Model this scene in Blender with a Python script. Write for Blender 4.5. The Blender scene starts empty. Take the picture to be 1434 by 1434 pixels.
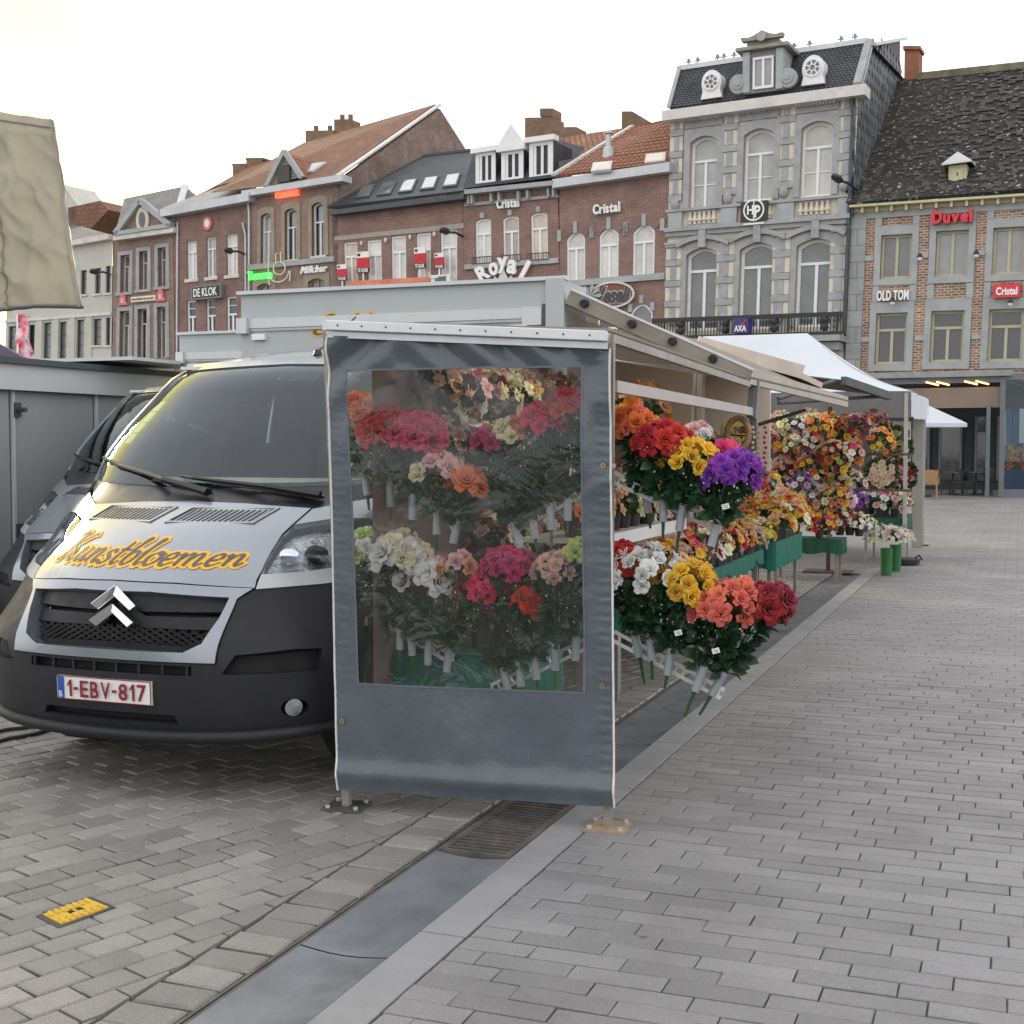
# A market square at dusk: flower stall, silver vans, town houses behind.
import bpy, bmesh, math, random
import numpy as np
from mathutils import Vector as V, Matrix, geometry

# ------------------------------------------------------------------ camera, light, exposure
SC = bpy.context.scene
COL = SC.collection
F, PITCH, CAMZ = 1850.0, math.atan(92 / 1850.0), 1.6      # focal length in photo pixels (1434 wide)
cam_data = bpy.data.cameras.new("camera")
cam = bpy.data.objects.new("camera", cam_data)
COL.objects.link(cam)
cam.location = (0, 0, CAMZ)
cam.rotation_euler = (math.pi / 2 - PITCH, 0, 0)
cam_data.sensor_width = 36.0
cam_data.lens = 36.0 * F / 1434.0
cam_data.clip_start = 0.05
cam_data.clip_end = 2000.0
SC.camera = cam

SUN_EL, SUN_AZ = math.radians(13.0), math.radians(-32.0)   # azimuth measured from +Y towards +X
world = bpy.data.worlds.new("World")
SC.world = world
world.use_nodes = True
wn, wl = world.node_tree.nodes, world.node_tree.links
wn.clear()
w_out = wn.new("ShaderNodeOutputWorld")
w_bg = wn.new("ShaderNodeBackground")
w_sky = wn.new("ShaderNodeTexSky")
w_sky.sky_type = 'NISHITA'
w_sky.sun_disc = False
w_sky.sun_elevation = SUN_EL
w_sky.sun_rotation = SUN_AZ
w_sky.air_density = 1.0
w_sky.dust_density = 3.0
w_sky.ozone_density = 1.0
# thin high cloud: an even pale veil over the clear sky, slightly broken by soft noise
w_mix = wn.new("ShaderNodeMixRGB")
w_mix.blend_type = 'MIX'
w_tc = wn.new("ShaderNodeTexCoord")
w_noise = wn.new("ShaderNodeTexNoise")
w_noise.inputs['Scale'].default_value = 1.6
w_noise.inputs['Detail'].default_value = 5
w_map = wn.new("ShaderNodeMapRange")
w_map.inputs['From Min'].default_value = 0.3
w_map.inputs['From Max'].default_value = 0.7
w_map.inputs['To Min'].default_value = 0.80
w_map.inputs['To Max'].default_value = 0.95
wl.new(w_tc.outputs['Generated'], w_noise.inputs['Vector'])
wl.new(w_noise.outputs['Fac'], w_map.inputs['Value'])
wl.new(w_map.outputs['Result'], w_mix.inputs['Fac'])
wl.new(w_sky.outputs['Color'], w_mix.inputs['Color1'])
# the veil is yellow round the low sun and neutral away from it
w_dot = wn.new("ShaderNodeVectorMath")
w_dot.operation = 'DOT_PRODUCT'
w_dot.inputs[1].default_value = (math.sin(SUN_AZ) * math.cos(SUN_EL), math.cos(SUN_AZ) * math.cos(SUN_EL), math.sin(SUN_EL))
w_glow = wn.new("ShaderNodeMapRange")
w_glow.interpolation_type = 'SMOOTHSTEP'
w_glow.inputs['From Min'].default_value = 0.90
w_glow.inputs['From Max'].default_value = 1.0
w_veil = wn.new("ShaderNodeMixRGB")
w_veil.inputs['Color1'].default_value = (5.3, 5.2, 5.25, 1)
w_veil.inputs['Color2'].default_value = (6.6, 5.6, .75, 1)
wl.new(w_tc.outputs['Generated'], w_dot.inputs[0])
wl.new(w_dot.outputs['Value'], w_glow.inputs['Value'])
wl.new(w_glow.outputs['Result'], w_veil.inputs['Fac'])
wl.new(w_veil.outputs['Color'], w_mix.inputs['Color2'])
wl.new(w_mix.outputs['Color'], w_bg.inputs['Color'])
w_bg.inputs['Strength'].default_value = 0.15
wl.new(w_bg.outputs['Background'], w_out.inputs['Surface'])

sun_data = bpy.data.lights.new("sun", 'SUN')
sun_data.energy = 1.2
sun_data.angle = math.radians(12)
sun_data.color = (1.0, 0.86, 0.66)
sun = bpy.data.objects.new("sun", sun_data)
COL.objects.link(sun)
sun_dir = V((math.sin(SUN_AZ) * math.cos(SUN_EL), math.cos(SUN_AZ) * math.cos(SUN_EL), math.sin(SUN_EL)))
sun.rotation_euler = sun_dir.to_track_quat('Z', 'Y').to_euler()
sun.location = (-20, 20, 30)

SC.view_settings.view_transform = 'Standard'
SC.view_settings.look = 'None'
SC.view_settings.exposure = 1.1
SC.view_settings.gamma = 1.0
SC.view_settings.use_curve_mapping = False
SC.cycles.max_bounces = 8
SC.cycles.transparent_max_bounces = 12
SC.cycles.use_adaptive_sampling = True
SC.cycles.use_denoising = True
SC.cycles.caustics_reflective = False
SC.cycles.caustics_refractive = False

# ------------------------------------------------------------------ where things stand
RND = random.Random(11)
CAM = V((0, 0, CAMZ))
cP, sP = math.cos(PITCH), math.sin(PITCH)


def ray(px, py):
    u = (717 - py) / F
    return V(((px - 717) / F, cP + u * sP, -sP + u * cP))


def on_plane(px, py, pt, n):
    d = ray(px, py)
    return CAM + d * ((pt - CAM).dot(n) / d.dot(n))


def gp(px, py, z=0.0):
    d = ray(px, py)
    return CAM + d * ((z - CAMZ) / d.z)


def dp(px, py, Y):
    d = ray(px, py)
    return CAM + d * (Y / d.y)


def cam_px(p):
    d = p - CAM
    fw = d.y * cP - d.z * sP
    if fw < .2:
        return None
    return 717 + F * d.x / fw, 717 - F * (d.y * sP + d.z * cP) / fw


# the market frame: r across the stall row, a along it (away from the viewer)
ANG = math.radians(21.0)
PR = V((math.cos(ANG), -math.sin(ANG), 0))
PA = V((math.sin(ANG), math.cos(ANG), 0))
ZZ = V((0, 0, 1))


def M(r, a, z=0.0):
    return PR * r + PA * a + ZZ * z


def pa(px, py, a):
    return on_plane(px, py, PA * a, PA)


def pr(px, py, r):
    return on_plane(px, py, PR * r, PR)


# the house row: one long facade line
FU = V((0.8886, -0.4586, 0))
FN = V((-0.4586, -0.8886, 0))
FP0 = V((15.76, 50.0, 0))


def fp(px, py, w=0.0):
    return on_plane(px, py, FP0 + FN * w, FN)


# ------------------------------------------------------------------ materials
MATS = {}


def _mix(nt, a, b, fac):
    n = nt.nodes.new("ShaderNodeMixRGB")
    for s, v in (('Color1', a), ('Color2', b), ('Fac', fac)):
        if hasattr(v, 'links'):
            nt.links.new(v, n.inputs[s])
        elif s == 'Fac':
            n.inputs[s].default_value = v
        else:
            n.inputs[s].default_value = (*v[:3], 1)
    return n.outputs['Color']


def _new(name):
    m = bpy.data.materials.new(name)
    m.use_nodes = True
    nt = m.node_tree
    b = nt.nodes['Principled BSDF']
    return m, nt, b


def _coord(nt, kind='Object'):
    if kind == 'World':
        return nt.nodes.new("ShaderNodeNewGeometry").outputs['Position']
    tc = nt.nodes.new("ShaderNodeTexCoord")
    return tc.outputs[kind]


def _noise(nt, co, scale, detail=4, rough=0.6, dist=0.0, stretch=None):
    n = nt.nodes.new("ShaderNodeTexNoise")
    n.inputs['Scale'].default_value = scale
    n.inputs['Detail'].default_value = detail
    n.inputs['Roughness'].default_value = rough
    n.inputs['Distortion'].default_value = dist
    if stretch:
        mp = nt.nodes.new("ShaderNodeMapping")
        mp.inputs['Scale'].default_value = stretch
        nt.links.new(co, mp.inputs['Vector'])
        co = mp.outputs['Vector']
    nt.links.new(co, n.inputs['Vector'])
    return n.outputs['Fac']


def _ramp(nt, fac, lo, hi, v0=0.0, v1=1.0):
    n = nt.nodes.new("ShaderNodeMapRange")
    n.inputs['From Min'].default_value = lo
    n.inputs['From Max'].default_value = hi
    n.inputs['To Min'].default_value = v0
    n.inputs['To Max'].default_value = v1
    nt.links.new(fac, n.inputs['Value'])
    return n.outputs['Result']


def _bump(nt, b, h, strength, dist=0.01, prev=None):
    n = nt.nodes.new("ShaderNodeBump")
    n.inputs['Strength'].default_value = strength
    n.inputs['Distance'].default_value = dist
    nt.links.new(h, n.inputs['Height'])
    if prev is not None:
        nt.links.new(prev, n.inputs['Normal'])
    nt.links.new(n.outputs['Normal'], b.inputs['Normal'])
    return n.outputs['Normal']


def mat(name, col, rough=0.6, metal=0.0, var=0.18, vscale=3.0, bump=0.0, bscale=40.0, bdist=0.004,
        spec=0.5, coat=0.0, coord='Object', spots=None, dirt=None, rnd=0.0, stretch=None):
    if name in MATS:
        return MATS[name]
    m, nt, b = _new(name)
    co = _coord(nt, coord)
    c = None
    if var > 0:
        f = _noise(nt, co, vscale, 6, 0.65, 0.3, stretch)
        f = _ramp(nt, f, 0.3, 0.7)
        c = _mix(nt, [x * (1 - var) for x in col], [min(1, x * (1 + var)) for x in col], f)
    if dirt:
        dc, dscale, damt = dirt
        f2 = _ramp(nt, _noise(nt, co, dscale, 8, 0.7, 0.6), 0.5, 0.75, 0, damt)
        c = _mix(nt, c if c is not None else col, dc, f2)
    if spots:      # trodden gum and drips
        vo = nt.nodes.new("ShaderNodeTexVoronoi")
        vo.inputs['Scale'].default_value = 2.6
        nt.links.new(co, vo.inputs['Vector'])
        f3 = _ramp(nt, vo.outputs['Distance'], .035, .055, .7, 0)
        c = _mix(nt, c, spots, f3)
        f4 = _ramp(nt, _noise(nt, co, 150, 2, .5), .35, .65)
        c = _mix(nt, c, [x * .45 for x in col], _ramp(nt, f4, 0, 1, .45, 0))
    if rnd > 0:
        oi = nt.nodes.new("ShaderNodeObjectInfo")
        hs = nt.nodes.new("ShaderNodeHueSaturation")
        nt.links.new(_ramp(nt, oi.outputs['Random'], 0, 1, 1 - rnd, 1 + rnd), hs.inputs['Value'])
        if c is None:
            hs.inputs['Color'].default_value = (*col, 1)
        else:
            nt.links.new(c, hs.inputs['Color'])
        c = hs.outputs['Color']
    if c is None:
        b.inputs['Base Color'].default_value = (*col, 1)
    else:
        nt.links.new(c, b.inputs['Base Color'])
    rf = _ramp(nt, _noise(nt, co, vscale * 2.3, 4), 0.3, 0.7, max(0.02, rough - 0.08), min(1, rough + 0.08))
    nt.links.new(rf, b.inputs['Roughness'])
    b.inputs['Metallic'].default_value = metal
    b.inputs['Specular IOR Level'].default_value = spec
    b.inputs['Coat Weight'].default_value = coat
    b.inputs['Coat Roughness'].default_value = 0.06
    if bump > 0:
        _bump(nt, b, _noise(nt, co, bscale, 5, 0.65), bump, bdist)
    MATS[name] = m
    return m


def see_light(m, share):
    """let part of the light through a thin cloth or petal"""
    nt = m.node_tree
    b = nt.nodes['Principled BSDF']
    out = nt.nodes['Material Output']
    tl = nt.nodes.new("ShaderNodeBsdfTranslucent")
    s = b.inputs['Base Color']
    if s.links:
        nt.links.new(s.links[0].from_socket, tl.inputs['Color'])
    else:
        tl.inputs['Color'].default_value = s.default_value
    mx = nt.nodes.new("ShaderNodeMixShader")
    mx.inputs['Fac'].default_value = share
    nt.links.new(b.outputs[0], mx.inputs[1])
    nt.links.new(tl.outputs[0], mx.inputs[2])
    nt.links.new(mx.outputs[0], out.inputs['Surface'])
    return m


def brick_mat(name, c1, c2, mortar, bw=0.22, bh=0.075, mw=0.012, off=0.5, bump=0.6, rough=0.85, stain=None,
              stain_scale=0.5, stain_amt=0.5, speck=None, bias=0.0):
    if name in MATS:
        return MATS[name]
    m, nt, b = _new(name)
    uv = _coord(nt, 'UV')
    t = nt.nodes.new("ShaderNodeTexBrick")
    nt.links.new(uv, t.inputs['Vector'])
    t.inputs['Scale'].default_value = 1.0
    t.inputs['Brick Width'].default_value = bw
    t.inputs['Row Height'].default_value = bh
    t.inputs['Mortar Size'].default_value = mw
    t.inputs['Mortar Smooth'].default_value = 0.2
    t.inputs['Bias'].default_value = bias
    t.offset = off
    t.inputs['Color1'].default_value = (*c1, 1)
    t.inputs['Color2'].default_value = (*c2, 1)
    t.inputs['Mortar'].default_value = (*mortar, 1)
    c = t.outputs['Color']
    f = _ramp(nt, _noise(nt, uv, 0.9, 7, 0.7, 0.4), 0.3, 0.7)
    hs = nt.nodes.new("ShaderNodeHueSaturation")
    nt.links.new(_ramp(nt, f, 0, 1, 0.75, 1.2), hs.inputs['Value'])
    nt.links.new(c, hs.inputs['Color'])
    c = hs.outputs['Color']
    if stain:
        c = _mix(nt, c, stain, _ramp(nt, _noise(nt, uv, stain_scale, 9, 0.75, 0.8), 0.45, 0.75, 0, stain_amt))
    if speck:
        sc, sscale, lo, amt = speck
        c = _mix(nt, c, sc, _ramp(nt, _noise(nt, uv, sscale, 3, 0.6), lo, lo + 0.06, 0, amt))
    nt.links.new(c, b.inputs['Base Color'])
    b.inputs['Roughness'].default_value = rough
    b.inputs['Specular IOR Level'].default_value = 0.3
    inv = nt.nodes.new("ShaderNodeMath")
    inv.operation = 'SUBTRACT'
    inv.inputs[0].default_value = 1.0
    nt.links.new(t.outputs['Fac'], inv.inputs[1])
    _bump(nt, b, inv.outputs['Value'], bump, 0.012)
    MATS[name] = m
    return m


def emit_mat(name, col, strength):
    if name in MATS:
        return MATS[name]
    m, nt, b = _new(name)
    b.inputs['Base Color'].default_value = (*col, 1)
    b.inputs['Emission Color'].default_value = (*col, 1)
    b.inputs['Emission Strength'].default_value = strength
    MATS[name] = m
    return m


def glass_mat(name, tint, refl=0.12, rough=0.02, haze=0.0, hcol=(0.5, 0.5, 0.5), bump=0.0, bscale=3.0):
    """thin sheet: see-through with a fresnel reflection and an optional milky share"""
    if name in MATS:
        return MATS[name]
    m, nt, b = _new(name)
    nt.nodes.remove(b)
    out = nt.nodes['Material Output']
    tr = nt.nodes.new("ShaderNodeBsdfTransparent")
    tr.inputs['Color'].default_value = (*tint, 1)
    gl = nt.nodes.new("ShaderNodeBsdfGlossy")
    gl.inputs['Roughness'].default_value = rough
    gl.inputs['Color'].default_value = (.86, .94, 1, 1)
    lw = nt.nodes.new("ShaderNodeFresnel")
    lw.inputs['IOR'].default_value = 1.45
    fac = _ramp(nt, lw.outputs['Fac'], 0.035, 1.0, refl, 1.0)
    mx = nt.nodes.new("ShaderNodeMixShader")
    nt.links.new(fac, mx.inputs['Fac'])
    last = tr.outputs[0]
    if haze > 0:
        df = nt.nodes.new("ShaderNodeBsdfDiffuse")
        df.inputs['Color'].default_value = (*hcol, 1)
        tl = nt.nodes.new("ShaderNodeBsdfTranslucent")
        tl.inputs['Color'].default_value = (*hcol, 1)
        dm = nt.nodes.new("ShaderNodeMixShader")
        dm.inputs['Fac'].default_value = 0.5
        nt.links.new(df.outputs[0], dm.inputs[1])
        nt.links.new(tl.outputs[0], dm.inputs[2])
        hm = nt.nodes.new("ShaderNodeMixShader")
        hf = _ramp(nt, _noise(nt, _coord(nt, 'Object'), 5.0, 5, 0.7, 1.0), 0.35, 0.75, haze * 0.4, haze * 1.7)
        nt.links.new(hf, hm.inputs['Fac'])
        nt.links.new(tr.outputs[0], hm.inputs[1])
        nt.links.new(dm.outputs[0], hm.inputs[2])
        last = hm.outputs[0]
    nt.links.new(last, mx.inputs[1])
    nt.links.new(gl.outputs[0], mx.inputs[2])
    if bump > 0:
        bp = nt.nodes.new("ShaderNodeBump")
        bp.inputs['Strength'].default_value = bump
        bp.inputs['Distance'].default_value = 0.03
        nt.links.new(_noise(nt, _coord(nt, 'Object'), bscale, 4, 0.6, 0.8), bp.inputs['Height'])
        nt.links.new(bp.outputs['Normal'], gl.inputs['Normal'])
    nt.links.new(mx.outputs[0], out.inputs['Surface'])
    MATS[name] = m
    return m


# ------------------------------------------------------------------ building objects
WLOC = {}


def empty(name, loc, label, cat, group=None):
    o = bpy.data.objects.new(name, None)
    o.empty_display_size = 0.2
    COL.objects.link(o)
    o.location = loc
    WLOC[o.name] = V(loc)
    o['label'] = label
    o['category'] = cat
    if group:
        o['group'] = group
    return o


def tag(o, label, cat, group=None):
    o['label'] = label
    o['category'] = cat
    if group:
        o['group'] = group
    return o


class MB:
    """collects faces in world coordinates, then becomes one mesh object"""

    def __init__(s):
        s.v, s.f = [], []

    def add(s, vs, fs):
        k = len(s.v)
        s.v += [V(x) for x in vs]
        s.f += [tuple(k + i for i in f) for f in fs]
        return s

    def poly(s, pts):
        return s.add(pts, [tuple(range(len(pts)))])

    def hexa(s, b, t):
        """b, t: four corners each, same winding"""
        return s.add(list(b) + list(t), [(3, 2, 1, 0), (4, 5, 6, 7), (0, 1, 5, 4), (1, 2, 6, 5), (2, 3, 7, 6), (3, 0, 4, 7)])

    def box(s, c, ex, ey, ez):
        """centre and three half-axes"""
        c = V(c)
        b = [c - ex - ey - ez, c + ex - ey - ez, c + ex + ey - ez, c - ex + ey - ez]
        t = [p + ez * 2 for p in b]
        return s.hexa(b, t)

    def mbox(s, r0, r1, a0, a1, z0, z1):
        """box in the market frame"""
        b = [M(r0, a0, z0), M(r1, a0, z0), M(r1, a1, z0), M(r0, a1, z0)]
        t = [M(r0, a0, z1), M(r1, a0, z1), M(r1, a1, z1), M(r0, a1, z1)]
        return s.hexa(b, t)

    def prism(s, pts, vec):
        n = len(pts)
        pts = [V(p) for p in pts]
        q = [p + vec for p in pts]
        return s.add(pts + q, [tuple(reversed(range(n))), tuple(range(n, 2 * n))] +
                     [(i, (i + 1) % n, n + (i + 1) % n, n + i) for i in range(n)])

    def bar(s, p, q, w, h=None, up=None):
        p, q = V(p), V(q)
        h = h or w
        d = (q - p).normalized()
        up = V(up) if up is not None else (ZZ if abs(d.z) < 0.9 else PA)
        x = d.cross(up).normalized() * (w / 2)
        y = x.cross(d).normalized() * (h / 2)
        b = [p - x - y, p + x - y, p + x + y, p - x + y]
        t = [k + (q - p) for k in b]
        return s.hexa(b, t)

    def tube(s, path, r, n=8, cap=True):
        path = [V(p) for p in path]
        rs = r if isinstance(r, (list, tuple)) else [r] * len(path)
        k = len(s.v)
        prev = None
        for i, p in enumerate(path):
            d = (path[min(i + 1, len(path) - 1)] - path[max(i - 1, 0)]).normalized()
            if prev is None:
                a = d.cross(ZZ if abs(d.z) < 0.9 else V((1, 0, 0))).normalized()
            else:
                a = (prev - d * prev.dot(d)).normalized()
            prev = a
            bb = d.cross(a)
            for j in range(n):
                t = 2 * math.pi * j / n
                s.v.append(p + (a * math.cos(t) + bb * math.sin(t)) * rs[i])
        for i in range(len(path) - 1):
            for j in range(n):
                j2 = (j + 1) % n
                s.f.append((k + i * n + j, k + i * n + j2, k + (i + 1) * n + j2, k + (i + 1) * n + j))
        if cap:
            s.f.append(tuple(k + j for j in reversed(range(n))))
            e = k + (len(path) - 1) * n
            s.f.append(tuple(e + j for j in range(n)))
        return s

    def grid(s, fn, nu, nv):
        k = len(s.v)
        for j in range(nv + 1):
            for i in range(nu + 1):
                s.v.append(V(fn(i / nu, j / nv)))
        for j in range(nv):
            for i in range(nu):
                a = k + j * (nu + 1) + i
                s.f.append((a, a + 1, a + nu + 2, a + nu + 1))
        return s

    def ball(s, c, r, nu=8, nv=6, sq=(1, 1, 1)):
        c = V(c)
        return s.grid(lambda u, v: c + V((math.cos(2 * math.pi * u) * math.sin(math.pi * v) * sq[0],
                                          math.sin(2 * math.pi * u) * math.sin(math.pi * v) * sq[1],
                                          math.cos(math.pi * v) * sq[2])) * r, nu, nv)

    def mesh(s, name, org, m, smooth=False, uv=True, bevel=0.0):
        me = bpy.data.meshes.new(name)
        org = V(org)
        me.from_pydata([tuple(p - org) for p in s.v], [], s.f)
        if uv and len(s.f) < 60000:
            lay = me.uv_layers.new(name='UVMap')
            for poly in me.polygons:
                n = poly.normal
                h = ZZ.cross(n)
                if h.length < 0.05:
                    h = V(FU)
                h.normalize()
                t = n.cross(h)
                for li in poly.loop_indices:
                    p = s.v[me.loops[li].vertex_index]
                    lay.data[li].uv = (p.dot(h), p.dot(t))
        if isinstance(m, (list, tuple)):
            for x in m:
                me.materials.append(x)
        elif m is not None:
            me.materials.append(m)
        if smooth:
            for p in me.polygons:
                p.use_smooth = True
            if smooth != 'all':
                me.set_sharp_from_angle(angle=math.radians(smooth if smooth is not True else 40))
        return me

    def build(s, name, m, parent=None, smooth=False, loc=None, uv=True, kind=None, label=None, bevel=0.0):
        if parent is not None:
            org = WLOC[parent.name]
        elif loc is not None:
            org = V(loc)
        else:
            xs = [p.x for p in s.v]
            ys = [p.y for p in s.v]
            org = V(((min(xs) + max(xs)) / 2, (min(ys) + max(ys)) / 2, min(p.z for p in s.v)))
        me = s.mesh(name, org, m, smooth, uv)
        o = bpy.data.objects.new(name, me)
        COL.objects.link(o)
        if parent is not None:
            o.parent = parent
        else:
            o.location = org
        WLOC[o.name] = org
        if kind:
            o['kind'] = kind
        if label:
            o['label'] = label
        if bevel > 0:
            md = o.modifiers.new('edge', 'BEVEL')
            md.width = bevel
            md.segments = 2
            md.limit_method = 'ANGLE'
            md.angle_limit = math.radians(40)
        return o


def inst(name, me, parent, loc, rot=None, scale=None, m=None, world=True):
    """one more object that shares mesh data; loc in world coordinates"""
    o = bpy.data.objects.new(name, me)
    COL.objects.link(o)
    if parent is not None:
        o.parent = parent
        o.location = V(loc) - WLOC[parent.name]
    else:
        o.location = loc
    if rot is not None:
        o.rotation_mode = 'QUATERNION'
        o.rotation_quaternion = rot
    if scale is not None:
        o.scale = scale if hasattr(scale, '__len__') else (scale,) * 3
    if m is not None:
        o.material_slots[0].link = 'OBJECT'
        o.material_slots[0].material = m
    WLOC[o.name] = V(loc)
    return o


# ------------------------------------------------------------------ writing
def text2d(txt, offset=0.0, shear=0.0, spacing=1.0):
    cu = bpy.data.curves.new('lettering', 'FONT')
    cu.body = txt
    cu.size = 1.0
    cu.offset = offset
    cu.shear = shear
    cu.space_character = spacing
    cu.resolution_u = 3
    o = bpy.data.objects.new('lettering', cu)
    COL.objects.link(o)
    dg = bpy.context.evaluated_depsgraph_get()
    me = bpy.data.meshes.new_from_object(o.evaluated_get(dg))
    vs = [(v.co.x, v.co.y) for v in me.vertices]
    fs = [tuple(p.vertices) for p in me.polygons]
    bpy.data.objects.remove(o)
    bpy.data.curves.remove(cu)
    bpy.data.meshes.remove(me)
    return norm2d(vs, fs)


def norm2d(vs, fs, box=None):
    if box is None:
        xs, ys = [p[0] for p in vs], [p[1] for p in vs]
        box = (min(xs), min(ys), max(xs), max(ys))
    x0, y0, x1, y1 = box
    return [((x - x0) / (x1 - x0), (y - y0) / (y1 - y0)) for x, y in vs], fs


def solid2d(mb, vf, fn, w0, w1):
    """flat shape (u, v in 0..1) extruded from w0 to w1 through fn(u, v, w)"""
    vs, fs = vf
    n = len(vs)
    mb_v = [fn(u, v, w1) for u, v in vs]
    if w0 is None:
        return mb.add(mb_v, fs)
    cnt = {}
    for f in fs:
        for i in range(len(f)):
            e = (f[i], f[(i + 1) % len(f)])
            cnt[e] = 1
    side = []
    for (a, b) in cnt:
        if (b, a) not in cnt:
            side.append((b, a, n + a, n + b))
    return mb.add(mb_v + [fn(u, v, w0) for u, v in vs], list(fs) + side)


def spline(pts, n=6):
    if len(pts) < 3:
        return pts
    P = [pts[0]] + list(pts) + [pts[-1]]
    out = []
    for i in range(1, len(P) - 2):
        a, b, c, d = P[i - 1], P[i], P[i + 1], P[i + 2]
        for k in range(n):
            t = k / n
            out.append(tuple(0.5 * (2 * b[j] + (c[j] - a[j]) * t + (2 * a[j] - 5 * b[j] + 4 * c[j] - d[j]) * t * t +
                                    (3 * b[j] - a[j] - 3 * c[j] + d[j]) * t ** 3) for j in (0, 1)))
    out.append(pts[-1])
    return out


GLYPH = {
    'K': (0.80, [[(.02, .86), (.12, .97), (.22, .92), (.20, .5), (.16, .05), (.04, -.02)],
                 [(.72, .96), (.60, .90), (.42, .66), (.21, .46)], [(.26, .48), (.42, .36), (.54, .10), (.66, .0), (.78, .10)]]),
    'u': (0.52, [[(0, .40), (.07, .50), (.08, .3), (.09, .08), (.19, 0), (.31, .12), (.38, .3)], [(.39, .5), (.38, .14), (.44, 0), (.54, .12)]]),
    'n': (0.54, [[(0, .40), (.08, .49), (.10, .3), (.09, 0)], [(.10, .22), (.22, .45), (.34, .49), (.38, .36), (.37, .1), (.44, 0), (.54, .12)]]),
    's': (0.40, [[(.34, .41), (.24, .50), (.12, .45), (.12, .36), (.24, .27), (.32, .17), (.26, .03), (.11, 0), (.01, .08)]]),
    't': (0.36, [[(.16, .82), (.12, .3), (.13, .06), (.22, 0), (.36, .12)], [(0, .52), (.32, .54)]]),
    'b': (0.46, [[(.02, .5), (.16, .88), (.20, 1.0), (.13, .97), (.10, .5), (.10, .08)], [(.10, .28), (.20, .46), (.34, .46), (.40, .28), (.33, .07), (.2, 0), (.10, .07)]]),
    'l': (0.30, [[(.02, .4), (.16, .86), (.20, 1.0), (.13, .97), (.10, .6), (.10, .15), (.15, 0), (.30, .12)]]),
    'o': (0.46, [[(.22, .5), (.06, .40), (.03, .2), (.12, .01), (.27, .03), (.40, .25), (.34, .45), (.22, .5), (.30, .42), (.46, .44)]]),
    'e': (0.40, [[(.05, .22), (.24, .26), (.33, .38), (.25, .5), (.11, .44), (.04, .24), (.08, .05), (.2, 0), (.40, .14)]]),
    'm': (0.82, [[(0, .40), (.08, .49), (.10, .3), (.09, 0)], [(.10, .22), (.22, .45), (.33, .49), (.36, .36), (.35, 0)],
                 [(.36, .22), (.48, .45), (.60, .49), (.64, .36), (.63, .1), (.70, 0), (.82, .12)]]),
    'S': (0.62, [[(.56, .80), (.50, .96), (.34, 1.0), (.18, .88), (.22, .68), (.40, .50), (.48, .28), (.38, .05), (.16, 0), (0, .14), (.08, .26)]]),
    'C': (0.62, [[(.52, .78), (.54, .95), (.40, 1.0), (.18, .84), (.08, .5), (.14, .12), (.34, 0), (.56, .16)]]),
    'a': (0.50, [[(.36, .42), (.22, .5), (.06, .34), (.05, .1), (.16, 0), (.30, .14), (.37, .4)], [(.38, .5), (.37, .12), (.42, 0), (.5, .12)]]),
    'i': (0.26, [[(0, .40), (.09, .5), (.09, .12), (.14, 0), (.26, .12)], [(.12, .72), (.16, .76)]]),
    'r': (0.36, [[(0, .40), (.09, .5), (.10, .3), (.09, 0)], [(.10, .25), (.2, .46), (.32, .48)]]),
    'k': (0.46, [[(.02, .4), (.16, .86), (.18, 1.0), (.11, .95), (.10, .5), (.09, 0)], [(.36, .48), (.24, .3), (.12, .24)], [(.14, .26), (.28, .18), (.34, .02), (.46, .1)]]),
    ' ': (0.34, []),
}


def script2d(txt, nib, slant=0.35, angle=35, fat=0.0):
    """brush lettering: a broad nib dragged along each stroke; returns flat pieces, each a hair higher than the last"""
    vs, fs = [], []
    x = 0.0
    na = math.radians(angle)
    hv = (math.cos(na) * nib, math.sin(na) * nib)
    for ch in txt:
        adv, strokes = GLYPH[ch]
        for st in strokes:
            pts = [(x + p[0] + slant * p[1], p[1]) for p in spline(st, 6)]
            for (a, b) in zip(pts[:-1], pts[1:]):
                dx, dy = b[0] - a[0], b[1] - a[1]
                L = math.hypot(dx, dy)
                if L < 1e-6:
                    continue
                nx, ny = -dy / L, dx / L
                half = abs(hv[0] * nx + hv[1] * ny) + 0.018 + fat
                ex, ey = dx / L * (0.012 + fat), dy / L * (0.012 + fat)
                k = len(vs)
                vs += [(a[0] - ex - nx * half, a[1] - ey - ny * half), (b[0] + ex - nx * half, b[1] + ey - ny * half),
                       (b[0] + ex + nx * half, b[1] + ey + ny * half), (a[0] - ex + nx * half, a[1] - ey + ny * half)]
                fs.append((k, k + 1, k + 2, k + 3))
        x += adv * 1.07
    return vs, fs


def inside(p, poly):
    x, y = p
    c = False
    j = len(poly) - 1
    for i in range(len(poly)):
        xi, yi = poly[i]
        xj, yj = poly[j]
        if (yi > y) != (yj > y) and x < (xj - xi) * (y - yi) / (yj - yi) + xi:
            c = not c
        j = i
    return c


def resample(poly, step):
    out = []
    n = len(poly)
    for i in range(n):
        a, b = poly[i], poly[(i + 1) % n]
        k = max(1, int(math.ceil(math.hypot(b[0] - a[0], b[1] - a[1]) / step)))
        for j in range(k):
            out.append((a[0] + (b[0] - a[0]) * j / k, a[1] + (b[1] - a[1]) * j / k))
    return out


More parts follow.
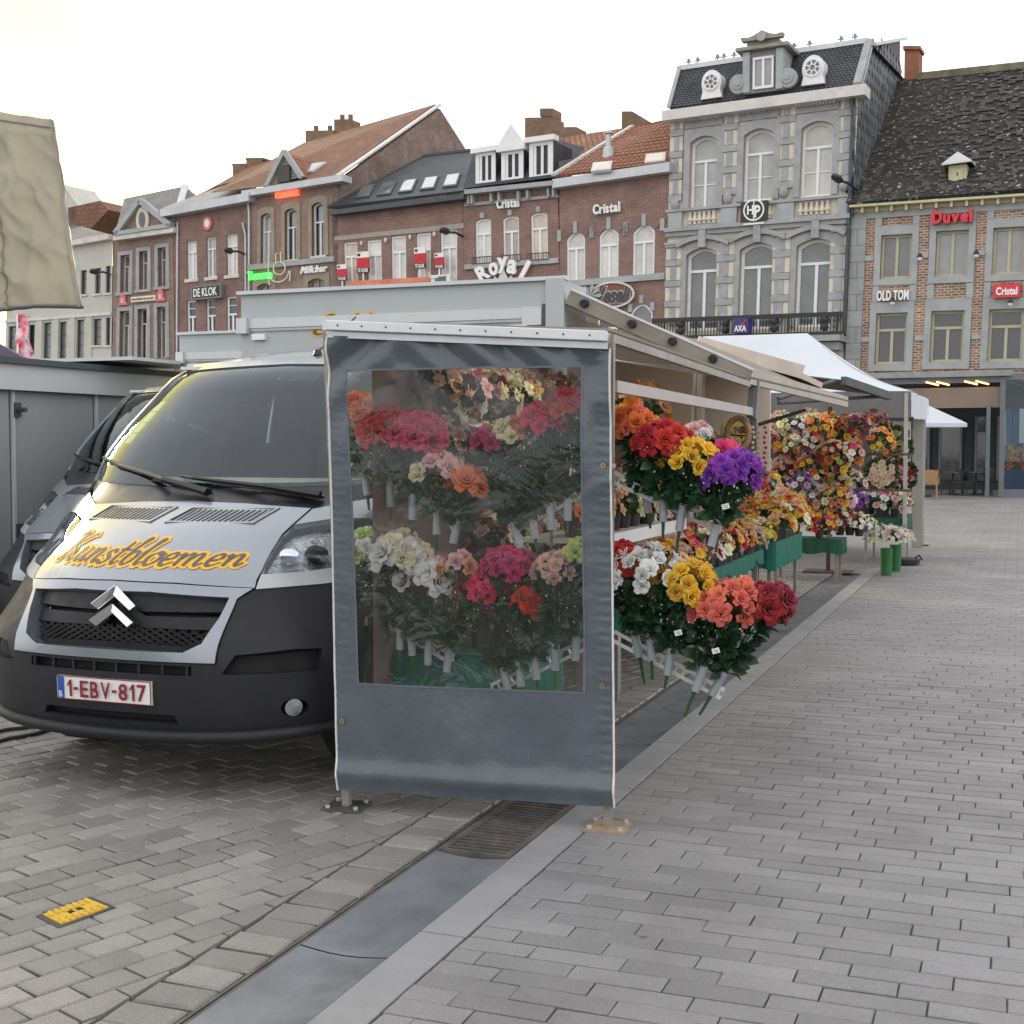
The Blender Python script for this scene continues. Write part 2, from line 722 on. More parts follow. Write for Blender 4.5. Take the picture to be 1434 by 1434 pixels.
def tri2d(outer, step, holes=()):
    """triangulated region with interior points, for draping a flat outline over a curved surface"""
    o = resample(outer, step)
    vs = list(o)
    edges = [(i, (i + 1) % len(o)) for i in range(len(o))]
    hs = []
    for h in holes:
        h = resample(h, step)
        k = len(vs)
        vs += h
        edges += [(k + i, k + (i + 1) % len(h)) for i in range(len(h))]
        hs.append(h)
    xs, ys = [p[0] for p in o], [p[1] for p in o]
    x = min(xs) + step / 2
    while x < max(xs):
        y = min(ys) + step / 2
        while y < max(ys):
            q = (x + (RND.random() - .5) * step * .1, y + (RND.random() - .5) * step * .1)
            if inside(q, o) and not any(inside(q, h) for h in hs):
                vs.append(q)
            y += step
        x += step
    r = geometry.delaunay_2d_cdt([V(p) for p in vs], edges, [], 1, 1e-5)
    rv = [(p.x, p.y) for p in r[0]]
    fs = []
    for f in r[2]:
        c = (sum(rv[i][0] for i in f) / len(f), sum(rv[i][1] for i in f) / len(f))
        if inside(c, o) and not any(inside(c, h) for h in hs):
            fs.append(tuple(f))
    return rv, fs
# ------------------------------------------------------------------ house builder
def homography(TL, TR, BR, BL):
    src = [(0, 0), (1, 0), (1, 1), (0, 1)]
    A, B = [], []
    for (u, v), (x, y) in zip(src, (TL, TR, BR, BL)):
        A += [[u, v, 1, 0, 0, 0, -u * x, -v * x], [0, 0, 0, u, v, 1, -u * y, -v * y]]
        B += [x, y]
    h = np.linalg.solve(np.array(A, float), np.array(B, float))
    return np.array([[h[0], h[1], h[2]], [h[3], h[4], h[5]], [h[6], h[7], 1.0]])


class House:
    def __init__(s, name, label, TL, TR, BR, BL, depth=9.0):
        s.H = homography(TL, TR, BR, BL)
        s.Hi = np.linalg.inv(s.H)
        s.depth = depth
        s.W = (s.p(1, .5) - s.p(0, .5)).length
        s.Ht = (s.p(.5, 0) - s.p(.5, 1)).length
        base = (s.p(0, 1) + s.p(1, 1)) / 2 - FN * (depth / 2)
        s.root = empty(name, (base.x, base.y, 0), label, 'house', 'houses in the row along the square')

    def q(s, px, py):
        a = s.Hi @ np.array([px, py, 1.0])
        return a[0] / a[2], a[1] / a[2]

    def p(s, u, v, w=0.0):
        a = s.H @ np.array([u, v, 1.0])
        return fp(a[0] / a[2], a[1] / a[2]) + FN * w

    def qw(s, px, py, w):
        return s.q(*cam_px(fp(px, py, w) - FN * w))

    def rect(s, x0, y0, x1, y1, w=0.0):
        """facade rect whose face, standing w proud, has these photo corners"""
        a, b = s.qw(x0, y0, w), s.qw(x1, y1, w)
        return a[0], a[1], b[0], b[1]

    def grow(s, r, l, t=None, rr=None, b=None):
        """grow a rect by metres"""
        t = l if t is None else t
        rr = l if rr is None else rr
        b = l if b is None else b
        return r[0] - l / s.W, r[1] - t / s.Ht, r[2] + rr / s.W, r[3] + b / s.Ht

    def box(s, mb, r, w0, w1):
        b = [s.p(r[0], r[3], w0), s.p(r[2], r[3], w0), s.p(r[2], r[1], w0), s.p(r[0], r[1], w0)]
        t = [s.p(r[0], r[3], w1), s.p(r[2], r[3], w1), s.p(r[2], r[1], w1), s.p(r[0], r[1], w1)]
        return mb.hexa(b, t)

    def pbox(s, mb, x0, y0, x1, y1, w0, w1):
        return s.box(mb, s.rect(x0, y0, x1, y1, w1), w0, w1)

    def outline(s, r, rise=0.0, n=8, inset=0.0):
        """corner points of an opening, bottom left first, anticlockwise seen from the square"""
        u0, v0, u1, v1 = s.grow(r, -inset) if inset else r
        pts = [(u0, v1), (u1, v1)]
        if rise <= 0:
            return pts + [(u1, v0), (u0, v0)]
        k = rise / s.Ht
        for i in range(n + 1):
            t = i / n
            pts.append((u1 + (u0 - u1) * t, v0 + k * (2 * t - 1) ** 2))
        return pts

    def ring(s, mb, out, inn, w0, w1):
        n = len(out)
        P = [s.p(*q, w1) for q in out] + [s.p(*q, w1) for q in inn] + [s.p(*q, w0) for q in out] + [s.p(*q, w0) for q in inn]
        fs = []
        for i in range(n):
            j = (i + 1) % n
            fs += [(i, j, n + j, n + i), (2 * n + j, 2 * n + i, 3 * n + i, 3 * n + j), (2 * n + i, 2 * n + j, j, i), (n + i, n + j, 3 * n + j, 3 * n + i)]
        return mb.add(P, fs)

    def wall(s, m, opens, reveal=0.22, u0=0.0, u1=1.0, v0=0.0, v1=1.0, name='wall', rm=None):
        """front wall with real openings and their reveals, side walls and back"""
        mb = MB()
        us = sorted({u0, u1} | {x for o in opens for x in (o[0][0], o[0][2]) if u0 < x < u1})
        vs = sorted({v0, v1} | {x for o in opens for x in (o[0][1], o[0][3]) if v0 < x < v1})
        for i in range(len(us) - 1):
            for j in range(len(vs) - 1):
                cu, cv = (us[i] + us[i + 1]) / 2, (vs[j] + vs[j + 1]) / 2
                if any(o[0][0] < cu < o[0][2] and o[0][1] < cv < o[0][3] for o in opens):
                    continue
                mb.poly([s.p(us[i], vs[j + 1]), s.p(us[i + 1], vs[j + 1]), s.p(us[i + 1], vs[j]), s.p(us[i], vs[j])])
        for r, rise in opens:
            o = s.outline(r, rise)
            n = len(o)
            for i in range(n):
                a, b = o[i], o[(i + 1) % n]
                mb.poly([s.p(*a), s.p(*b), s.p(*b, -reveal), s.p(*a, -reveal)])
            if rise > 0:
                arc = o[2:]
                h = len(arc) // 2
                mb.poly([s.p(*q) for q in arc[:h + 1]] + [s.p(arc[0][0], r[1])])
                mb.poly([s.p(*q) for q in arc[h:]] + [s.p(arc[-1][0], r[1])])
        # below the part seen from the square, and the sides and back
        for (a, b) in (((u0, v1), (u1, v1)),):
            A, B = s.p(*a), s.p(*b)
            mb.poly([V((A.x, A.y, 0)), V((B.x, B.y, 0)), B, A])
        for u in (u0, u1):
            A, B = s.p(u, v0), s.p(u, v1)
            B = V((B.x, B.y, 0))
            D = FN * -s.depth
            mb.poly([A, B, B + D, A + D])
        A, B = s.p(u0, v0, -s.depth), s.p(u1, v0, -s.depth)
        mb.poly([A, B, V((B.x, B.y, 0)), V((A.x, A.y, 0))])
        return mb.build(name, m, s.root)

    def window(s, r, rise=0.0, frame=None, pane=None, transom=None, mull=True, bars=(), fw=0.07, depth=0.16, curtain=None, sill=None,
               sillw=0.09, parent=None):
        mb = MB()
        g = s.outline(r, rise)
        i = s.outline(r, max(0.0, rise), inset=fw)
        s.ring(mb, g, i, -depth - .05, -depth + .05)
        u0, v0, u1, v1 = r
        hw, hh = fw / s.W / 2, fw / s.Ht / 2
        tv = v0
        if transom:
            tv = v0 + (v1 - v0) * transom
            s.box(mb, (u0 + hw, tv - hh, u1 - hw, tv + hh), -depth - .04, -depth + .06)
        if mull:
            c = (u0 + u1) / 2
            s.box(mb, (c - hw * 1.1, tv + hh, c + hw * 1.1, v1 - hh * 1.5), -depth - .04, -depth + .045)
        for b in bars:
            bv = v0 + (v1 - v0) * b
            s.box(mb, (u0 + hw, bv - hh * .4, u1 - hw, bv + hh * .4), -depth - .03, -depth + .03)
        w = mb.build('window', frame, parent or s.root)
        pm = MB()
        pm.poly([s.p(*q, -depth - .02) for q in s.outline(r, rise, inset=fw * .6)])
        pm.build('pane', RND.choice(PVAR.get(pane, (pane,))), w)
        if curtain:
            cm = MB()
            cu0, cv0, cu1, cv1 = s.grow(r, -fw * .5)

            def cf(side):
                def fn(a, b):
                    u = (cu0 + (cu1 - cu0) * a * .44) if side == 0 else (cu1 - (cu1 - cu0) * a * .44)
                    return s.p(u, cv0 + (cv1 - cv0) * b, -depth - .25 + .05 * math.sin(a * 25))
                return fn
            for k in (0, 1):
                cm.grid(cf(k), 12, 1)
            bm = MB()
            bm.poly([s.p(*q, -depth - .9) for q in s.outline(s.grow(r, .5))])
            cm.build('net_curtain', curtain, w, smooth=True)
            bm.build('room_back', mat('room_dark', (.05, .045, .04), .9), w)
        if sill:
            sm = MB()
            s.box(sm, (u0 - .1 / s.W, v1 + .003 / s.Ht, u1 + .1 / s.W, v1 + sillw / s.Ht), -.1, .08)
            sm.build('sill', sill, s.root)
        return w

    def surround(s, r, rise, t, m, w1=.05, top=None, bottom=0.0, name='window_surround'):
        mb = MB()
        o = s.outline(s.grow(r, t, top if top is not None else t, t, bottom), rise)
        i = s.outline(r, rise)
        if bottom == 0:      # open at the bottom: leave the sill side out
            n = len(o)
            for k in range(1, n):
                a, b = k, (k + 1) % n
                q0, q1, q2, q3 = o[a], o[b], i[b], i[a]
                mb.hexa([s.p(*x, -.1) for x in (q0, q1, q2, q3)], [s.p(*x, w1) for x in (q0, q1, q2, q3)])
        else:
            s.ring(mb, o, i, -.1, w1)
        return mb.build(name, m, s.root)

    def side_pt(s, px, py, u=1.0):
        """point on the side wall through the facade edge u"""
        P = s.p(u, .5)
        return on_plane(px, py, P, FU)

    def text(s, vf, r, w0, w1, name, m, parent=None, label=None):
        mb = MB()
        solid2d(mb, vf, lambda u, v, w: s.p(r[0] + (r[2] - r[0]) * u, r[3] + (r[1] - r[3]) * v, w), w0, w1)
        return mb, mb.build(name, m, parent)


def slab(pts, vec):
    return MB().prism(pts, vec)


def sign_root(name, h, px, py, w, label, cat='sign', group=None):
    return empty(name, h.p(*h.q(px, py), w), label, cat, group)


def box_sign(h, name, label, x0, y0, x1, y1, board, w0, w1, writing, cat='sign', rim=None):
    """a flat board with raised writing: writing = [(vf, px rect, material)]"""
    rt = sign_root(name, h, (x0 + x1) / 2, y1, w0, label, cat)
    mb = MB()
    h.pbox(mb, x0, y0, x1, y1, w0, w1)
    mb.build('board', board, rt)
    if rim:
        m2 = MB()
        r = h.rect(x0, y0, x1, y1, w1)
        h.ring(m2, h.outline(h.grow(r, .04)), h.outline(h.grow(r, -.03)), w0 - .01, w1 + .03)
        m2.build('rim', rim, rt)
    for vf, rc, m in writing:
        h.text(vf, h.rect(*rc, w1), w1 - .01, w1 + .025, 'lettering', m, rt)
    return rt


def letter_sign(h, name, label, txt, x0, y0, x1, y1, m, w0=.06, w1=.2, off=0.02, shear=0.0, rot=None, rail=None):
    """free-standing letters, one part per letter"""
    rt = sign_root(name, h, (x0 + x1) / 2, y1, w0, label)
    adv = []
    for i in range(len(txt) + 1):
        adv.append(0.0 if i == 0 else None)
    # widths from growing prefixes
    cu = bpy.data.curves.new('lettering', 'FONT')
    cu.size = 1.0
    cu.offset = off
    o = bpy.data.objects.new('lettering', cu)
    COL.objects.link(o)
    shapes = []
    x = 0.0
    for ch in txt:
        if ch == ' ':
            x += .30
            continue
        cu.body = ch
        dg = bpy.context.evaluated_depsgraph_get()
        dg.update()
        me = bpy.data.meshes.new_from_object(o.evaluated_get(dg))
        vs = [(v.co.x, v.co.y) for v in me.vertices]
        fs = [tuple(p.vertices) for p in me.polygons]
        bpy.data.meshes.remove(me)
        mn, mxx = min(p[0] for p in vs), max(p[0] for p in vs)
        shapes.append(([(x + p[0] - mn + shear * p[1], p[1]) for p in vs], fs))
        x += mxx - mn + .07
    bpy.data.objects.remove(o)
    bpy.data.curves.remove(cu)
    allv = [p for sv, _ in shapes for p in sv]
    bx = (min(p[0] for p in allv), min(p[1] for p in allv), max(p[0] for p in allv), max(p[1] for p in allv))
    r = h.rect(x0, y0, x1, y1, w1)
    for sv, sf in shapes:
        h.text(norm2d(sv, sf, bx), r, w0, w1, 'letter', m, rt)
    if rail:
        mb = MB()
        h.box(mb, (r[0], r[3] - (r[3] - r[1]) * .35, r[2], r[3] - (r[3] - r[1]) * .2), 0, w0)
        mb.build('fixing_rail', rail, rt)
    return rt
# ------------------------------------------------------------------ ground
m_joint = mat('joint_dirt', (.06, .056, .05), .95, var=.4, vscale=6)
m_paver = mat('granite_paver', (.225, .222, .222), .56, var=.2, vscale=1.1, bump=.5, bscale=220, bdist=.002, rnd=.14, coord='World', spots=(.07, .065, .06),
              dirt=((.13, .12, .115), 1.3, .5))
m_sett = mat('sandstone_sett', (.25, .243, .226), .66, var=.2, vscale=1.6, bump=.6, bscale=70, bdist=.005, rnd=.2, coord='World', spots=(.08, .07, .06),
             dirt=((.15, .14, .12), 1.6, .5))
m_slab = mat('smooth_bluestone', (.155, .165, .175), .34, var=.3, vscale=2.2, bump=.15, bscale=60, bdist=.001,
             dirt=((.07, .075, .08), 2.5, .6))
m_band = mat('flamed_granite', (.245, .245, .25), .8, var=.12, vscale=3, bump=.9, bscale=260, bdist=.002, dirt=((.09, .09, .09), 2.0, .35))
m_iron = mat('rusted_cast_iron', (.12, .11, .10), .6, metal=.3, var=.4, vscale=8, bump=.4, bscale=80, dirt=((.12, .08, .055), 4, .5))

gm = MB()
gm.poly([V((-400, -60, -.06)), V((400, -60, -.06)), V((400, 900, -.06)), V((-400, 900, -.06))])
g = gm.build('ground', m_joint, loc=(0, 0, -.06), uv=False)
g['kind'] = 'structure'
jb = MB()
jb.poly([M(-8.45, 1.3, -.013), M(-2.16, 1.3, -.013), M(-2.16, 9.45, -.013), M(-8.45, 9.45, -.013)])
jb.poly([M(-1.665, 1.3, -.008), M(9.05, 1.3, -.008), M(9.05, 17.05, -.008), M(-1.665, 17.05, -.008)])
o = jb.build('joint_bed', m_joint, loc=(0, 0, -.01), uv=False)
o['kind'] = 'structure'


def paving_mat():
    m = brick_mat('far_paving', (.265, .257, .252), (.215, .21, .206), (.11, .105, .1), bw=.30, bh=.105, mw=.006, bump=.4, rough=.55,
                  stain=(.11, .1, .1), stain_scale=.35, stain_amt=.45)
    return m


NEAR_A, NEAR_R0, NEAR_R1 = 17.0, -1.66, 9.0
far = MB()
for r0, r1, a0, a1 in ((-60, 60, NEAR_A, 75), (NEAR_R1, 60, -8, NEAR_A), (-60, -14.0, -8, NEAR_A)):
    vs = [M(r0, a0, -.002), M(r1, a0, -.002), M(r1, a1, -.002), M(r0, a1, -.002)]
    far.poly(vs)
fo = far.build('plaza_paving', None, loc=(0, 0, -.002), uv=False)
lay = fo.data.uv_layers.new(name='UVMap')
for pl in fo.data.polygons:
    for li in pl.loop_indices:
        p = fo.data.vertices[fo.data.loops[li].vertex_index].co
        lay.data[li].uv = (p.dot(PR), p.dot(PA))
fo.data.materials.append(paving_mat())
fo['kind'] = 'structure'


def paver_verts(L, Wd, h=.03, ch=.003, jit=.0, rnd=None):
    """a block with chamfered top edge, centre at origin, top at z=0"""
    j = (lambda: (rnd.random() - .5) * jit) if rnd else (lambda: 0)
    b = [(-L / 2 + j(), -Wd / 2 + j()), (L / 2 + j(), -Wd / 2 + j()), (L / 2 + j(), Wd / 2 + j()), (-L / 2 + j(), Wd / 2 + j())]
    vs = [(x, y, -h) for x, y in b] + [(x, y, -ch) for x, y in b]
    vs += [(x - math.copysign(ch, x), y - math.copysign(ch, y), 0) for x, y in b]
    fs = [(0, 1, 5, 4), (1, 2, 6, 5), (2, 3, 7, 6), (3, 0, 4, 7), (4, 5, 9, 8), (5, 6, 10, 9), (6, 7, 11, 10), (7, 4, 8, 11), (8, 9, 10, 11)]
    return vs, fs


def proto(name, L, Wd, m, jit, n=4, ch=.003):
    out = []
    for k in range(n):
        vs, fs = paver_verts(L, Wd, ch=ch, jit=jit, rnd=RND)
        me = bpy.data.meshes.new(name)
        me.from_pydata(vs, [], fs)
        me.materials.append(m)
        out.append(me)
    return out


def lay_field(name, piece, parent_label, protos, cells, m, rot, limit=300, ch=.003):
    """cells: (world point, length, width); the largest in view become parts, the rest one mesh"""
    order = []
    for c in cells:
        q = cam_px(c[0])
        d = (c[0] - CAM).length
        vis = q is not None and -30 < q[0] < 1464 and 600 < q[1] < 1450
        order.append((0 if vis else 1, d, c))
    order.sort(key=lambda t: (t[0], t[1]))
    root = MB()
    k = 0
    rest = []
    base = []
    for v, d, c in order:
        if v == 0 and k < limit and c[3]:
            base.append(c)
            k += 1
        else:
            rest.append(c)
    q = rot.to_matrix()
    for p, L, Wd, _ in rest:
        vs, fs = paver_verts(L, Wd, ch=ch, jit=.006, rnd=RND)
        dz = RND.uniform(-.002, .002)
        root.add([p + q @ V(x) + V((0, 0, dz)) for x in vs], fs)
    ob = root.build(name, m, loc=(0, 0, 0), uv=False, kind='structure')
    for p, L, Wd, _ in base:
        tilt = Matrix.Rotation(RND.uniform(-.008, .008), 3, 'X') @ Matrix.Rotation(RND.uniform(-.008, .008), 3, 'Y')
        inst(piece, RND.choice(protos), ob, p + V((0, 0, RND.uniform(-.002, .002))), rot=(q @ tilt).to_quaternion())
    return ob


# right: long narrow granite pavers in rows across the walking line
PL, PW = .30, .105
cells = []
a = 1.4
row = 0
while a < NEAR_A:
    r = NEAR_R0 + .004
    off = (.0, .33, .66, .2, .5)[row % 5] * PL
    first = PL - off if off > .02 else PL
    x = r
    L = first
    while x < NEAR_R1:
        L = min(L, NEAR_R1 - x)
        p = M(x + L / 2, a + PW / 2, 0)
        if p.y > 2.2 and L > .04:
            q = cam_px(p)
            if q and -200 < q[0] < 1700:
                cells.append((p, L - .004, PW - .0075, abs(L - PL) < .001))
        x += L
        L = PL
    a += PW
    row += 1
rotP = Matrix.Rotation(-ANG, 3, 'Z').to_quaternion()
lay_field('paver_walk', 'paver', None, proto('paver', PL - .004, PW - .0075, m_paver, .003), cells, m_paver, rotP)

# left: squat setts laid on the skew up to the drain
CUT = MB()
SL, SW = .185, .128
th = math.radians(41.0)
E1, E2 = V((math.sin(th), math.cos(th), 0)), V((math.cos(th), -math.sin(th), 0))
rotS = Matrix.Rotation(math.pi / 2 - th, 3, 'Z').to_quaternion()
cells = []
for j in range(-80, 80):
    for i in range(-30, 75):
        p = E1 * ((i + (.5 if j % 2 else 0) + .06 * math.sin(j * 3.7)) * SL) + E2 * (j * SW)
        rr, aa = p.dot(PR), p.dot(PA)
        if not (rr > -8.4 and 2.0 < aa < 9.5 and p.y > 2.3):
            continue
        if rr < -2.40 - .105:
            cells.append((p, SL - .009, SW - .009, True))
        elif rr < -2.29:      # cut to fit along the border course
            L2, W2 = (SL - .009) / 2, (SW - .009) / 2
            q = [p - E1 * L2 + E2 * W2, p + E1 * L2 + E2 * W2, p + E1 * L2 - E2 * W2, p - E1 * L2 - E2 * W2]
            o_ = []
            for k_ in range(4):
                a_, b_ = q[k_], q[(k_ + 1) % 4]
                da, db = a_.dot(PR) + 2.388, b_.dot(PR) + 2.388
                if da <= 0:
                    o_.append(a_)
                if da * db < 0:
                    o_.append(a_ + (b_ - a_) * (da / (da - db)))
            if len(o_) > 2:
                CUT.prism([x - ZZ * .03 for x in o_], ZZ * (.03 + RND.uniform(-.002, .002)))
lay_field('sett_paving', 'sett', None, proto('sett', SL - .009, SW - .009, m_sett, .012, 6, .006), cells, m_sett, rotS, 290, .006)
CUT.build('cut_setts', m_sett, bpy.data.objects['sett_paving'], uv=False, kind='stuff')
# soldier course along the drain joint
cells = []
a = 1.8
k = 0
while a < NEAR_A:
    w = .145 + .03 * math.sin(k * 2.3)
    cells.append((M(-2.275, a + w / 2, 0), .205, w - .012, True))
    a += w
    k += 1
lay_field('border_course', 'sett', None, proto('border_sett', .205, .13, m_sett, .014, 5, .008), cells, m_sett, rotP, 40, .008)
# setts beyond the near part, below the vehicles
fs_ = MB()
for r0, r1, a0, a1 in ((-14, -2.38, 9.4, NEAR_A), (-14, -8.3, 1, 9.4)):
    fs_.poly([M(r0, a0, -.006), M(r1, a0, -.006), M(r1, a1, -.006), M(r0, a1, -.006)])
o = fs_.build('sett_paving', brick_mat('far_setts', (.30, .29, .275), (.235, .23, .215), (.09, .085, .08), bw=.185, bh=.128, mw=.012), loc=(0, 0, -.006), uv=True)
o['kind'] = 'structure'

# the drain: smooth channel stones, iron grates, flamed kerb band
ch = empty('drain_channel', M(-2, 5, 0), 'long drain of smooth stone slabs and iron grates beside the setts', 'drain')
del ch['category']
ch['kind'] = 'structure'
GR0, GR1 = -2.135, -1.825
a = 1.9
GRATES = ((4.74, 5.62),)
segs = [(1.9, 2.62), (2.62, 3.66), (3.66, 4.73)]
a = 5.63
while a < NEAR_A:
    segs.append((a, a + 1.2))
    a += 1.2
for a0, a1 in segs:
    mb = MB()
    nseg = 6
    for i in range(nseg):      # dished profile
        u0, u1 = i / nseg, (i + 1) / nseg
        f = lambda u: -.004 - .014 * math.sin(math.pi * u)
        x0, x1 = GR0 + (GR1 - GR0) * u0, GR0 + (GR1 - GR0) * u1
        mb.poly([M(x0, a0 + .004, f(u0)), M(x1, a0 + .004, f(u1)), M(x1, a1 - .004, f(u1)), M(x0, a1 - .004, f(u0))])
    mb.build('channel_stone', m_slab, ch, smooth=True)
for a0, a1 in GRATES:
    gt = MB()
    gt.mbox(GR0, GR0 + .03, a0, a1, -.03, .001)
    gt.mbox(GR1 - .03, GR1, a0, a1, -.03, .001)
    gt.mbox(GR0 + .03, GR1 - .03, a0, a0 + .02, -.03, .001)
    gt.mbox(GR0 + .03, GR1 - .03, a1 - .02, a1, -.03, .001)
    go = gt.build('grate', m_iron, ch)
    x = a0 + .045
    while x < a1 - .03:
        b = MB()
        b.mbox(GR0 + .03, GR1 - .03, x, x + .018, -.03, -.001)
        b.build('grate_bar', m_iron, go)
        x += .041
a = 1.9
while a < NEAR_A:
    mb = MB()
    vs, fs = paver_verts(.158, .99, ch=.003)
    q = rotP.to_matrix()
    mb.add([M(-1.742, a + .5, .001) + q @ V(x) for x in vs], fs)
    mb.build('kerb_stone', m_band, ch)
    a += 1.0
# twin dark steel rails of the drain joint
mb = MB()
mb.mbox(-2.165, -2.155, 1.9, NEAR_A, -.04, -.004)
mb.mbox(-2.148, -2.139, 1.9, NEAR_A, -.04, -.006)
mb.build('drain_edge', m_iron, ch)

# yellow utility cover among the setts
pts = [gp(50, 1284), gp(125, 1257), gp(163, 1272), gp(82, 1301)]
c = sum(pts, V()) / 4
cv = empty('utility_cover', c, 'small yellow painted square cover set among the grey setts', 'cover')
m_y = mat('worn_yellow_paint', (.62, .40, .03), .6, var=.25, vscale=12, dirt=((.12, .1, .07), 14, .8), bump=.4, bscale=120)
m_dkcast = mat('dark_cast_frame', (.06, .06, .06), .6, metal=.3)
lerp2 = lambda u, v: (pts[3] * (1 - u) + pts[2] * u) * (1 - v) + (pts[0] * (1 - u) + pts[1] * u) * v
mb = MB()
mb.hexa([lerp2(u, v) + ZZ * -.01 for u, v in ((0, 0), (1, 0), (1, 1), (0, 1))], [lerp2(u, v) + ZZ * .004 for u, v in ((0, 0), (1, 0), (1, 1), (0, 1))])
mb.build('cover_frame', m_dkcast, cv)
mb = MB()
q4 = ((.09, .1), (.91, .1), (.91, .9), (.09, .9))
mb.hexa([lerp2(*q) for q in q4], [lerp2(*q) + ZZ * .008 for q in q4])
for i in range(7):
    for j in (.12, .62):
        u0 = .11 + i * .112
        q4 = ((u0, j), (u0 + .05, j), (u0 + .1, j + .25), (u0 + .05, j + .25))
        mb.hexa([lerp2(*q) + ZZ * .007 for q in q4], [lerp2(*q) + ZZ * .013 for q in q4])
mb.build('lid', m_y, cv)
mb = MB()
for u0, u1 in ((.38, .47), (.53, .62)):
    q4 = ((u0, .42), (u1, .42), (u1, .58), (u0, .58))
    mb.hexa([lerp2(*q) + ZZ * .007 for q in q4], [lerp2(*q) + ZZ * .0095 for q in q4])
mb.build('key_slot', mat('slot_black', (.01, .01, .01), .9), cv)
# ------------------------------------------------------------------ house materials
m_brick_red = brick_mat('red_brick', (.30, .15, .112), (.215, .108, .084), (.30, .265, .235), stain=(.18, .125, .11), stain_amt=.4)
m_brick_brown = brick_mat('brown_brick', (.32, .20, .155), (.25, .155, .12), (.28, .25, .22), stain=(.17, .13, .115), stain_amt=.45)
m_brick_dark = brick_mat('dark_brick', (.29, .155, .12), (.215, .115, .095), (.25, .22, .2), stain=(.14, .10, .09), stain_amt=.45)
m_brick_gable = brick_mat('gable_brick', (.24, .15, .115), (.17, .105, .085), (.2, .17, .15), bw=.26, bh=.09, stain=(.36, .32, .28), stain_scale=1.1, stain_amt=.75)
m_brick_chim = brick_mat('chimney_brick', (.28, .16, .09), (.2, .12, .075), (.2, .17, .14), bw=.26, bh=.09, stain=(.14, .11, .08), stain_amt=.6)
m_brick_panel = brick_mat('old_panel_brick', (.44, .22, .12), (.15, .08, .06), (.48, .42, .35), bw=.26, bh=.1, mw=.022, stain=(.12, .09, .08), stain_scale=1.5, stain_amt=.6)
m_cream_wall = mat('cream_render', (.50, .49, .43), .85, var=.07, vscale=.8, dirt=((.3, .28, .24), .5, .35))
m_stone = mat('blue_grey_stone', (.345, .35, .35), .8, var=.16, vscale=1.6, bump=.3, bscale=18, bdist=.01, dirt=((.13, .13, .13), 1.1, .5))
m_stone_l = mat('pale_grey_stone', (.36, .38, .375), .8, var=.12, vscale=1.6, dirt=((.2, .2, .19), 1.0, .45))
m_ashlar = brick_mat('ashlar_blocks', (.36, .375, .365), (.31, .325, .32), (.17, .17, .165), bw=1.3, bh=.62, mw=.015, bump=.3)
m_sandstone = mat('cream_sandstone', (.62, .56, .45), .85, var=.13, vscale=1.5, dirt=((.25, .22, .18), 1.2, .5))
m_tan = mat('tan_stone', (.30, .25, .185), .85, var=.14, vscale=1.5, dirt=((.18, .15, .11), 1.2, .4))
m_white = mat('white_painted_wood', (.74, .74, .73), .5, var=.05)
m_upvc = mat('white_window_frame', (.78, .79, .80), .4, var=.03)
m_offw = mat('weathered_white_stone', (.62, .59, .55), .75, var=.1, vscale=2, dirt=((.3, .27, .24), 1.2, .5))
m_zinc = mat('grey_zinc', (.52, .54, .55), .5, metal=.25, var=.1, vscale=1.2, dirt=((.25, .26, .27), .9, .5))
m_gutter_dk = mat('dark_gutter', (.055, .065, .07), .5, var=.15)
m_cream_paint = mat('cream_paint', (.52, .48, .30), .6, var=.08, dirt=((.28, .26, .16), 2, .4))
m_olive_frame = mat('olive_cream_frame', (.45, .43, .29), .5, var=.06)
m_black_iron = mat('black_ironwork', (.02, .02, .021), .5, var=.1)
m_slate = brick_mat('slate_roof', (.052, .058, .066), (.038, .043, .05), (.02, .022, .026), bw=.28, bh=.17, mw=.012, bump=.8, rough=.55, stain=(.085, .088, .088), stain_amt=.5)
m_moss_roof = brick_mat('mossy_old_tiles', (.050, .044, .041), (.030, .027, .026), (.012, .011, .011), bw=.24, bh=.19, mw=.02, bump=1.0, rough=.9,
                        stain=(.055, .058, .035), stain_scale=.5, stain_amt=.6, speck=((.42, .42, .40), 4.2, .60, .85))
m_orange_tile = brick_mat('orange_pantiles', (.36, .16, .09), (.29, .13, .075), (.10, .045, .03), bw=.24, bh=.34, mw=.03, off=0, bump=1.0, rough=.75, stain=(.16, .09, .06), stain_amt=.5)
m_brown_tile = brick_mat('brown_pantiles', (.28, .145, .09), (.21, .105, .065), (.1, .055, .04), bw=.24, bh=.3, mw=.02, off=0, bump=.8, rough=.8, stain=(.14, .11, .085), stain_amt=.6)
m_grey_roof = brick_mat('grey_slate_roof', (.21, .21, .2), (.17, .17, .165), (.11, .11, .11), bw=.3, bh=.2, mw=.01, bump=.5, rough=.7, stain=(.14, .13, .11), stain_amt=.5)
m_metal_roof = brick_mat('zinc_sheet_roof', (.36, .34, .32), (.32, .305, .29), (.22, .21, .2), bw=.5, bh=20, mw=.03, off=0, bump=.6, rough=.6, stain=(.25, .21, .17), stain_amt=.6)
m_slate_side = mat('slate_shingle', (.10, .105, .11), .6, var=.4, vscale=.9, rnd=.35)


def pane(name, col, rough=.04, metal=0.0):
    return mat(name, col, rough, metal=metal, var=.22, vscale=1.1, spec=.9)


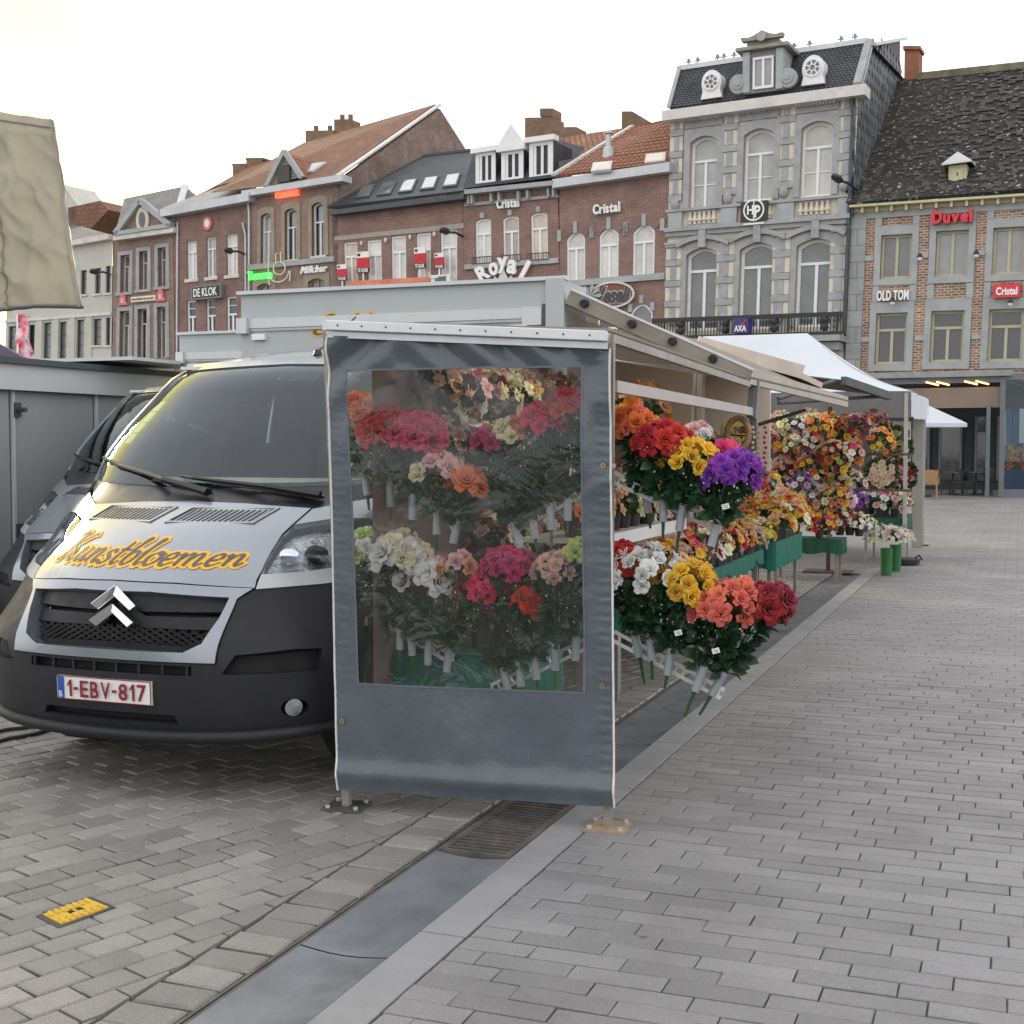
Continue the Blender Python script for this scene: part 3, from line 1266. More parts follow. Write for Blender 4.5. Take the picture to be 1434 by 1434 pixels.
p_warm = pane('pane_with_warm_blind', (.56, .47, .37), .12)  # pale panes: curtains and reflected sky both put into the base colour
p_pale = pane('pane_with_pale_blind', (.50, .50, .45), .12)
p_grey = pane('pane_grey_reflection', (.25, .25, .245), .05)
p_dark = pane('pane_dark', (.035, .038, .042), .03)
p_mid = pane('pane_half_dark', (.13, .135, .135), .04)
p_pale2 = pane('pane_with_grey_blind', (.36, .37, .35), .08)
p_warm2 = pane('pane_with_tan_blind', (.42, .36, .29), .1)
p_pale3 = pane('pane_with_white_blind', (.62, .61, .56), .15)
PVAR = {p_pale: (p_pale, p_pale2, p_pale3), p_warm: (p_warm, p_warm2, p_pale3), p_mid: (p_mid, p_mid, p_dark), p_grey: (p_grey, p_grey, p_mid)}
p_net = glass_mat('clear_pane', (.9, .93, .92), refl=.12)
m_net = mat('net_curtain', (.72, .70, .62), .9, var=.06)

# ------------------------------------------------------------------ cream corner house, far left
h = House('corner_house', 'cream rendered house with narrow windows at the far left end of the row', (95, 343), (157.5, 332), (156, 503), (92, 504))
ex = -1.55       # the wall runs on behind the awning
wins = [(133, 376, 141, 411), (148, 373, 154.4, 410), (113, 379, 121, 412), (130.5, 446.7, 141.4, 483.5), (148, 445, 154, 483.5),
        (107.4, 448, 117, 502), (83, 451, 92.4, 502), (61, 452, 70.7, 502), (39.4, 455, 47.6, 502), (12, 457, 22, 502)]
rs = [h.rect(*w) for w in wins]
h.wall(m_cream_wall, [(r, 0) for r in rs], u0=ex)
for r in rs:
    h.window(r, frame=m_gutter_dk, pane=p_mid, fw=.05, depth=.15, mull=False, bars=(.33, .66), sill=m_offw)
mb = MB()
for x in (35, 54, 77, 100, 124):      # flat piers between the ground windows
    h.pbox(mb, x - 3.5, 443, x + 3.5, 503, -.05, .07)
    mb.build('pier', m_cream_wall, h.root)
    mb = MB()
h.box(mb, (ex, .62, 1.0, .645), -.05, .1)
mb.build('string_course', m_offw, h.root)
mb = MB()
h.box(mb, (ex, -.02, 1.0, .025), -.05, .35)
mb.build('cornice', m_offw, h.root)
mb = MB()
mb.poly([h.p(ex, -.02, .3), h.p(1, -.02, .3), fp(114, 317, -3.5), fp(60, 300, -3.5), h.p(ex, -.35, -3.5)])
mb.build('roof', m_grey_roof, h.root)

# ------------------------------------------------------------------ restaurant house with pediment
h = House('pediment_house', 'brown brick house with a small triangular pediment, grey stone window surrounds and two red bells',
          (160.4, 334), (242, 322.5), (245, 500), (157, 503))
up = [h.rect(*w) for w in ((169.5, 358, 182, 409), (195.5, 352.5, 207.5, 405), (221.5, 347.5, 233.5, 401))]
lo = [h.rect(*w) for w in ((168.5, 436, 181.5, 503), (193.5, 433, 206.5, 502), (220.5, 430, 233.5, 501))]
h.wall(m_brick_brown, [(r, 0) for r in up + lo], reveal=.35)
for r in up + lo:
    h.window(r, frame=m_offw, pane=p_mid if r in lo else p_grey, fw=.06, depth=.3, transom=.3)
    h.surround(r, 0, .2, m_stone, w1=.06)
for r in up:
    mb = MB()
    h.box(mb, h.grow((r[0], r[3], r[2], r[3]), .25, 0, .25, .14), -.05, .12)
    mb.build('sill', m_stone, h.root)
mb = MB()
h.pbox(mb, 158, 330.5, 242.5, 325, -.1, .4)
mb.build('cornice', m_offw, h.root)
ped = [fp(163, 327.5, .3), fp(240.6, 316, .3), fp(197, 281, .3)]
cen = (ped[0] + ped[1] + ped[2]) / 3
slab([p + (cen - p) * .22 - FN * .12 for p in ped], FN * .02).build('tympanum', m_brick_brown, h.root)
mb = MB()
for a, b in ((0, 2), (2, 1)):
    mb.bar(ped[a], ped[b], .28, .35, up=FN)
mb.bar(ped[0], ped[1], .2, .35, up=FN)
mb.build('pediment_moulding', m_stone_l, h.root)
mb = MB()
oc = fp(201, 308, .22)
k = []
for i in range(20):
    t = i / 20 * 2 * math.pi
    k.append((math.cos(t), math.sin(t)))
P = [oc + FU * (c * .42) + ZZ * (s_ * .65) for c, s_ in k]
mb.prism(P, FN * .1)
mb.build('oval_plaque', m_sandstone, h.root)
mb = MB()
mb.prism([oc + FN * .11 + FU * (c * .2) + ZZ * (s_ * .4) for c, s_ in k], FN * .02)
mb.build('oval_window', p_dark, h.root)
mb = MB()
mb.poly([fp(160, 330, .2), fp(242, 321, .2), fp(276, 275, -4.5), fp(259.6, 260.5, -4.5), fp(174, 278, -4.5)])
apex_back = fp(197, 281, .3) - FN * 3.2
mb.poly([ped[0], ped[2], apex_back])
mb.poly([ped[1], ped[2], apex_back])
mb.build('roof', m_grey_roof, h.root)
mb = MB()
mb.bar(fp(242, 321, .25), fp(259.6, 260.5, -4.5), .35, .15)
mb.build('verge', m_zinc, h.root)
rt = box_sign(h, 'restaurant_sign', 'long cream sign with faded capitals between two red bells', 183.5, 416, 217.5, 420.5, mat('cream_sign', (.72, .64, .50), .6), .05, .12,
              [(text2d('BRASSERIE DE MARKT', .01), (185, 418.4, 216, 418.2), mat('sign_brown', (.22, .13, .09), .6))])
rt2 = rt
# the sign slopes with the facade; its writing rect is given by two corners on that slope
for (x, y, lab) in ((174.2, 427.5, 'red bell emblem left of the cream sign'), (227, 422, 'red bell emblem right of the cream sign')):
    b = sign_root('bell_emblem', h, x, y, .06, lab, 'emblem', 'red bells on the brick house')
    mb = MB()
    shape = [(-.30, 0), (.30, 0), (.27, .1), (.2, .2), (.19, .42), (.1, .6), (0, .66), (-.1, .6), (-.19, .42), (-.2, .2), (-.27, .1)]
    c0 = h.p(*h.q(x, y), .06)
    mb.prism([c0 + FU * sx + ZZ * sy for sx, sy in shape], FN * .08)
    mb.build('bell', mat('bell_red', (.62, .16, .15), .5), b)
    mb = MB()
    mb.prism([c0 + FU * sx * .45 + ZZ * (sy * .45 + .1) for sx, sy in shape], FN * .1)
    mb.build('bell_mark', mat('bell_pink', (.75, .45, .42), .5), b)

# ------------------------------------------------------------------ brick cafe with black sign board
h = House('brick_cafe', 'narrow red brown brick house with white gutter, three small windows above a black sign board', (242.5, 304), (347, 285), (348, 496), (246, 500))
up = [h.rect(*w) for w in ((261, 338, 276, 389.7), (288.7, 332.6, 303, 387), (316.7, 328.5, 333, 384))]
lo = [h.rect(*w) for w in ((261, 421, 275, 484), (288, 418.7, 302.3, 484), (316.7, 415.5, 332.2, 484))]
h.wall(m_brick_dark, [(r, 0) for r in up + lo], reveal=.2)
for r in up:
    h.window(r, frame=m_upvc, pane=p_pale, fw=.06, transom=.3, sill=m_offw, sillw=.16)
for r in lo:
    h.window(r, frame=m_upvc, pane=p_dark, fw=.09, transom=.36, bars=(.18, .68))
mb = MB()
h.pbox(mb, 224, 293, 348, 281, -.15, .55)
mb.build('gutter', m_zinc, h.root)
mb = MB()
mb.tube([h.p(*h.q(250, 312), .08), h.p(*h.q(249, 500), .08)], .05)
mb.build('downpipe', m_zinc, h.root)
mb = MB()
mb.tube([h.p(*h.q(341, 312), .08), h.p(*h.q(345, 330), .08), h.p(*h.q(346, 498), .08)], .05)
mb.build('downpipe', m_zinc, h.root)
mb = MB()
mb.poly([fp(224, 292, .5), fp(348, 279, .5), fp(378, 236, -4.5), fp(264, 281, -4.5)])
mb.build('roof', m_metal_roof, h.root)
mb = MB()
mb.poly([fp(240, 289, -.2), fp(264, 281, -4.5), fp(352, 232, -8), fp(420, 214, -8), fp(378, 236, -4.5), fp(300, 262, -4.5)])
mb.build('back_roof', m_brown_tile, h.root)
for x0, y0, x1, y1 in ((326, 232, 344, 246), (345, 224, 367, 240)):
    mb = MB()
    A = fp(x0, y1 + 6, -8)
    B = fp(x1, y1 + 6, -8)
    T = fp(x0, y0, -8).z
    mb.prism([A, B, B - FN * .8, A - FN * .8], ZZ * (T - A.z))
    mb.prism([A - FU * .06 + ZZ * (T - A.z + .004), B + FU * .06 + ZZ * (T - A.z + .004), B + FU * .06 - FN * .86 + ZZ * (T - A.z + .004), A - FU * .06 - FN * .86 + ZZ * (T - A.z + .004)], ZZ * .12)
    mb.build('chimney', m_brick_chim, h.root)
m_board = mat('black_sign_board', (.015, .015, .015), .4)
m_let = mat('white_letters', (.80, .80, .78), .4, var=.03)
box_sign(h, 'sign_board', 'black board with white capitals above the lower windows of the narrow brick house', 269, 402.5, 309, 415.5, m_board, .06, .3,
         [(text2d('DE KLOK', .015, spacing=1.0), (271, 404.6, 304, 413.2), m_let)], rim=mat('sign_rim_grey', (.18, .18, .17), .4))
emb = sign_root('round_emblem', h, 292, 318, .05, 'round red and white emblem high on the narrow brick house', 'emblem')
mb = MB()
c0 = h.p(*h.q(292, 313), .05)
mb.prism([c0 + FU * .28 * c + ZZ * .34 * s_ for c, s_ in k], FN * .06)
mb.build('emblem_disc', mat('bell_red', (.62, .16, .15), .5), emb)
mb = MB()
mb.prism([c0 + FU * .15 * c + ZZ * .2 * s_ for c, s_ in k], FN * .08)
mb.build('emblem_centre', m_let, emb)

# ------------------------------------------------------------------ gable house with milk bar and neon signs
h = House('gable_house', 'tall brown brick house with a steep tiled roof, bare brick gable and tan window surrounds', (347.6, 275), (465.6, 256), (468, 445), (346, 452), depth=13)
up = [h.rect(*w) for w in ((366, 300, 380.5, 368.5), (399.5, 293.5, 416.5, 363), (437, 285, 455.5, 357.5))]
lo = [h.rect(*w) for w in ((361, 398, 381, 440), (432, 391, 456, 438))]
h.wall(m_brick_brown, [(r, .12) for r in up] + [(r, .15) for r in lo], reveal=.3)
for i, r in enumerate(up):
    h.window(r, .12, frame=m_upvc, pane=(p_pale, p_net, p_net)[i], curtain=None if i == 0 else m_net, fw=.06, depth=.22, transom=.36, sill=m_offw)
    h.surround(r, .12, .2, m_tan, w1=.07, top=.32)
for r in lo:
    h.window(r, .15, frame=m_tan, pane=p_mid, fw=.07)
    h.surround(r, .15, .25, m_tan, w1=.06, top=.35)
mb = MB()
h.pbox(mb, 338, 267, 479, 253, -.3, .5)
mb.build('gutter', m_zinc, h.root)
mb = MB()
h.pbox(mb, 346.4, 371, 466.8, 366, -.02, .16)
mb.build('string_course', m_stone, h.root)
R_ = h.side_pt(610, 149)
eave_r = h.p(1, 0, .3)
eave_l = h.p(0, 0, .3)
ridge_r = R_
wR = (R_ - FP0).dot(FN)
ridge_l = fp(426, 203, wR)
back_r = h.side_pt(651, 214)
back_r.z = max(back_r.z, 6)
back_l = back_r - FU * ((eave_r - eave_l).length + 2.0)
eave_l2 = eave_r - FU * ((eave_r - eave_l).length + 2.0)
mb = MB()
t = (ridge_r - eave_r).cross(FU).normalized() * .12
mb.hexa([eave_l2 - t, eave_r - t, ridge_r - t, ridge_l - t], [eave_l2 + ZZ * .1, eave_r + ZZ * .1, ridge_r + ZZ * .1, ridge_l + ZZ * .1])
mb.hexa([ridge_l, ridge_r, back_r, back_l], [ridge_l + ZZ * .1, ridge_r + ZZ * .1, back_r + ZZ * .1, back_l + ZZ * .1])
mb.build('roof', m_brown_tile, h.root)
gw = MB()
b0 = h.p(1, 0, 0)
gp_ = [V((b0.x, b0.y, 0)), b0, ridge_r - ZZ * .15, back_r - ZZ * .1, V((back_r.x, back_r.y, 0))]
gw.prism([p + FU * .02 for p in gp_], FU * .25)
gw.build('gable_wall', m_brick_gable, h.root)
mb = MB()
mb.bar(eave_r + FU * .22 + ZZ * .08, ridge_r + FU * .22 + ZZ * .06, .3, .08)
mb.build('verge_board', m_offw, h.root)
for (x0, y0, x1, y1, w) in ((428, 182.7, 467, 226, wR - .6), (468, 167, 491, 215, wR - .9)):
    A, B = fp(x0, y1, w), fp(x1, y1, w)
    T = fp(x0, y0, w).z
    mb = MB()
    mb.prism([A, B, B - FN * 1.0, A - FN * 1.0], ZZ * (T - A.z))
    for kx in (.2, .7):
        q = A + (B - A) * kx - FN * .5
        mb.tube([q + ZZ * (T - A.z), q + ZZ * (T - A.z + .35)], .14)
    mb.build('chimney', m_brick_chim, h.root)
# roof window
mb = MB()
n = (ridge_r - eave_r)
s0 = eave_r - FU * 1.7 + n * .12
s1 = s0 - FU * .8
up_ = n.normalized() * 1.3
lift = FU.cross(n).normalized()
lift = lift if lift.z > 0 else -lift
mb.hexa([s1 + lift * .1, s0 + lift * .1, s0 + up_ + lift * .1, s1 + up_ + lift * .1], [s1 + lift * .2, s0 + lift * .2, s0 + up_ + lift * .2, s1 + up_ + lift * .2])
rw = mb.build('roof_window', m_zinc, h.root)
mb = MB()
mb.hexa([s1 + lift * .19 - FU * -.08 + up_ * .06, s0 + lift * .19 - FU * .08 + up_ * .06, s0 + up_ * .94 + lift * .19 - FU * .08, s1 + up_ * .94 + lift * .19 + FU * .08],
        [s1 + lift * .21 + FU * .08 + up_ * .06, s0 + lift * .21 - FU * .08 + up_ * .06, s0 + up_ * .94 + lift * .21 - FU * .08, s1 + up_ * .94 + lift * .21 + FU * .08])
mb.build('pane', p_grey, rw)
# wall dormer with boarded pediment
D0, D1, D2 = fp(372.7, 263, .1), fp(423, 249, .1), fp(398.3, 213, .1)
back = D2 - FN * 5
mb = MB()
mb.poly([D0 + (D2 - D0) * .06 - FN * .1, D1 + (D2 - D1) * .06 - FN * .1, D2 - FN * .1 - ZZ * .15])
mb.build('dormer_boarding', brick_mat('grey_boards', (.33, .32, .30), (.28, .27, .255), (.12, .12, .11), bw=6, bh=.14, mw=.02, bump=.5), h.root)
mb = MB()
mb.bar(D0, D2 + ZZ * .05, .22, .22, up=FN)
mb.bar(D1, D2 + ZZ * .05, .22, .22, up=FN)
mb.build('dormer_bargeboard', m_stone_l, h.root)
mb = MB()
e0, e1 = D0 - FN * 1.2, D1 - FN * 1.2
mb.poly([D1, D2, D2 - FN * 4.2, D1 - FN * .9 + ZZ * .25])
mb.poly([D0, D2, D2 - FN * 4.2, D0 - FN * .9 + ZZ * .25])
mb.build('dormer_roof', m_orange_tile, h.root)
mb = MB()
mb.box((D0 + D1) / 2 + (D2 - (D0 + D1) / 2) * .3, FU * .35, FN * .06, ZZ * .4)
mb.build('dormer_shutter', mat('dark_shutter', (.06, .05, .045), .6), h.root)
mb = MB()
mb.tube([h.p(*h.q(349, 284), .1), h.p(*h.q(350.5, 300), .1), h.p(*h.q(350, 448), .1)], .055)
mb.build('downpipe', m_zinc, h.root)
m_neon_r = emit_mat('neon_red', (1.0, .10, .045), 1.1)
m_neon_g = emit_mat('neon_green', (.08, .85, .10), .8)
m_neon_w = mat('white_neon_tube', (.75, .76, .72), .4)
letter_sign(h, 'neon_sign', 'glowing orange red neon letters under the gutter of the gable house', 'Bowling', 385, 268, 416, 275, m_neon_r, off=.045, rail=m_neon_r)
letter_sign(h, 'neon_sign', 'glowing green neon letters low on the gable house', 'Taverne', 346, 380.5, 379, 389.5, m_neon_g, off=.012)
letter_sign(h, 'wall_lettering', 'white slanted lettering beside the neon glasses on the gable house', 'Milkbar', 420, 373.5, 458, 380, m_let, off=.03, shear=.3)
ck = sign_root('neon_glasses', h, 392, 396, .1, 'pale neon outline of cocktail glasses between the green and white lettering', 'sign')
mb = MB()
C0 = h.p(*h.q(392, 384), .18)
def arc2(cx, cz, rx, rz, a0, a1, n=14):
    return [C0 + FU * (cx + rx * math.cos(a0 + (a1 - a0) * i / n)) + ZZ * (cz + rz * math.sin(a0 + (a1 - a0) * i / n)) for i in range(n + 1)]
mb.tube([C0 + FU * -.55 + ZZ * .9] + arc2(.05, .1, .6, .5, math.pi, 2 * math.pi) + [C0 + FU * .75 + ZZ * .1, C0 + FU * .7 + ZZ * -.4], .03, 6)
mb.tube(arc2(.1, .25, .35, .3, 0, 2 * math.pi, 18), .03, 6)
mb.tube([C0 + FU * -.1 + ZZ * .5, C0 + FU * -.12 + ZZ * .95, C0 + FU * .18 + ZZ * 1.0, C0 + FU * .2 + ZZ * .5], .03, 6)
mb.tube([C0 + FU * -.55 + ZZ * .1, C0 + FU * -.5 + ZZ * -.5], .03, 6)
mb.build('neon_tube', mat('neon_tube_pale', (.72, .70, .48), .4), ck)

# ------------------------------------------------------------------ low brick house with five roof windows
h = House('low_brick_house', 'brick house under a dark tiled roof with five roof windows and for rent boards', (464.6, 300), (649, 277), (648.5, 446), (469, 450))
wr = [h.rect(*w) for w in ((480.7, 339.6, 502, 420), (513.3, 336.4, 535.4, 420), (547.2, 330.9, 569.3, 420), (582.4, 327, 603.7, 420), (616.3, 322, 640, 420))]
h.wall(m_brick_red, [(r, 0) for r in wr], reveal=.2)
for r in wr:
    h.window(r, frame=m_upvc, pane=p_warm, fw=.09, depth=.14, transom=.25)
mb = MB()
h.pbox(mb, 468, 331, 649, 319.5, -.05, .035)
mb.build('lintel_band', mat('concrete_lintel', (.33, .31, .27), .85, var=.1), h.root)
mb = MB()
h.pbox(mb, 460.6, 294.5, 649, 278, -.2, .55)
mb.build('gutter', m_gutter_dk, h.root)
for i in range(4):        # little wall lamps between the windows
    mb = MB()
    x = 507.5 + i * 34
    mb.ball(h.p(*h.q(x, 341 - i * 4.2), .09), .075, 8, 6, (1, 1, 1.6))
    mb.build('wall_light', m_offw, h.root)
mb = MB()
E0, E1_, R1, R0 = fp(461, 293, .5), fp(650, 270, .5), fp(668, 213.5, -5.5), fp(594, 222, -5.5)
nn = (R1 - E1_).cross(FU).normalized()
nn = nn if nn.z > 0 else -nn
mb.hexa([E0, E1_, R1, R0], [E0 + nn * .12, E1_ + nn * .12, R1 + nn * .12, R0 + nn * .12])
mb.poly([R0, R1, R1 - FN * 5 - ZZ * 3.5, R0 - FN * 5 - ZZ * 3.5])
mb.build('roof', m_slate, h.root)
mb = MB()
mb.bar(E0 + nn * .12, R0 + nn * .12, .22, .1)
mb.bar(R0 + nn * .14, R1 + nn * .14, .22, .12)
mb.build('roof_trim', m_gutter_dk, h.root)
for i in range(5):
    u0 = .19 + i * .162
    f = lambda u, v, l: (E0 + (E1_ - E0) * u) * (1 - v) + (E0 + (E1_ - E0) * u + (R1 - E1_)) * v + nn * l
    mb = MB()
    mb.hexa([f(u0, .1, .1), f(u0 + .105, .1, .1), f(u0 + .105, .4, .1), f(u0, .4, .1)], [f(u0, .1, .2), f(u0 + .105, .1, .2), f(u0 + .105, .4, .2), f(u0, .4, .2)])
    rw = mb.build('roof_window', m_gutter_dk, h.root)
    mb = MB()
    c = ((u0 + .01, .125), (u0 + .095, .125), (u0 + .095, .375), (u0 + .01, .375))
    mb.hexa([f(a, b, .19) for a, b in c], [f(a, b, .215) for a, b in c])
    mb.build('pane', pane('roof_pane', (.3, .32, .33), .03, .6), rw)
# for-rent boards
m_bred, m_bwht, m_bblk = mat('board_red', (.50, .02, .03), .5), mat('board_white', (.75, .74, .72), .5), mat('board_black', (.02, .02, .02), .5)
for (x0, y0, x1, y1, lab) in ((478, 372, 491.5, 394, 'leftmost small red and white rental board on the low brick house'),
                              (505, 354.5, 523, 383, 'larger red rental board between the first and second window of the low brick house'),
                              (585.5, 348.5, 601.5, 377, 'tall red rental board high in front of the fourth window'),
                              (614, 356, 627, 377, 'small red rental board in front of the fifth window')):
    rt = sign_root('rental_board', h, (x0 + x1) / 2, y1, .3, lab, 'sign', 'rental boards on the low brick house')
    r = h.rect(x0, y0, x1, y1)
    cut = lambda a, b: (r[0], r[1] + (r[3] - r[1]) * a, r[2], r[1] + (r[3] - r[1]) * b)
    for a, b, m in ((0, .28, m_bwht), (.28, .75, m_bred), (.75, 1.0, m_bblk)):
        mb = MB()
        h.box(mb, cut(a, b), .3, .36)
        mb.build('board_panel', m, rt)
    g = cut(.78, .96)
    h.text(text2d('TE HUUR', .03), (g[0] + (g[2] - g[0]) * .08, g[1], g[2] - (g[2] - g[0]) * .08, g[3]), .35, .375, 'lettering', m_bwht, rt)
    g = cut(.08, .2)
    mb = MB()
    h.box(mb, (g[0] + (g[2] - g[0]) * .08, g[1], g[0] + (g[2] - g[0]) * .32, g[3]), .35, .375)
    mb.build('board_logo', m_bblk, rt)
    mb = MB()
    c0 = (r[0] + r[2]) / 2
    h.box(mb, (c0 - .004, r[3], c0 + .004, r[3] + .1), .3, .35)
    h.box(mb, (c0 - .004, r[3] + .085, c0 + .004, r[3] + .1), 0, .3)
    mb.build('bracket', m_bwht, rt)
aw = sign_root('shop_awning', h, 560, 398, .1, 'striped orange and red shop awning end with white panel showing above the grey truck', 'awning')
mb = MB()
h.pbox(mb, 489, 394, 603, 394, .3, .5)
mb.build('awning_front', mat('awning_orange', (.62, .19, .11), .7, var=.35, vscale=.6), aw)
mb = MB()
h.pbox(mb, 603.4, 385.5, 630, 394, .3, .55)
mb.build('awning_panel', m_bwht, aw)
mb = MB()
h.pbox(mb, 609, 387.5, 624, 393, .52, .58)
mb.build('panel_plate', mat('plate_green', (.08, .14, .13), .5), aw)
h.text(text2d('Stella', .03), h.rect(611, 388.6, 622.5, 391.6), .57, .6, 'lettering', m_bwht, aw)

# ------------------------------------------------------------------ red brick house with three white dormers
h = House('dormer_house', 'red brick house with three white dormers in a slate mansard roof', (647.5, 271.6), (781, 258), (785, 440), (649, 447))
wr = [h.rect(*w) for w in ((665, 307, 688.3, 370.4), (703.5, 303.3, 727.4, 368), (742.5, 298.4, 767.7, 365.5))]
h.wall(m_brick_red, [(r, .1) for r in wr], reveal=.2)
for r in wr:
    h.window(r, .1, frame=m_upvc, pane=p_warm, fw=.085, depth=.14, transom=.33)
    mb = MB()
    c = (r[0] + r[2]) / 2
    h.box(mb, (c - .02, r[1] - .045, c + .02, r[1] - .001), -.05, .1)
    mb.build('keystone', m_stone_l, h.root)
    # juliet rail
    mb = MB()
    rr = h.grow(r, .1)
    v1 = r[3] - .002
    v0 = r[3] - .065
    h.box(mb, (rr[0], v0, rr[2], v0 + .007), .1, .14)
    h.box(mb, (rr[0], v1 - .012, rr[2], v1 - .006), .1, .14)
    for i in range(9):
        u = rr[0] + (rr[2] - rr[0]) * i / 8
        h.box(mb, (u - .0015, v0 + .007, u + .0015, v1 - .012), .11, .13)
    mb.build('window_rail', m_black_iron, h.root)
mb = MB()
h.pbox(mb, 650, 370.4, 781, 368, -.02, .12)
mb.build('string_course', m_stone_l, h.root)
mb = MB()
h.pbox(mb, 649.5, 285, 781.5, 276.4, -.02, .1)
mb.build('moulding', m_stone_l, h.root)
for x in (655, 660, 687, 698, 725, 738, 767, 774):
    mb = MB()
    y = 281.5 - (x - 650) * .083
    h.pbox(mb, x - 1.6, y - 8, x + 1.6, y + 4, -.02, .3)
    mb.build('corbel', m_stone_l, h.root)
mb = MB()
h.pbox(mb, 645, 266, 775, 259, -.3, .5)
mb.build('cornice', m_stone, h.root)
TL, TR = fp(664, 211, -1.6), fp(776, 194.7, -1.6)
BL, BR = fp(648, 264, .2), fp(786, 247, .2)
mb = MB()
mb.poly([BL, BR, TR, TL])
cheek = fp(836, 209, -5.5)
mb.poly([BR, fp(834, 210, -4.8), TR])
mb.poly([TL, TR, TR - FN * 5 + ZZ * .3, TL - FN * 5 + ZZ * .3])
mb.build('mansard_roof', m_slate, h.root)
for (x0, y0, x1, y1, ped) in ((666, 213, 693.7, 259, 0), (702, 211, 732.7, 254, 1), (741, 198, 774, 251, 0)):
    A, B = fp(x0, y1, .05), fp(x1, y1 - 4, .05)
    top = fp(x0, y0 + 3, .05).z
    Ht = top - A.z
    wd = (B - A).length
    mb = MB()
    z_ = ZZ * Ht
    mb.prism([A - FN * 2, B - FN * 2, B - FN * .06, A - FN * .06], z_)
    mb.build('dormer_cheek', m_slate, h.root)
    mb = MB()
    jw = wd * .17
    ux = (B - A).normalized()
    for q in (A, B - ux * jw):
        mb.prism([q, q + ux * jw, q + ux * jw - FN * .05, q - FN * .05], z_)
    mb.prism([A + ux * jw, B - ux * jw, B - ux * jw - FN * .05, A + ux * jw - FN * .05], ZZ * Ht * .1)
    q = A + z_ * .9
    mb.prism([q + ux * jw, q + ux * (wd - jw), q + ux * (wd - jw) - FN * .05, q + ux * jw - FN * .05], z_ * .1)
    fr = mb.build('dormer_frame', m_white, h.root)
    mb = MB()
    g0, g1 = A + ux * jw + ZZ * Ht * .1, A + ux * (wd - jw) + ZZ * Ht * .1
    mb.prism([g0 - FN * .2, g1 - FN * .2, g1 - FN * .1, g0 - FN * .1], z_ * .8)
    wn_ = mb.build('window', p_mid, h.root)
    mb = MB()
    for kx in (.02, .48, .92):
        q = g0 + (g1 - g0) * kx
        mb.prism([q - FN * .1, q + ux * .12 - FN * .1, q + ux * .12 - FN * .03, q - FN * .03], z_ * .8)
    mb.build('frame', m_white, wn_)
    mb = MB()
    q = A + z_
    mb.prism([q - ux * .15 - FN * .3 + ZZ * .003, q + ux * (wd + .15) - FN * .3 + ZZ * .003, q + ux * (wd + .15) + FN * .2 + ZZ * .003, q - ux * .15 + FN * .2 + ZZ * .003], ZZ * .22)
    if ped:
        mb.prism([q - ux * .15 + ZZ * .226, q + ux * (wd + .15) + ZZ * .226, q + ux * wd / 2 + ZZ * 1.15], FN * .16)
    mb.build('dormer_cornice', m_white, h.root)
# big stepped brick chimney behind, and the tiled roof it stands on
mb = MB()
def chim(mb, x0, y0, x1, y1, w, d=1.2):
    A, B = fp(x0, y1, w), fp(x1, y1, w)
    T = fp((x0 + x1) / 2, y0, w).z
    return mb.prism([A, B, B - FN * d, A - FN * d], ZZ * (T - A.z))
chim(mb, 735, 162, 775, 215, -6.5)
chim(mb, 756, 150.5, 774, 163, -6.55, 1.0)
chim(mb, 775.3, 176, 807, 215, -6.5)
mb.build('chimney', m_brick_chim, h.root)
mb = MB()
mb.poly([fp(775, 196, -1.7), fp(790, 247, -.2), fp(884, 184, -5.2), fp(872, 179.5, -6), fp(783, 193, -6)])
mb.build('back_roof', m_orange_tile, h.root)
letter_sign(h, 'wall_sign', 'white block letters under the cornice of the red dormer house', 'Cristal', 695, 279.5, 726, 289.5, m_let, off=.035)
# arched white lettering
ry = sign_root('arched_sign', h, 705, 392, .1, 'white ornate letters set in an arch above a small crown on the dormer house', 'sign')
for chx, px, py, rot, sz in (('R', 679, 383, 32, 1.0), ('o', 694, 377.5, 12, .8), ('y', 707, 372, 4, .95), ('a', 720, 374.5, -12, .85), ('l', 738, 379, -32, 1.25)):
    vs, fs = text2d(chx, .04)
    c0 = h.p(*h.q(px, py), .12)
    mb = MB()
    ca, sa = math.cos(math.radians(rot)), math.sin(math.radians(rot))
    wd = .55 if chx != 'l' else .16
    def fnr(u, v, w):
        x, z = (u - .5) * wd * sz, (v - .5) * .72 * sz
        return c0 + FU * (x * ca - z * sa) + ZZ * (x * sa + z * ca) + FN * w
    solid2d(mb, (vs, fs), fnr, 0, .12)
    mb.build('letter', m_let, ry)
mb = MB()
c0 = h.p(*h.q(707, 390), .12)
mb.prism([c0 + FU * x + ZZ * z for x, z in ((-.5, -.3), (.5, -.3), (.42, .1), (.25, -.05), (0, .42), (-.25, -.05), (-.42, .1))], FN * .08)
mb.build('crown', m_offw, ry)

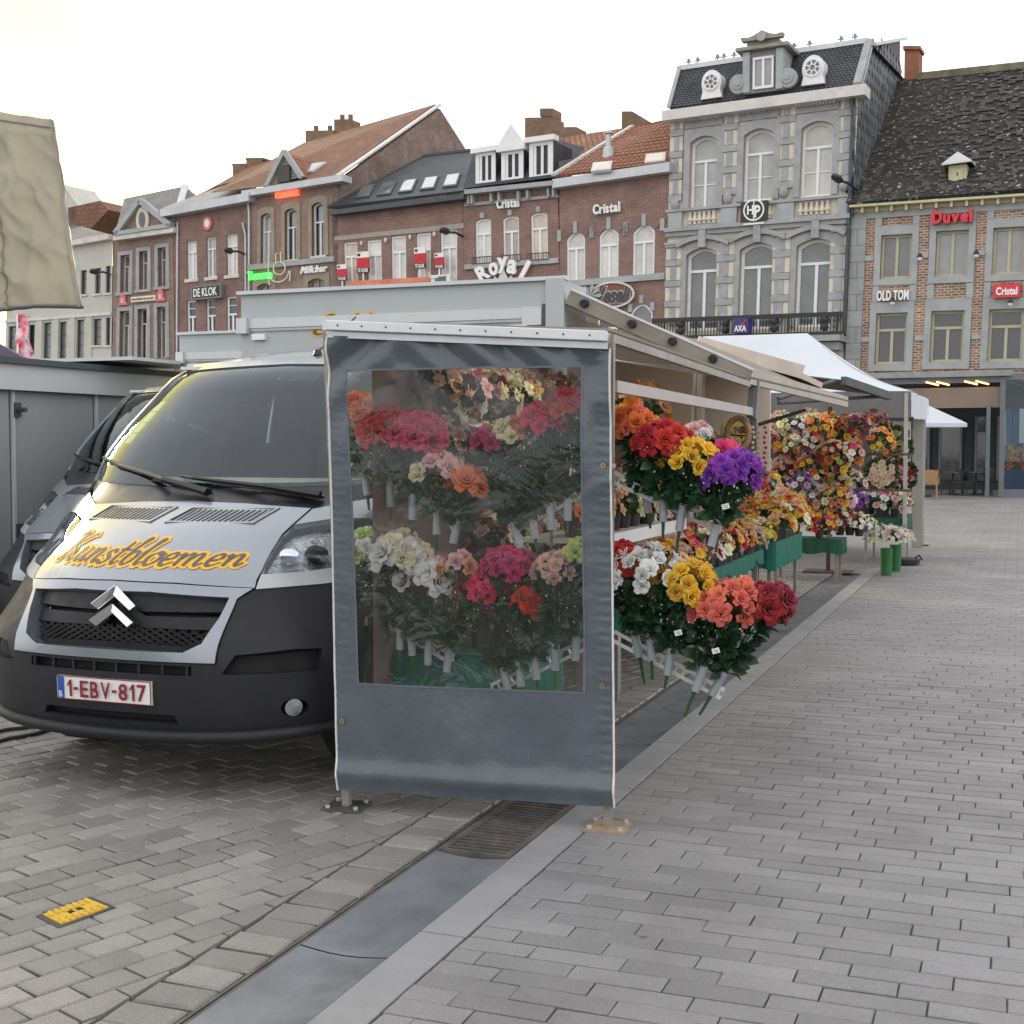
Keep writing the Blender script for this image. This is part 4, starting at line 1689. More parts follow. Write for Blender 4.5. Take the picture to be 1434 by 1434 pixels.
# ------------------------------------------------------------------ red brick house with arched white windows
h = House('arched_brick_house', 'red brick house with orange tiled roof and three arched white windows', (783, 262), (937, 240), (930.5, 474), (785, 480))
up = [h.rect(*w) for w in ((793, 326, 819.4, 393), (839, 320.5, 865.8, 390), (886.5, 316, 915.8, 386.3))]
lo = [h.rect(*w) for w in ((795, 433, 821, 478), (836.5, 429, 864.5, 478), (883, 426.5, 913, 476))]
h.wall(m_brick_red, [(r, .28) for r in up] + [(r, .35) for r in lo], reveal=.2)
for i, r in enumerate(up):
    h.window(r, .28, frame=m_upvc, pane=p_pale, fw=.085, depth=.12, transom=.33)
    mb = MB()
    o1 = h.outline(h.grow(r, .32, .34, .32, 0), .28)[2:]
    o0 = h.outline(r, .28)[2:]
    for a in range(len(o1) - 1):       # brick voussoir arch with three stones
        q = (o1[a], o1[a + 1], o0[a + 1], o0[a])
        mb.hexa([h.p(*x, -.05) for x in q], [h.p(*x, .03) for x in q])
    mb.build('brick_arch', m_brick_dark, h.root)
    for a in (0, 4, 8):
        mb = MB()
        c = o1[a]
        h.box(mb, (c[0] - .018, c[1] - .012, c[0] + .018, c[1] + .06), -.05, .07)
        mb.build('keystone', m_stone_l, h.root)
for i, r in enumerate(lo):
    h.window(r, .35, frame=m_upvc, pane=(p_warm, p_dark, p_mid)[i], fw=.085, depth=.12, transom=.62)
    for a in (0, .5, 1):
        mb = MB()
        u = r[0] + (r[2] - r[0]) * a
        v = r[1] + (.0 if a == .5 else .05)
        h.box(mb, (u - .018, v - .055, u + .018, v - .002), -.05, .07)
        mb.build('keystone', m_stone_l, h.root)
mb = MB()
h.pbox(mb, 784, 393.6, 930, 390.7, -.02, .14)
mb.build('string_course', m_stone_l, h.root)
mb = MB()
h.pbox(mb, 773, 251, 937, 239.8, -.2, .5)
mb.build('gutter', m_zinc, h.root)
mb = MB()
e0, e1, r1, r0 = fp(776, 249, .45), fp(937, 230, .45), fp(944, 168, -4.5), fp(886, 181, -4.5)
nn = (r1 - e1).cross(FU).normalized()
nn = nn if nn.z > 0 else -nn
mb.hexa([e0, e1, r1, r0], [p + nn * .1 for p in (e0, e1, r1, r0)])
mb.poly([r0, r1, r1 - FN * 4 - ZZ * 3, r0 - FN * 4 - ZZ * 3])
mb.build('roof', m_orange_tile, h.root)
for kk in range(13):      # tile courses stand proud
    mb = MB()
    v = (kk + .5) / 13
    a, b = e0 + (r0 - e0) * v + nn * .1, e1 + (r1 - e1) * v + nn * .1
    mb.bar(a, b, .09, .06)
    mb.build('tile_course', m_orange_tile, h.root)
mb = MB()
mb.bar(e0 + nn * .14, r0 + nn * .14, .24, .12)
mb.build('verge', m_offw, h.root)
for (x, y) in ((843, 234), (918, 222)):
    mb = MB()
    c = on_plane(x, y, e0 + nn * .14, nn)
    d = (r1 - e1).normalized()
    mb.box(c, FU * .45, d * .55, nn * .06)
    rw = mb.build('roof_window', m_zinc, h.root)
    mb = MB()
    mb.box(c + nn * .05, FU * .36, d * .46, nn * .02)
    mb.build('pane', p_warm, rw)
vp = empty('roof_vent', on_plane(852, 218, e0 + nn * .1, nn), 'small metal vent pipe standing on the orange tiled roof', 'vent pipe')
mb = MB()
q = WLOC[vp.name]
mb.tube([q - ZZ * .3, q + ZZ * .35, q + ZZ * .4, q + ZZ * .9], [.3, .22, .12, .12], 10)
mb.tube([q + ZZ * .93, q + ZZ * 1.0, q + ZZ * 1.1], [.2, .2, .06], 10)
mb.build('pipe', m_zinc, vp)
mb = MB()
chim(mb, 870.5, 155, 885, 200, -5.5, 3.0)
mb.build('chimney', m_brick_chim, h.root)
letter_sign(h, 'wall_sign', 'white block letters on the upper wall of the arched brick house', 'Cristal', 830, 286.5, 867.5, 296, m_let, off=.035)
ov = sign_root('oval_sign', h, 857, 426, .05, 'oval white rimmed sign with dark script and a pale flower at its left', 'sign')
c0 = h.p(*h.q(859, 413.5), .1)
mb = MB()
E = [(math.cos(i / 28 * 2 * math.pi), math.sin(i / 28 * 2 * math.pi)) for i in range(28)]
rx, rz = 1.02, .56
P0 = [c0 + FU * rx * a + ZZ * rz * b for a, b in E]
P1 = [c0 + FU * (rx - .08) * a + ZZ * (rz - .08) * b for a, b in E]
for i in range(28):
    j = (i + 1) % 28
    mb.hexa([P0[i], P0[j], P1[j], P1[i]], [x + FN * .1 for x in (P0[i], P0[j], P1[j], P1[i])])
mb.build('oval_rim', m_offw, ov)
mb = MB()
mb.prism([c0 + FU * .93 * a + ZZ * .47 * b for a, b in E], FN * .03)
mb.build('oval_panel', mat('sign_brick_red', (.2, .09, .07), .7), ov)
mb = MB()
solid2d(mb, text2d('Veseli', .035, shear=.3), lambda u, v, w: c0 + FU * (u - .45) * 1.55 + ZZ * (v - .5) * .72 + FN * w, .02, .09)
mb.build('lettering', mat('sign_dark_script', (.05, .05, .045), .5), ov)
mb = MB()
solid2d(mb, text2d('Veseli', .075, shear=.3), lambda u, v, w: c0 + FU * (u - .45) * 1.6 + ZZ * (v - .5) * .78 + FN * w, .02, .06)
mb.build('letter_outline', m_offw, ov)
mb = MB()
for i in range(9):
    t = i / 9 * 2 * math.pi
    q = c0 - FU * .95 + FN * .1
    mb.prism([q, q + FU * .42 * math.cos(t - .25) + ZZ * .36 * math.sin(t - .25), q + FU * .55 * math.cos(t) + ZZ * .5 * math.sin(t),
              q + FU * .42 * math.cos(t + .25) + ZZ * .36 * math.sin(t + .25)], FN * (.05 + .012 * i))
mb.build('flower_motif', m_stone_l, ov)
# ------------------------------------------------------------------ tall stone house with mansard roof
h = House('stone_house', 'tall ornate grey stone house with a slate mansard roof and white round dormers',
          (939, 164), (1197, 130), (1182, 468), (931.5, 475), depth=11)
up = [h.rect(*w) for w in ((968, 193, 1003.5, 290), (1043.3, 183, 1081.8, 279), (1123.8, 172.8, 1163.7, 273))]
lo = [h.rect(*w) for w in ((962.5, 349, 1005, 462), (1037.3, 342, 1082.8, 460), (1117, 336.4, 1164.7, 457))]
h.wall(m_sandstone, [(r, .22) for r in up] + [(r, .25) for r in lo], reveal=.4)
for i, r in enumerate(up):
    h.window(r, .22, frame=m_upvc, pane=p_pale, fw=.1, depth=.28, transom=.33, bars=(.66,))
    h.surround(r, .22, .26, m_stone, w1=.12, top=.34)
    mb = MB()
    g = h.grow(r, .26, 1.02, .26, 0)
    h.box(mb, (g[0], g[1], g[2], r[1] - .36 / h.Ht), -.05, .09)
    cp = mb.build('carved_panel', m_stone, h.root)
    mb = MB()
    for j in range(7):        # raised scrollwork on the panel
        u = g[0] + (g[2] - g[0]) * (.12 + .76 * j / 6)
        v = (g[1] + r[1] - .36 / h.Ht) / 2
        c = h.p(u, v, .1)
        mb.ball(c, .14, 8, 5, (1, .5, 1))
        if j < 6:
            c2 = h.p(u + (g[2] - g[0]) * .063, v + (.012 if j % 2 else -.012), .1)
            mb.tube([c, c2], .05, 5)
    mb.build('carving', m_stone, cp, smooth=True)
for i, r in enumerate(lo):
    h.window(r, .25, frame=m_upvc, pane=p_grey, fw=.11, depth=.28, transom=.27)
    h.surround(r, .25, .24, m_stone, w1=.1, top=.26)
    mb = MB()
    o1 = h.outline(h.grow(r, .46, .52, .46, 0), .3)[2:]
    o0 = h.outline(h.grow(r, .38, .34, .38, 0), .3)[2:]
    for a in range(len(o1) - 1):
        q = (o1[a], o1[a + 1], o0[a + 1], o0[a])
        mb.hexa([h.p(*x, -.05) for x in q], [h.p(*x, .24) for x in q])
    mb.build('window_hood', m_stone, h.root)
    mb = MB()
    c = (r[0] + r[2]) / 2
    h.box(mb, (c - .02, o1[4][1] - .02, c + .02, r[1] + .0), -.05, .3)
    mb.build('keystone', m_stone, h.root)
# pilasters of alternating blocks, each block a piece of its own
cols = [(940.5, 955, 165, 286), (1013, 1031.5, 157, 277), (1091, 1111, 146, 268), (1176, 1196, 136, 259)]
lows = [(934, 952.5, 348, 448), (1005.5, 1026, 340, 446), (1084, 1104, 333, 442), (1164.7, 1186, 327, 440)]
for grp, hi in ((cols, True), (lows, False)):
    for ci, (x0, x1, y0, y1) in enumerate(grp):
        u0, v0 = h.q(x0, y0)
        u1, v1 = h.q(x1, y1)
        v1 = h.q(x0, y1)[1]
        n = 8 if hi else 7
        for j in range(n):
            a, b = v0 + (v1 - v0) * (j + (.18 if j % 2 else 0) - (0 if j % 2 or not j else .18)) / n, v0 + (v1 - v0) * (j + 1 - (.18 if j % 2 else 0) + (0 if j % 2 else .18)) / n
            gap = .0012
            wide = j % 2 == 1
            mb = MB()
            if wide:
                h.box(mb, (u0 - .002, a + gap, u1 + .002, b - gap), -.03, .13)
                mb.build('quoin_block', m_stone, h.root)
            else:
                w3 = (u1 - u0)
                h.box(mb, (u0, a + gap, u0 + w3 * .3, b - gap), -.03, .09)
                h.box(mb, (u0 + w3 * .7, a + gap, u1, b - gap), -.03, .09)
                mb.build('quoin_block', m_sandstone, h.root)
                mb = MB()
                h.box(mb, (u0 + w3 * .31, a + gap, u0 + w3 * .69, b - gap), -.03, .11)
                mb.build('quoin_block', m_stone, h.root)
        mb = MB()
        c = h.p((u0 + u1) / 2, v1 + .006, .1)
        mb.ball(c, .2, 8, 6, (1, .6, 1.2))
        mb.build('boss', m_stone, h.root, smooth=True)
        mb = MB()
        h.box(mb, (u0 - .006, v0 - .022, u1 + .006, v0 - .012), -.03, .22)
        h.box(mb, (u0 - .003, v0 - .0115, u1 + .003, v0 - .001), -.03, .17)
        mb.build('capital', m_offw if hi else m_stone, h.root)
# middle entablature with pedestals, balusters and two cornices
yv = lambda px, py: h.q(px, py)[1]
vt, vb = yv(1000, 293), yv(1000, 315)
mb = MB()
h.box(mb, (-.008, vt - .012, 1.008, vt), -.05, .2)
h.box(mb, (-.01, vb + .002, 1.01, vb + .02), -.05, .3)
h.box(mb, (-.006, vb + .0205, 1.006, vb + .04), -.05, .18)
mb.build('string_course', m_stone, h.root)
for (x0, x1, y0, y1, _) in [(c[0] - 2, c[1] + 2, 0, 0, 0) for c in cols]:
    u0, u1 = h.q(x0, 290)[0], h.q(x1, 290)[0]
    mb = MB()
    h.box(mb, (u0, vt + .002, u1, vb), -.05, .16)
    mb.build('pedestal', m_stone_l, h.root)
for r in (up[0], up[1], up[2]):
    g = h.grow(r, .02)
    mb = MB()
    h.box(mb, (g[0], vt + .002, g[2], vt + .008), -.05, .12)
    h.box(mb, (g[0], vb - .008, g[2], vb - .001), -.05, .12)
    mb.build('balustrade_rail', m_stone, h.root)
    for j in range(6):
        u = g[0] + (g[2] - g[0]) * (j + .5) / 6
        top, bot = h.p(u, vt + .009, .08), h.p(u, vb - .009, .08)
        mb = MB()
        L = bot - top
        mb.tube([top, top + L * .2, top + L * .35, top + L * .7, top + L * .85, bot], [.08, .06, .07, .12, .07, .09], 7)
        mb.build('baluster', m_sandstone, h.root, smooth=True)
# main cornice with dentils
mb = MB()
h.pbox(mb, 927, 155, 1211, 132, -.3, .6)
mb.build('cornice', m_offw, h.root)
mb = MB()
h.box(mb, (-.005, -.004, 1.005, .012), -.05, .45)
mb.build('cornice_moulding', m_offw, h.root)
for k3, (ua, ub) in enumerate(((cols[0][1] + 4, cols[1][0] - 4), (cols[2][1] + 4, cols[3][0] - 4))):
    pa_, pb_ = h.q(ua, 160)[0], h.q(ub, 145)[0]
    for j in range(12):
        u = pa_ + (pb_ - pa_) * (j + .5) / 12
        mb = MB()
        h.box(mb, (u - .005, .0125, u + .005, .035), -.02, .28)
        mb.build('dentil', m_offw, h.root)
mb = MB()       # bare patch of brick where the render has fallen under the cornice
h.pbox(mb, 1034, 158, 1088, 151.5, -.02, .05)
mb.build('bare_brick', m_brick_dark, h.root)
# mansard
BL, BR = fp(937, 152, .1), fp(1200, 119, .1)
TL, TR = fp(952, 97, -1.2), fp(1217, 58, -1.2)
mb = MB()
mb.poly([BL, BR, TR, TL])
DD = -FN * 10
mb.poly([BL, TL, TL + DD, BL + DD])
mb.poly([TL, TR, TR + DD + ZZ * .4, TL + DD + ZZ * .4])
mb.build('mansard_roof', m_slate, h.root)
nn = (TR - BR).cross(FU).normalized()
nn = nn if nn.dot(FN) > 0 else -nn
wv = (TL - BL)
# slates on the front slope: staggered lozenge rows, real overlapping pieces
mb = MB()
rows, colsn = 17, 46
for j in range(rows):
    for i in range(colsn):
        u = (i + (.5 if j % 2 else 0)) / colsn
        if u > .99:
            continue
        v0 = j / rows
        a = BL * (1 - u) + BR * u
        b = TL * (1 - u) + TR * u
        c = a + (b - a) * v0
        d = (b - a) / rows
        hw_ = FU * (h.W / colsn * .5)
        lift = nn * (.035 + .01 * RND.random())
        mb.poly([c - hw_ * .96 + d * .5 + lift, c + lift + d * .02, c + hw_ * .96 + d * .5 + lift, c + hw_ * .9 + d * 1.5 + nn * .006, c - hw_ * .9 + d * 1.5 + nn * .006])
mb.build('slates', mat('slate_pieces', (.055, .06, .068), .55, var=.35, vscale=1.2), h.root, kind='stuff')
mb = MB()
mb.bar(TL + nn * .05 - FU * .1, TR + nn * .05, .16, .2)
mb.build('ridge_flashing', m_zinc, h.root)
mb = MB()
mb.bar(BR + nn * .08 + FU * .02, TR + nn * .08 + FU * .02, .3, .1)
mb.build('hip_flashing', m_stone, h.root)
mb = MB()
mb.bar(BL + nn * .08, TL + nn * .08, .16, .08)
mb.build('hip_flashing', m_stone, h.root)
# crest of small iron finials
for i in range(9):
    u = (.05, .1, .21, .245, .3, .62, .7, .86, .93)[i]
    c = TL + (TR - TL) * u + ZZ * .12
    mb = MB()
    mb.tube([c, c + ZZ * .16], .04, 5)
    mb.ball(c + ZZ * .2, .075, 6, 5)
    mb.bar(c + ZZ * .12 - FU * .13, c + ZZ * .12 + FU * .13, .045)
    mb.build('roof_finial', mat('finial_grey', (.3, .29, .25), .7), h.root)
# round dormers
for (x0, y0, x1, y1) in ((980.3, 98, 1011.6, 138.2), (1121, 77, 1155.5, 119)):
    A, B = fp(x0 + 2, y1 + 1, .15), fp(x1 - 2, y1 - 3, .15)
    T = fp((x0 + x1) / 2, y0, .15).z
    wd = (B - A).length
    Ht = T - A.z
    ux = (B - A).normalized()
    prof = [(-.04, 0), (-.0, .10), (.06, .30), (.0, .46)]
    arc = [(.5 + .5 * math.cos(math.pi - math.pi * i / 12), .56 + .44 * math.sin(math.pi * i / 12)) for i in range(13)]
    rpro = [(1 - x, y) for x, y in reversed(prof)]
    pts2 = prof + arc + rpro
    mb = MB()
    mb.prism([A + ux * wd * x + ZZ * Ht * y for x, y in pts2], FN * -1.3)
    d = mb.build('round_dormer', m_white, h.root)
    mb = MB()
    c = A + ux * wd * .5 + ZZ * Ht * .56
    mb.prism([c + ux * wd * .33 * a + ZZ * wd * .33 * b for a, b in E], FN * .03)
    mb.build('round_pane', p_mid, d)
    mb = MB()
    for i in range(28):
        j = (i + 1) % 28
        for ra, rb in ((.40, .33), (.16, .12)):
            q = [c + ux * wd * rr_ * E[kk][0] + ZZ * wd * rr_ * E[kk][1] for rr_, kk in ((ra, i), (ra, j), (rb, j), (rb, i))]
            mb.hexa(q, [x + FN * .08 for x in q])
    for i in range(0, 28, 4):
        mb.bar(c + (ux * wd * .13 * E[i][0] + ZZ * wd * .13 * E[i][1]) + FN * .05, c + (ux * wd * .34 * E[i][0] + ZZ * wd * .34 * E[i][1]) + FN * .05, .05, .05, up=FN)
    mb.build('round_frame', m_white, d)
# the stone dormer in the middle
A, B = fp(1041, 131, .3), fp(1097, 124, .3)
ux = (B - A).normalized()
wd = (B - A).length
top = fp(1069, 70, .3).z
Ht = top - A.z
mb = MB()
mb.prism([A - FN * 2.2, B - FN * 2.2, B - FN * .1, A - FN * .1], ZZ * Ht)
d = mb.build('stone_dormer', m_stone, h.root)
mb = MB()
for a, b in ((.0, .17), (.83, 1.0)):
    mb = MB()
    q = A + ux * wd * a
    e = A + ux * wd * b
    mb.prism([q - FN * .12, e - FN * .12, e + FN * .12, q + FN * .12], ZZ * Ht * .98)
    mb.build('dormer_pilaster', m_stone_l, d)
mb = MB()
z0, z1 = .06, .82
q = A + ux * wd * .24 + ZZ * Ht * z0
e = A + ux * wd * .76 + ZZ * Ht * z0
mb.prism([q - FN * .14, e - FN * .14, e - FN * .02, q - FN * .02], ZZ * Ht * (z1 - z0))
wdw = mb.build('window', p_grey, d)
mb = MB()
for kx, kw in ((0, .1), (.44, .12), (.9, .1)):
    s0 = q + (e - q) * kx
    s1 = q + (e - q) * (kx + kw)
    mb.prism([s0 - FN * .02, s1 - FN * .02, s1 + FN * .05, s0 + FN * .05], ZZ * Ht * (z1 - z0))
for kz in (0, .94):
    s0, s1 = q + ZZ * Ht * (z1 - z0) * kz + FN * .002, e + ZZ * Ht * (z1 - z0) * kz + FN * .002
    mb.prism([s0 - FN * .02, s1 - FN * .02, s1 + FN * .05, s0 + FN * .05], ZZ * .1)
mb.build('frame', m_white, wdw)
mb = MB()
t0 = A + ZZ * Ht
mb.prism([t0 - ux * .25 - FN * 1.5 + ZZ * .004, t0 + ux * (wd + .25) - FN * 1.5 + ZZ * .004, t0 + ux * (wd + .25) + FN * .3 + ZZ * .004, t0 - ux * .25 + FN * .3 + ZZ * .004], ZZ * .13)
mb.prism([t0 + ux * wd * .1 - FN * .8 + ZZ * .14, t0 + ux * wd * .9 - FN * .8 + ZZ * .14, t0 + ux * wd * .9 + FN * .1 + ZZ * .14, t0 + ux * wd * .1 + FN * .1 + ZZ * .14], ZZ * .2)
pt0 = t0 + ZZ * .343
ptop = fp(1068, 45, .3).z - pt0.z
mb.prism([pt0 + ux * wd * x + ZZ * ptop * z for x, z in ((.0, .0), (1.0, .0), (1.03, .42), (.93, .45), (.86, .34), (.70, .52), (.5, 1.0), (.30, .52), (.14, .34), (.07, .45), (-.03, .42))], FN * .3)
mb.build('dormer_pediment', mat('weathered_stone', (.27, .25, .21), .85, var=.2), d)
mb = MB()
c = pt0 + ux * wd * .5 + ZZ * ptop * .3 + FN * .31
mb.prism([c + ux * .19 * a + ZZ * .19 * b for a, b in E], FN * .06)
mb.build('medallion', m_stone, d)
for sx in (-.12, 1.12):
    mb = MB()
    c = A + ux * wd * sx + ZZ * .38
    P_ = []
    for rr_ in (.36, .22, .1):
        mb2 = [c + ux * rr_ * a + ZZ * rr_ * 1.05 * b for a, b in E]
        mb.prism([x - FN * .1 for x in mb2], FN * (.2 + (.36 - rr_) * .4))
    mb.build('volute', m_stone, d)
# side wall hung with large slates
Pn = h.p(1, .02)
sd = lambda x, y: on_plane(x, y, Pn + FU * .02, FU)
outl = [sd(1197, 136), sd(1216, 63), sd(1261, 55), sd(1264, 112), sd(1216, 232), sd(1194, 292)]
far_ = max(-(p - outl[0]).dot(FN) for p in outl)
wallp = [outl[0], outl[1], outl[2], V((outl[2].x, outl[2].y, 4)), V((outl[0].x, outl[0].y, 4))]
mb = MB()
mb.prism([p - FU * .3 for p in wallp], FU * .29)
sw = mb.build('side_wall', m_slate, h.root)
poly2 = [(-(p - outl[0]).dot(FN), p.z) for p in wallp]
mb = MB()
S = .62
dmax = max(p[0] for p in poly2)
mesh_sh = bpy.data.meshes.new('shingle')
mesh_sh.from_pydata([tuple(FN * -x + ZZ * z + FU * y) for x, y, z in ((-S / 2, .05, S * .78), (0, .02, 0), (S / 2, .05, S * .78), (0, .0, S * 1.56))] +
                    [tuple(FN * -x + ZZ * z + FU * y) for x, y, z in ((-S / 2, .03, S * .78), (0, .0, 0), (S / 2, .03, S * .78), (0, -.02, S * 1.56))], [],
                    [(0, 1, 2, 3), (7, 6, 5, 4), (0, 4, 5, 1), (1, 5, 6, 2)])
mesh_sh.materials.append(m_slate_side)
zmin = min(p.z for p in outl)
j = 0
cnt = 0
z = 4.5
while z < outl[1].z + .5:
    i = 0
    while i * S < dmax + S:
        x = i * S + (S / 2 if j % 2 else 0)
        c = outl[0] + FN * -x
        c = V((c.x, c.y, z))
        q = cam_px(c + ZZ * S * .7)
        if inside((x, z + S * .3), poly2) and inside((x, z + S * 1.1), poly2) and q and q[1] < 320 and cnt < 295:
            o = inst('shingle', mesh_sh, h.root, c + FU * .01)
            cnt += 1
        i += 1
    z += S * .78
    j += 1
mb = MB()
mb.bar(outl[1] + FU * .06, outl[2] + FU * .06, .5, .12)
mb.bar(outl[0] + FU * .06, outl[1] + FU * .06, .25, .1)
mb.build('side_flashing', m_zinc, h.root)
mb = MB()
A = on_plane(1266, 112, Pn - FN * (far_ + .6), FN)
chim(mb, 1266, 66, 1286, 122, -(far_ + 1.0) , .9)
chim(mb, 1264.5, 62.5, 1288.5, 69, -(far_ + .9), 1.1)
mb.build('chimney', brick_mat('red_chimney_brick', (.36, .13, .07), (.3, .11, .06), (.2, .14, .1), bw=.26, bh=.09), h.root)
mb = MB()
mb.tube([h.p(.995, .03, .25), h.p(1.005, .1, .2), h.p(1.005, 1.0, .2)], .08)
mb.build('downpipe', m_gutter_dk, h.root)
# balcony
vtop = yv(1050, 446.5)
mb = MB()
h.box(mb, (-.03, vtop - .006, 1.015, vtop + .012), .85, 1.05)
h.box(mb, (-.03, vtop + .075, 1.015, vtop + .088), .85, 1.05)
mb.build('balcony_rail', m_black_iron, h.root)
mb = MB()
h.box(mb, (-.03, vtop + .09, 1.015, vtop + .115), 0, 1.15)
h.box(mb, (-.01, vtop + .118, 1.0, vtop + .15), 0, .8)
mb.build('balcony_slab', m_stone, h.root)
for i in range(62):
    u = -.025 + 1.035 * i / 61
    mb = MB()
    wd = .0035 if i % 15 else .012
    h.box(mb, (u - wd / 2, vtop + .0125, u + wd / 2, vtop + .0745), .92, .98)
    mb.build('baluster', m_black_iron, h.root)
for u in (.14, .4, .665, .93):
    mb = MB()
    for dz in (.025, .055):
        c = h.p(u, vtop + dz, 1.0)
        mb.ball(c, .17, 8, 6, (1, .5, 1))
    mb.build('balcony_ornament', m_black_iron, h.root)
box_sign(h, 'square_sign', 'black square sign with white ring emblem on the stone house', 1037.5, 283.5, 1074, 309, m_board, .2, .32, [])
sq = bpy.data.objects['square_sign']
mb = MB()
c0 = h.p(*h.qw(1055.5, 294, .34), .33)
for i in range(28):
    j = (i + 1) % 28
    q = [c0 + FU * rr_ * E[kk][0] + ZZ * rr_ * E[kk][1] for rr_, kk in ((.43, i), (.43, j), (.37, j), (.37, i))]
    mb.hexa(q, [x + FN * .02 for x in q])
mb.build('ring', m_let, sq)
mb = MB()
solid2d(mb, text2d('H', .03), lambda u, v, w: c0 + FU * (-.27 + u * .26) + ZZ * (-.17 + v * .36) + FN * w, 0, .02)
solid2d(mb, text2d('P', .03), lambda u, v, w: c0 + FU * (.03 + u * .24) + ZZ * (-.30 + v * .48) + FN * w, 0, .02)
mb.box(c0 + FU * .0 + FN * .01, FU * .02, FN * .01, ZZ * .4)
mb.build('lettering', m_let, sq)
mb = MB()
mb.box(c0 - ZZ * .54 + FN * .01, FU * .42, FN * .01, ZZ * .03)
mb.build('underline', m_let, sq)
cs = sign_root('cube_sign', h, 1036, 469, 1.1, 'dark blue cube sign with white letters hanging on the balcony', 'sign')
m_blue = mat('sign_blue', (.03, .03, .17), .4)
mb = MB()
h.pbox(mb, 1027, 446, 1047, 466, 1.1, 1.7)
mb.build('cube_body', m_blue, cs)
h.text(text2d('AXA', .03), h.rect(1028.5, 456, 1045, 464, 1.7), 1.69, 1.73, 'lettering', m_let, cs)
mb = MB()
mb.bar(h.p(*h.qw(1037, 456, 1.72), 1.72), h.p(*h.qw(1044.5, 448.5, 1.72), 1.72), .05, .03, up=FN)
mb.build('slash', mat('slash_red', (.6, .03, .04), .4), cs)

# ------------------------------------------------------------------ old house on the right: brick panels in grey stone framing
h = House('framed_brick_house', 'old house of brick panels in pale stone framing under a huge dark mossy roof', (1193.4, 299), (1434, 283.5), (1423, 515), (1183.5, 518), depth=12)
UX = 1.55
wu = [(1234.8, 329.7, 1275.3, 389.3), (1311.7, 324.2, 1354.5, 386.3), (1391.5, 319.5, 1434, 383), (1471, 314, 1514, 380)]
wl_ = [(1227.7, 438.9, 1268.2, 509.6), (1304.6, 435.8, 1348, 506.6), (1385.5, 433.4, 1431, 505.6), (1466, 431, 1510, 504)]
up = [h.rect(*w) for w in wu]
lo = [h.rect(*w) for w in wl_]
h.wall(m_brick_panel, [(r, 0) for r in up + lo], reveal=.3, u1=UX)
for r in up:
    h.window(r, frame=m_olive_frame, pane=p_grey, fw=.1, depth=.2)
    h.surround(r, 0, .24, m_stone_l, w1=.06, top=.34, bottom=.24)
for r in lo:
    h.window(r, frame=m_olive_frame, pane=p_dark, fw=.1, depth=.2, transom=.33)
    h.surround(r, 0, .24, m_stone_l, w1=.06, top=.42, bottom=.26)
# stone frame: corner ashlar, bands and short uprights
mb = MB()
h.box(mb, (0, 0, .092, 1), -.02, .075)
mb.build('corner_stones', m_ashlar, h.root)
mb = MB()
h.box(mb, (.0925, .0, UX, .04), -.02, .07)
mb.build('stone_band', m_stone_l, h.root)
xs = [.0925]
for r in up:
    xs += [r[0] - .26 / h.W, r[2] + .26 / h.W]
xs.append(UX)
yb1 = yv(1300, 361.5)
h_yv = lambda px, py: h.q(px, py)[1]
va, vb_ = h_yv(1215, 358.5), h_yv(1215, 365.5)
vc, vd = h_yv(1215, 472), h_yv(1215, 478.5)
for i in range(0, len(xs) - 1, 2):
    for a, b in ((va, vb_), (vc, vd)):
        mb = MB()
        h.box(mb, (xs[i] + .0005, a, xs[i + 1] - .0005, b), -.02, .05)
        mb.build('stone_band', m_stone_l, h.root)
for r, r2 in zip(up, lo):      # uprights joining upper and lower windows
    for side in (0, 1):
        mb = MB()
        ua = r[0] - .24 / h.W if side == 0 else r[2]
        h.box(mb, (ua, r[3] + .27 / h.Ht, ua + .24 / h.W, r2[1] - .43 / h.Ht), -.02, .058)
        h.box(mb, (ua, .041, ua + .24 / h.W, r[1] - .35 / h.Ht), -.02, .058)
        h.box(mb, (ua - .01, r2[3] + .27 / h.Ht, ua - .01 + .24 / h.W, 1.0), -.02, .058)
        mb.build('stone_upright', m_stone_l, h.root)
mb = MB()
h.pbox(mb, 1189, 287, 1434, 274, -.2, .5)
r = h.rect(1189, 287, 1434, 274, .5)
mb = MB()
h.box(mb, (r[0], r[1], UX, r[3]), -.2, .5)
mb.build('cornice', m_cream_paint, h.root)
mb = MB()
h.box(mb, (r[0] + .005, r[3] + .001, UX, -.002), -.02, .12)
mb.build('frieze', m_cream_paint, h.root)
for i in range(18):
    u = .075 + i * .0875
    mb = MB()
    h.box(mb, (u - .007, r[3] + .001, u + .007, r[3] + .036), .121, .4)
    mb.build('bracket', m_cream_paint, h.root)
E0 = fp(1192, 288, .45)
E1_ = E0 + (fp(1434, 269, .45) - E0) * UX
R0 = fp(1285, 113.5, -8)
R1 = R0 + (fp(1434, 98, -8) - R0) * 2.3
V0 = fp(1222, 220, -3.0)
mb = MB()
nn = (R0 - E0).cross(FU).normalized()
nn = nn if nn.z > 0 else -nn
L0 = E0 + (R0 - E0)
Rl = E0 + ((R0 - E0) - FU * (R0 - E0).dot(FU))
mb.hexa([E0, E1_, R1, R0], [p + nn * .12 for p in (E0, E1_, R1, R0)])
mb.poly([E0 + nn * .12, R0 + nn * .12, Rl - FU * .4 + nn * .1, E0 - FU * .2 + nn * .1])
mb.poly([R0, R1, R1 - FN * 8 - ZZ * 6, R0 - FN * 8 - ZZ * 6])
mb.build('roof', m_moss_roof, h.root)
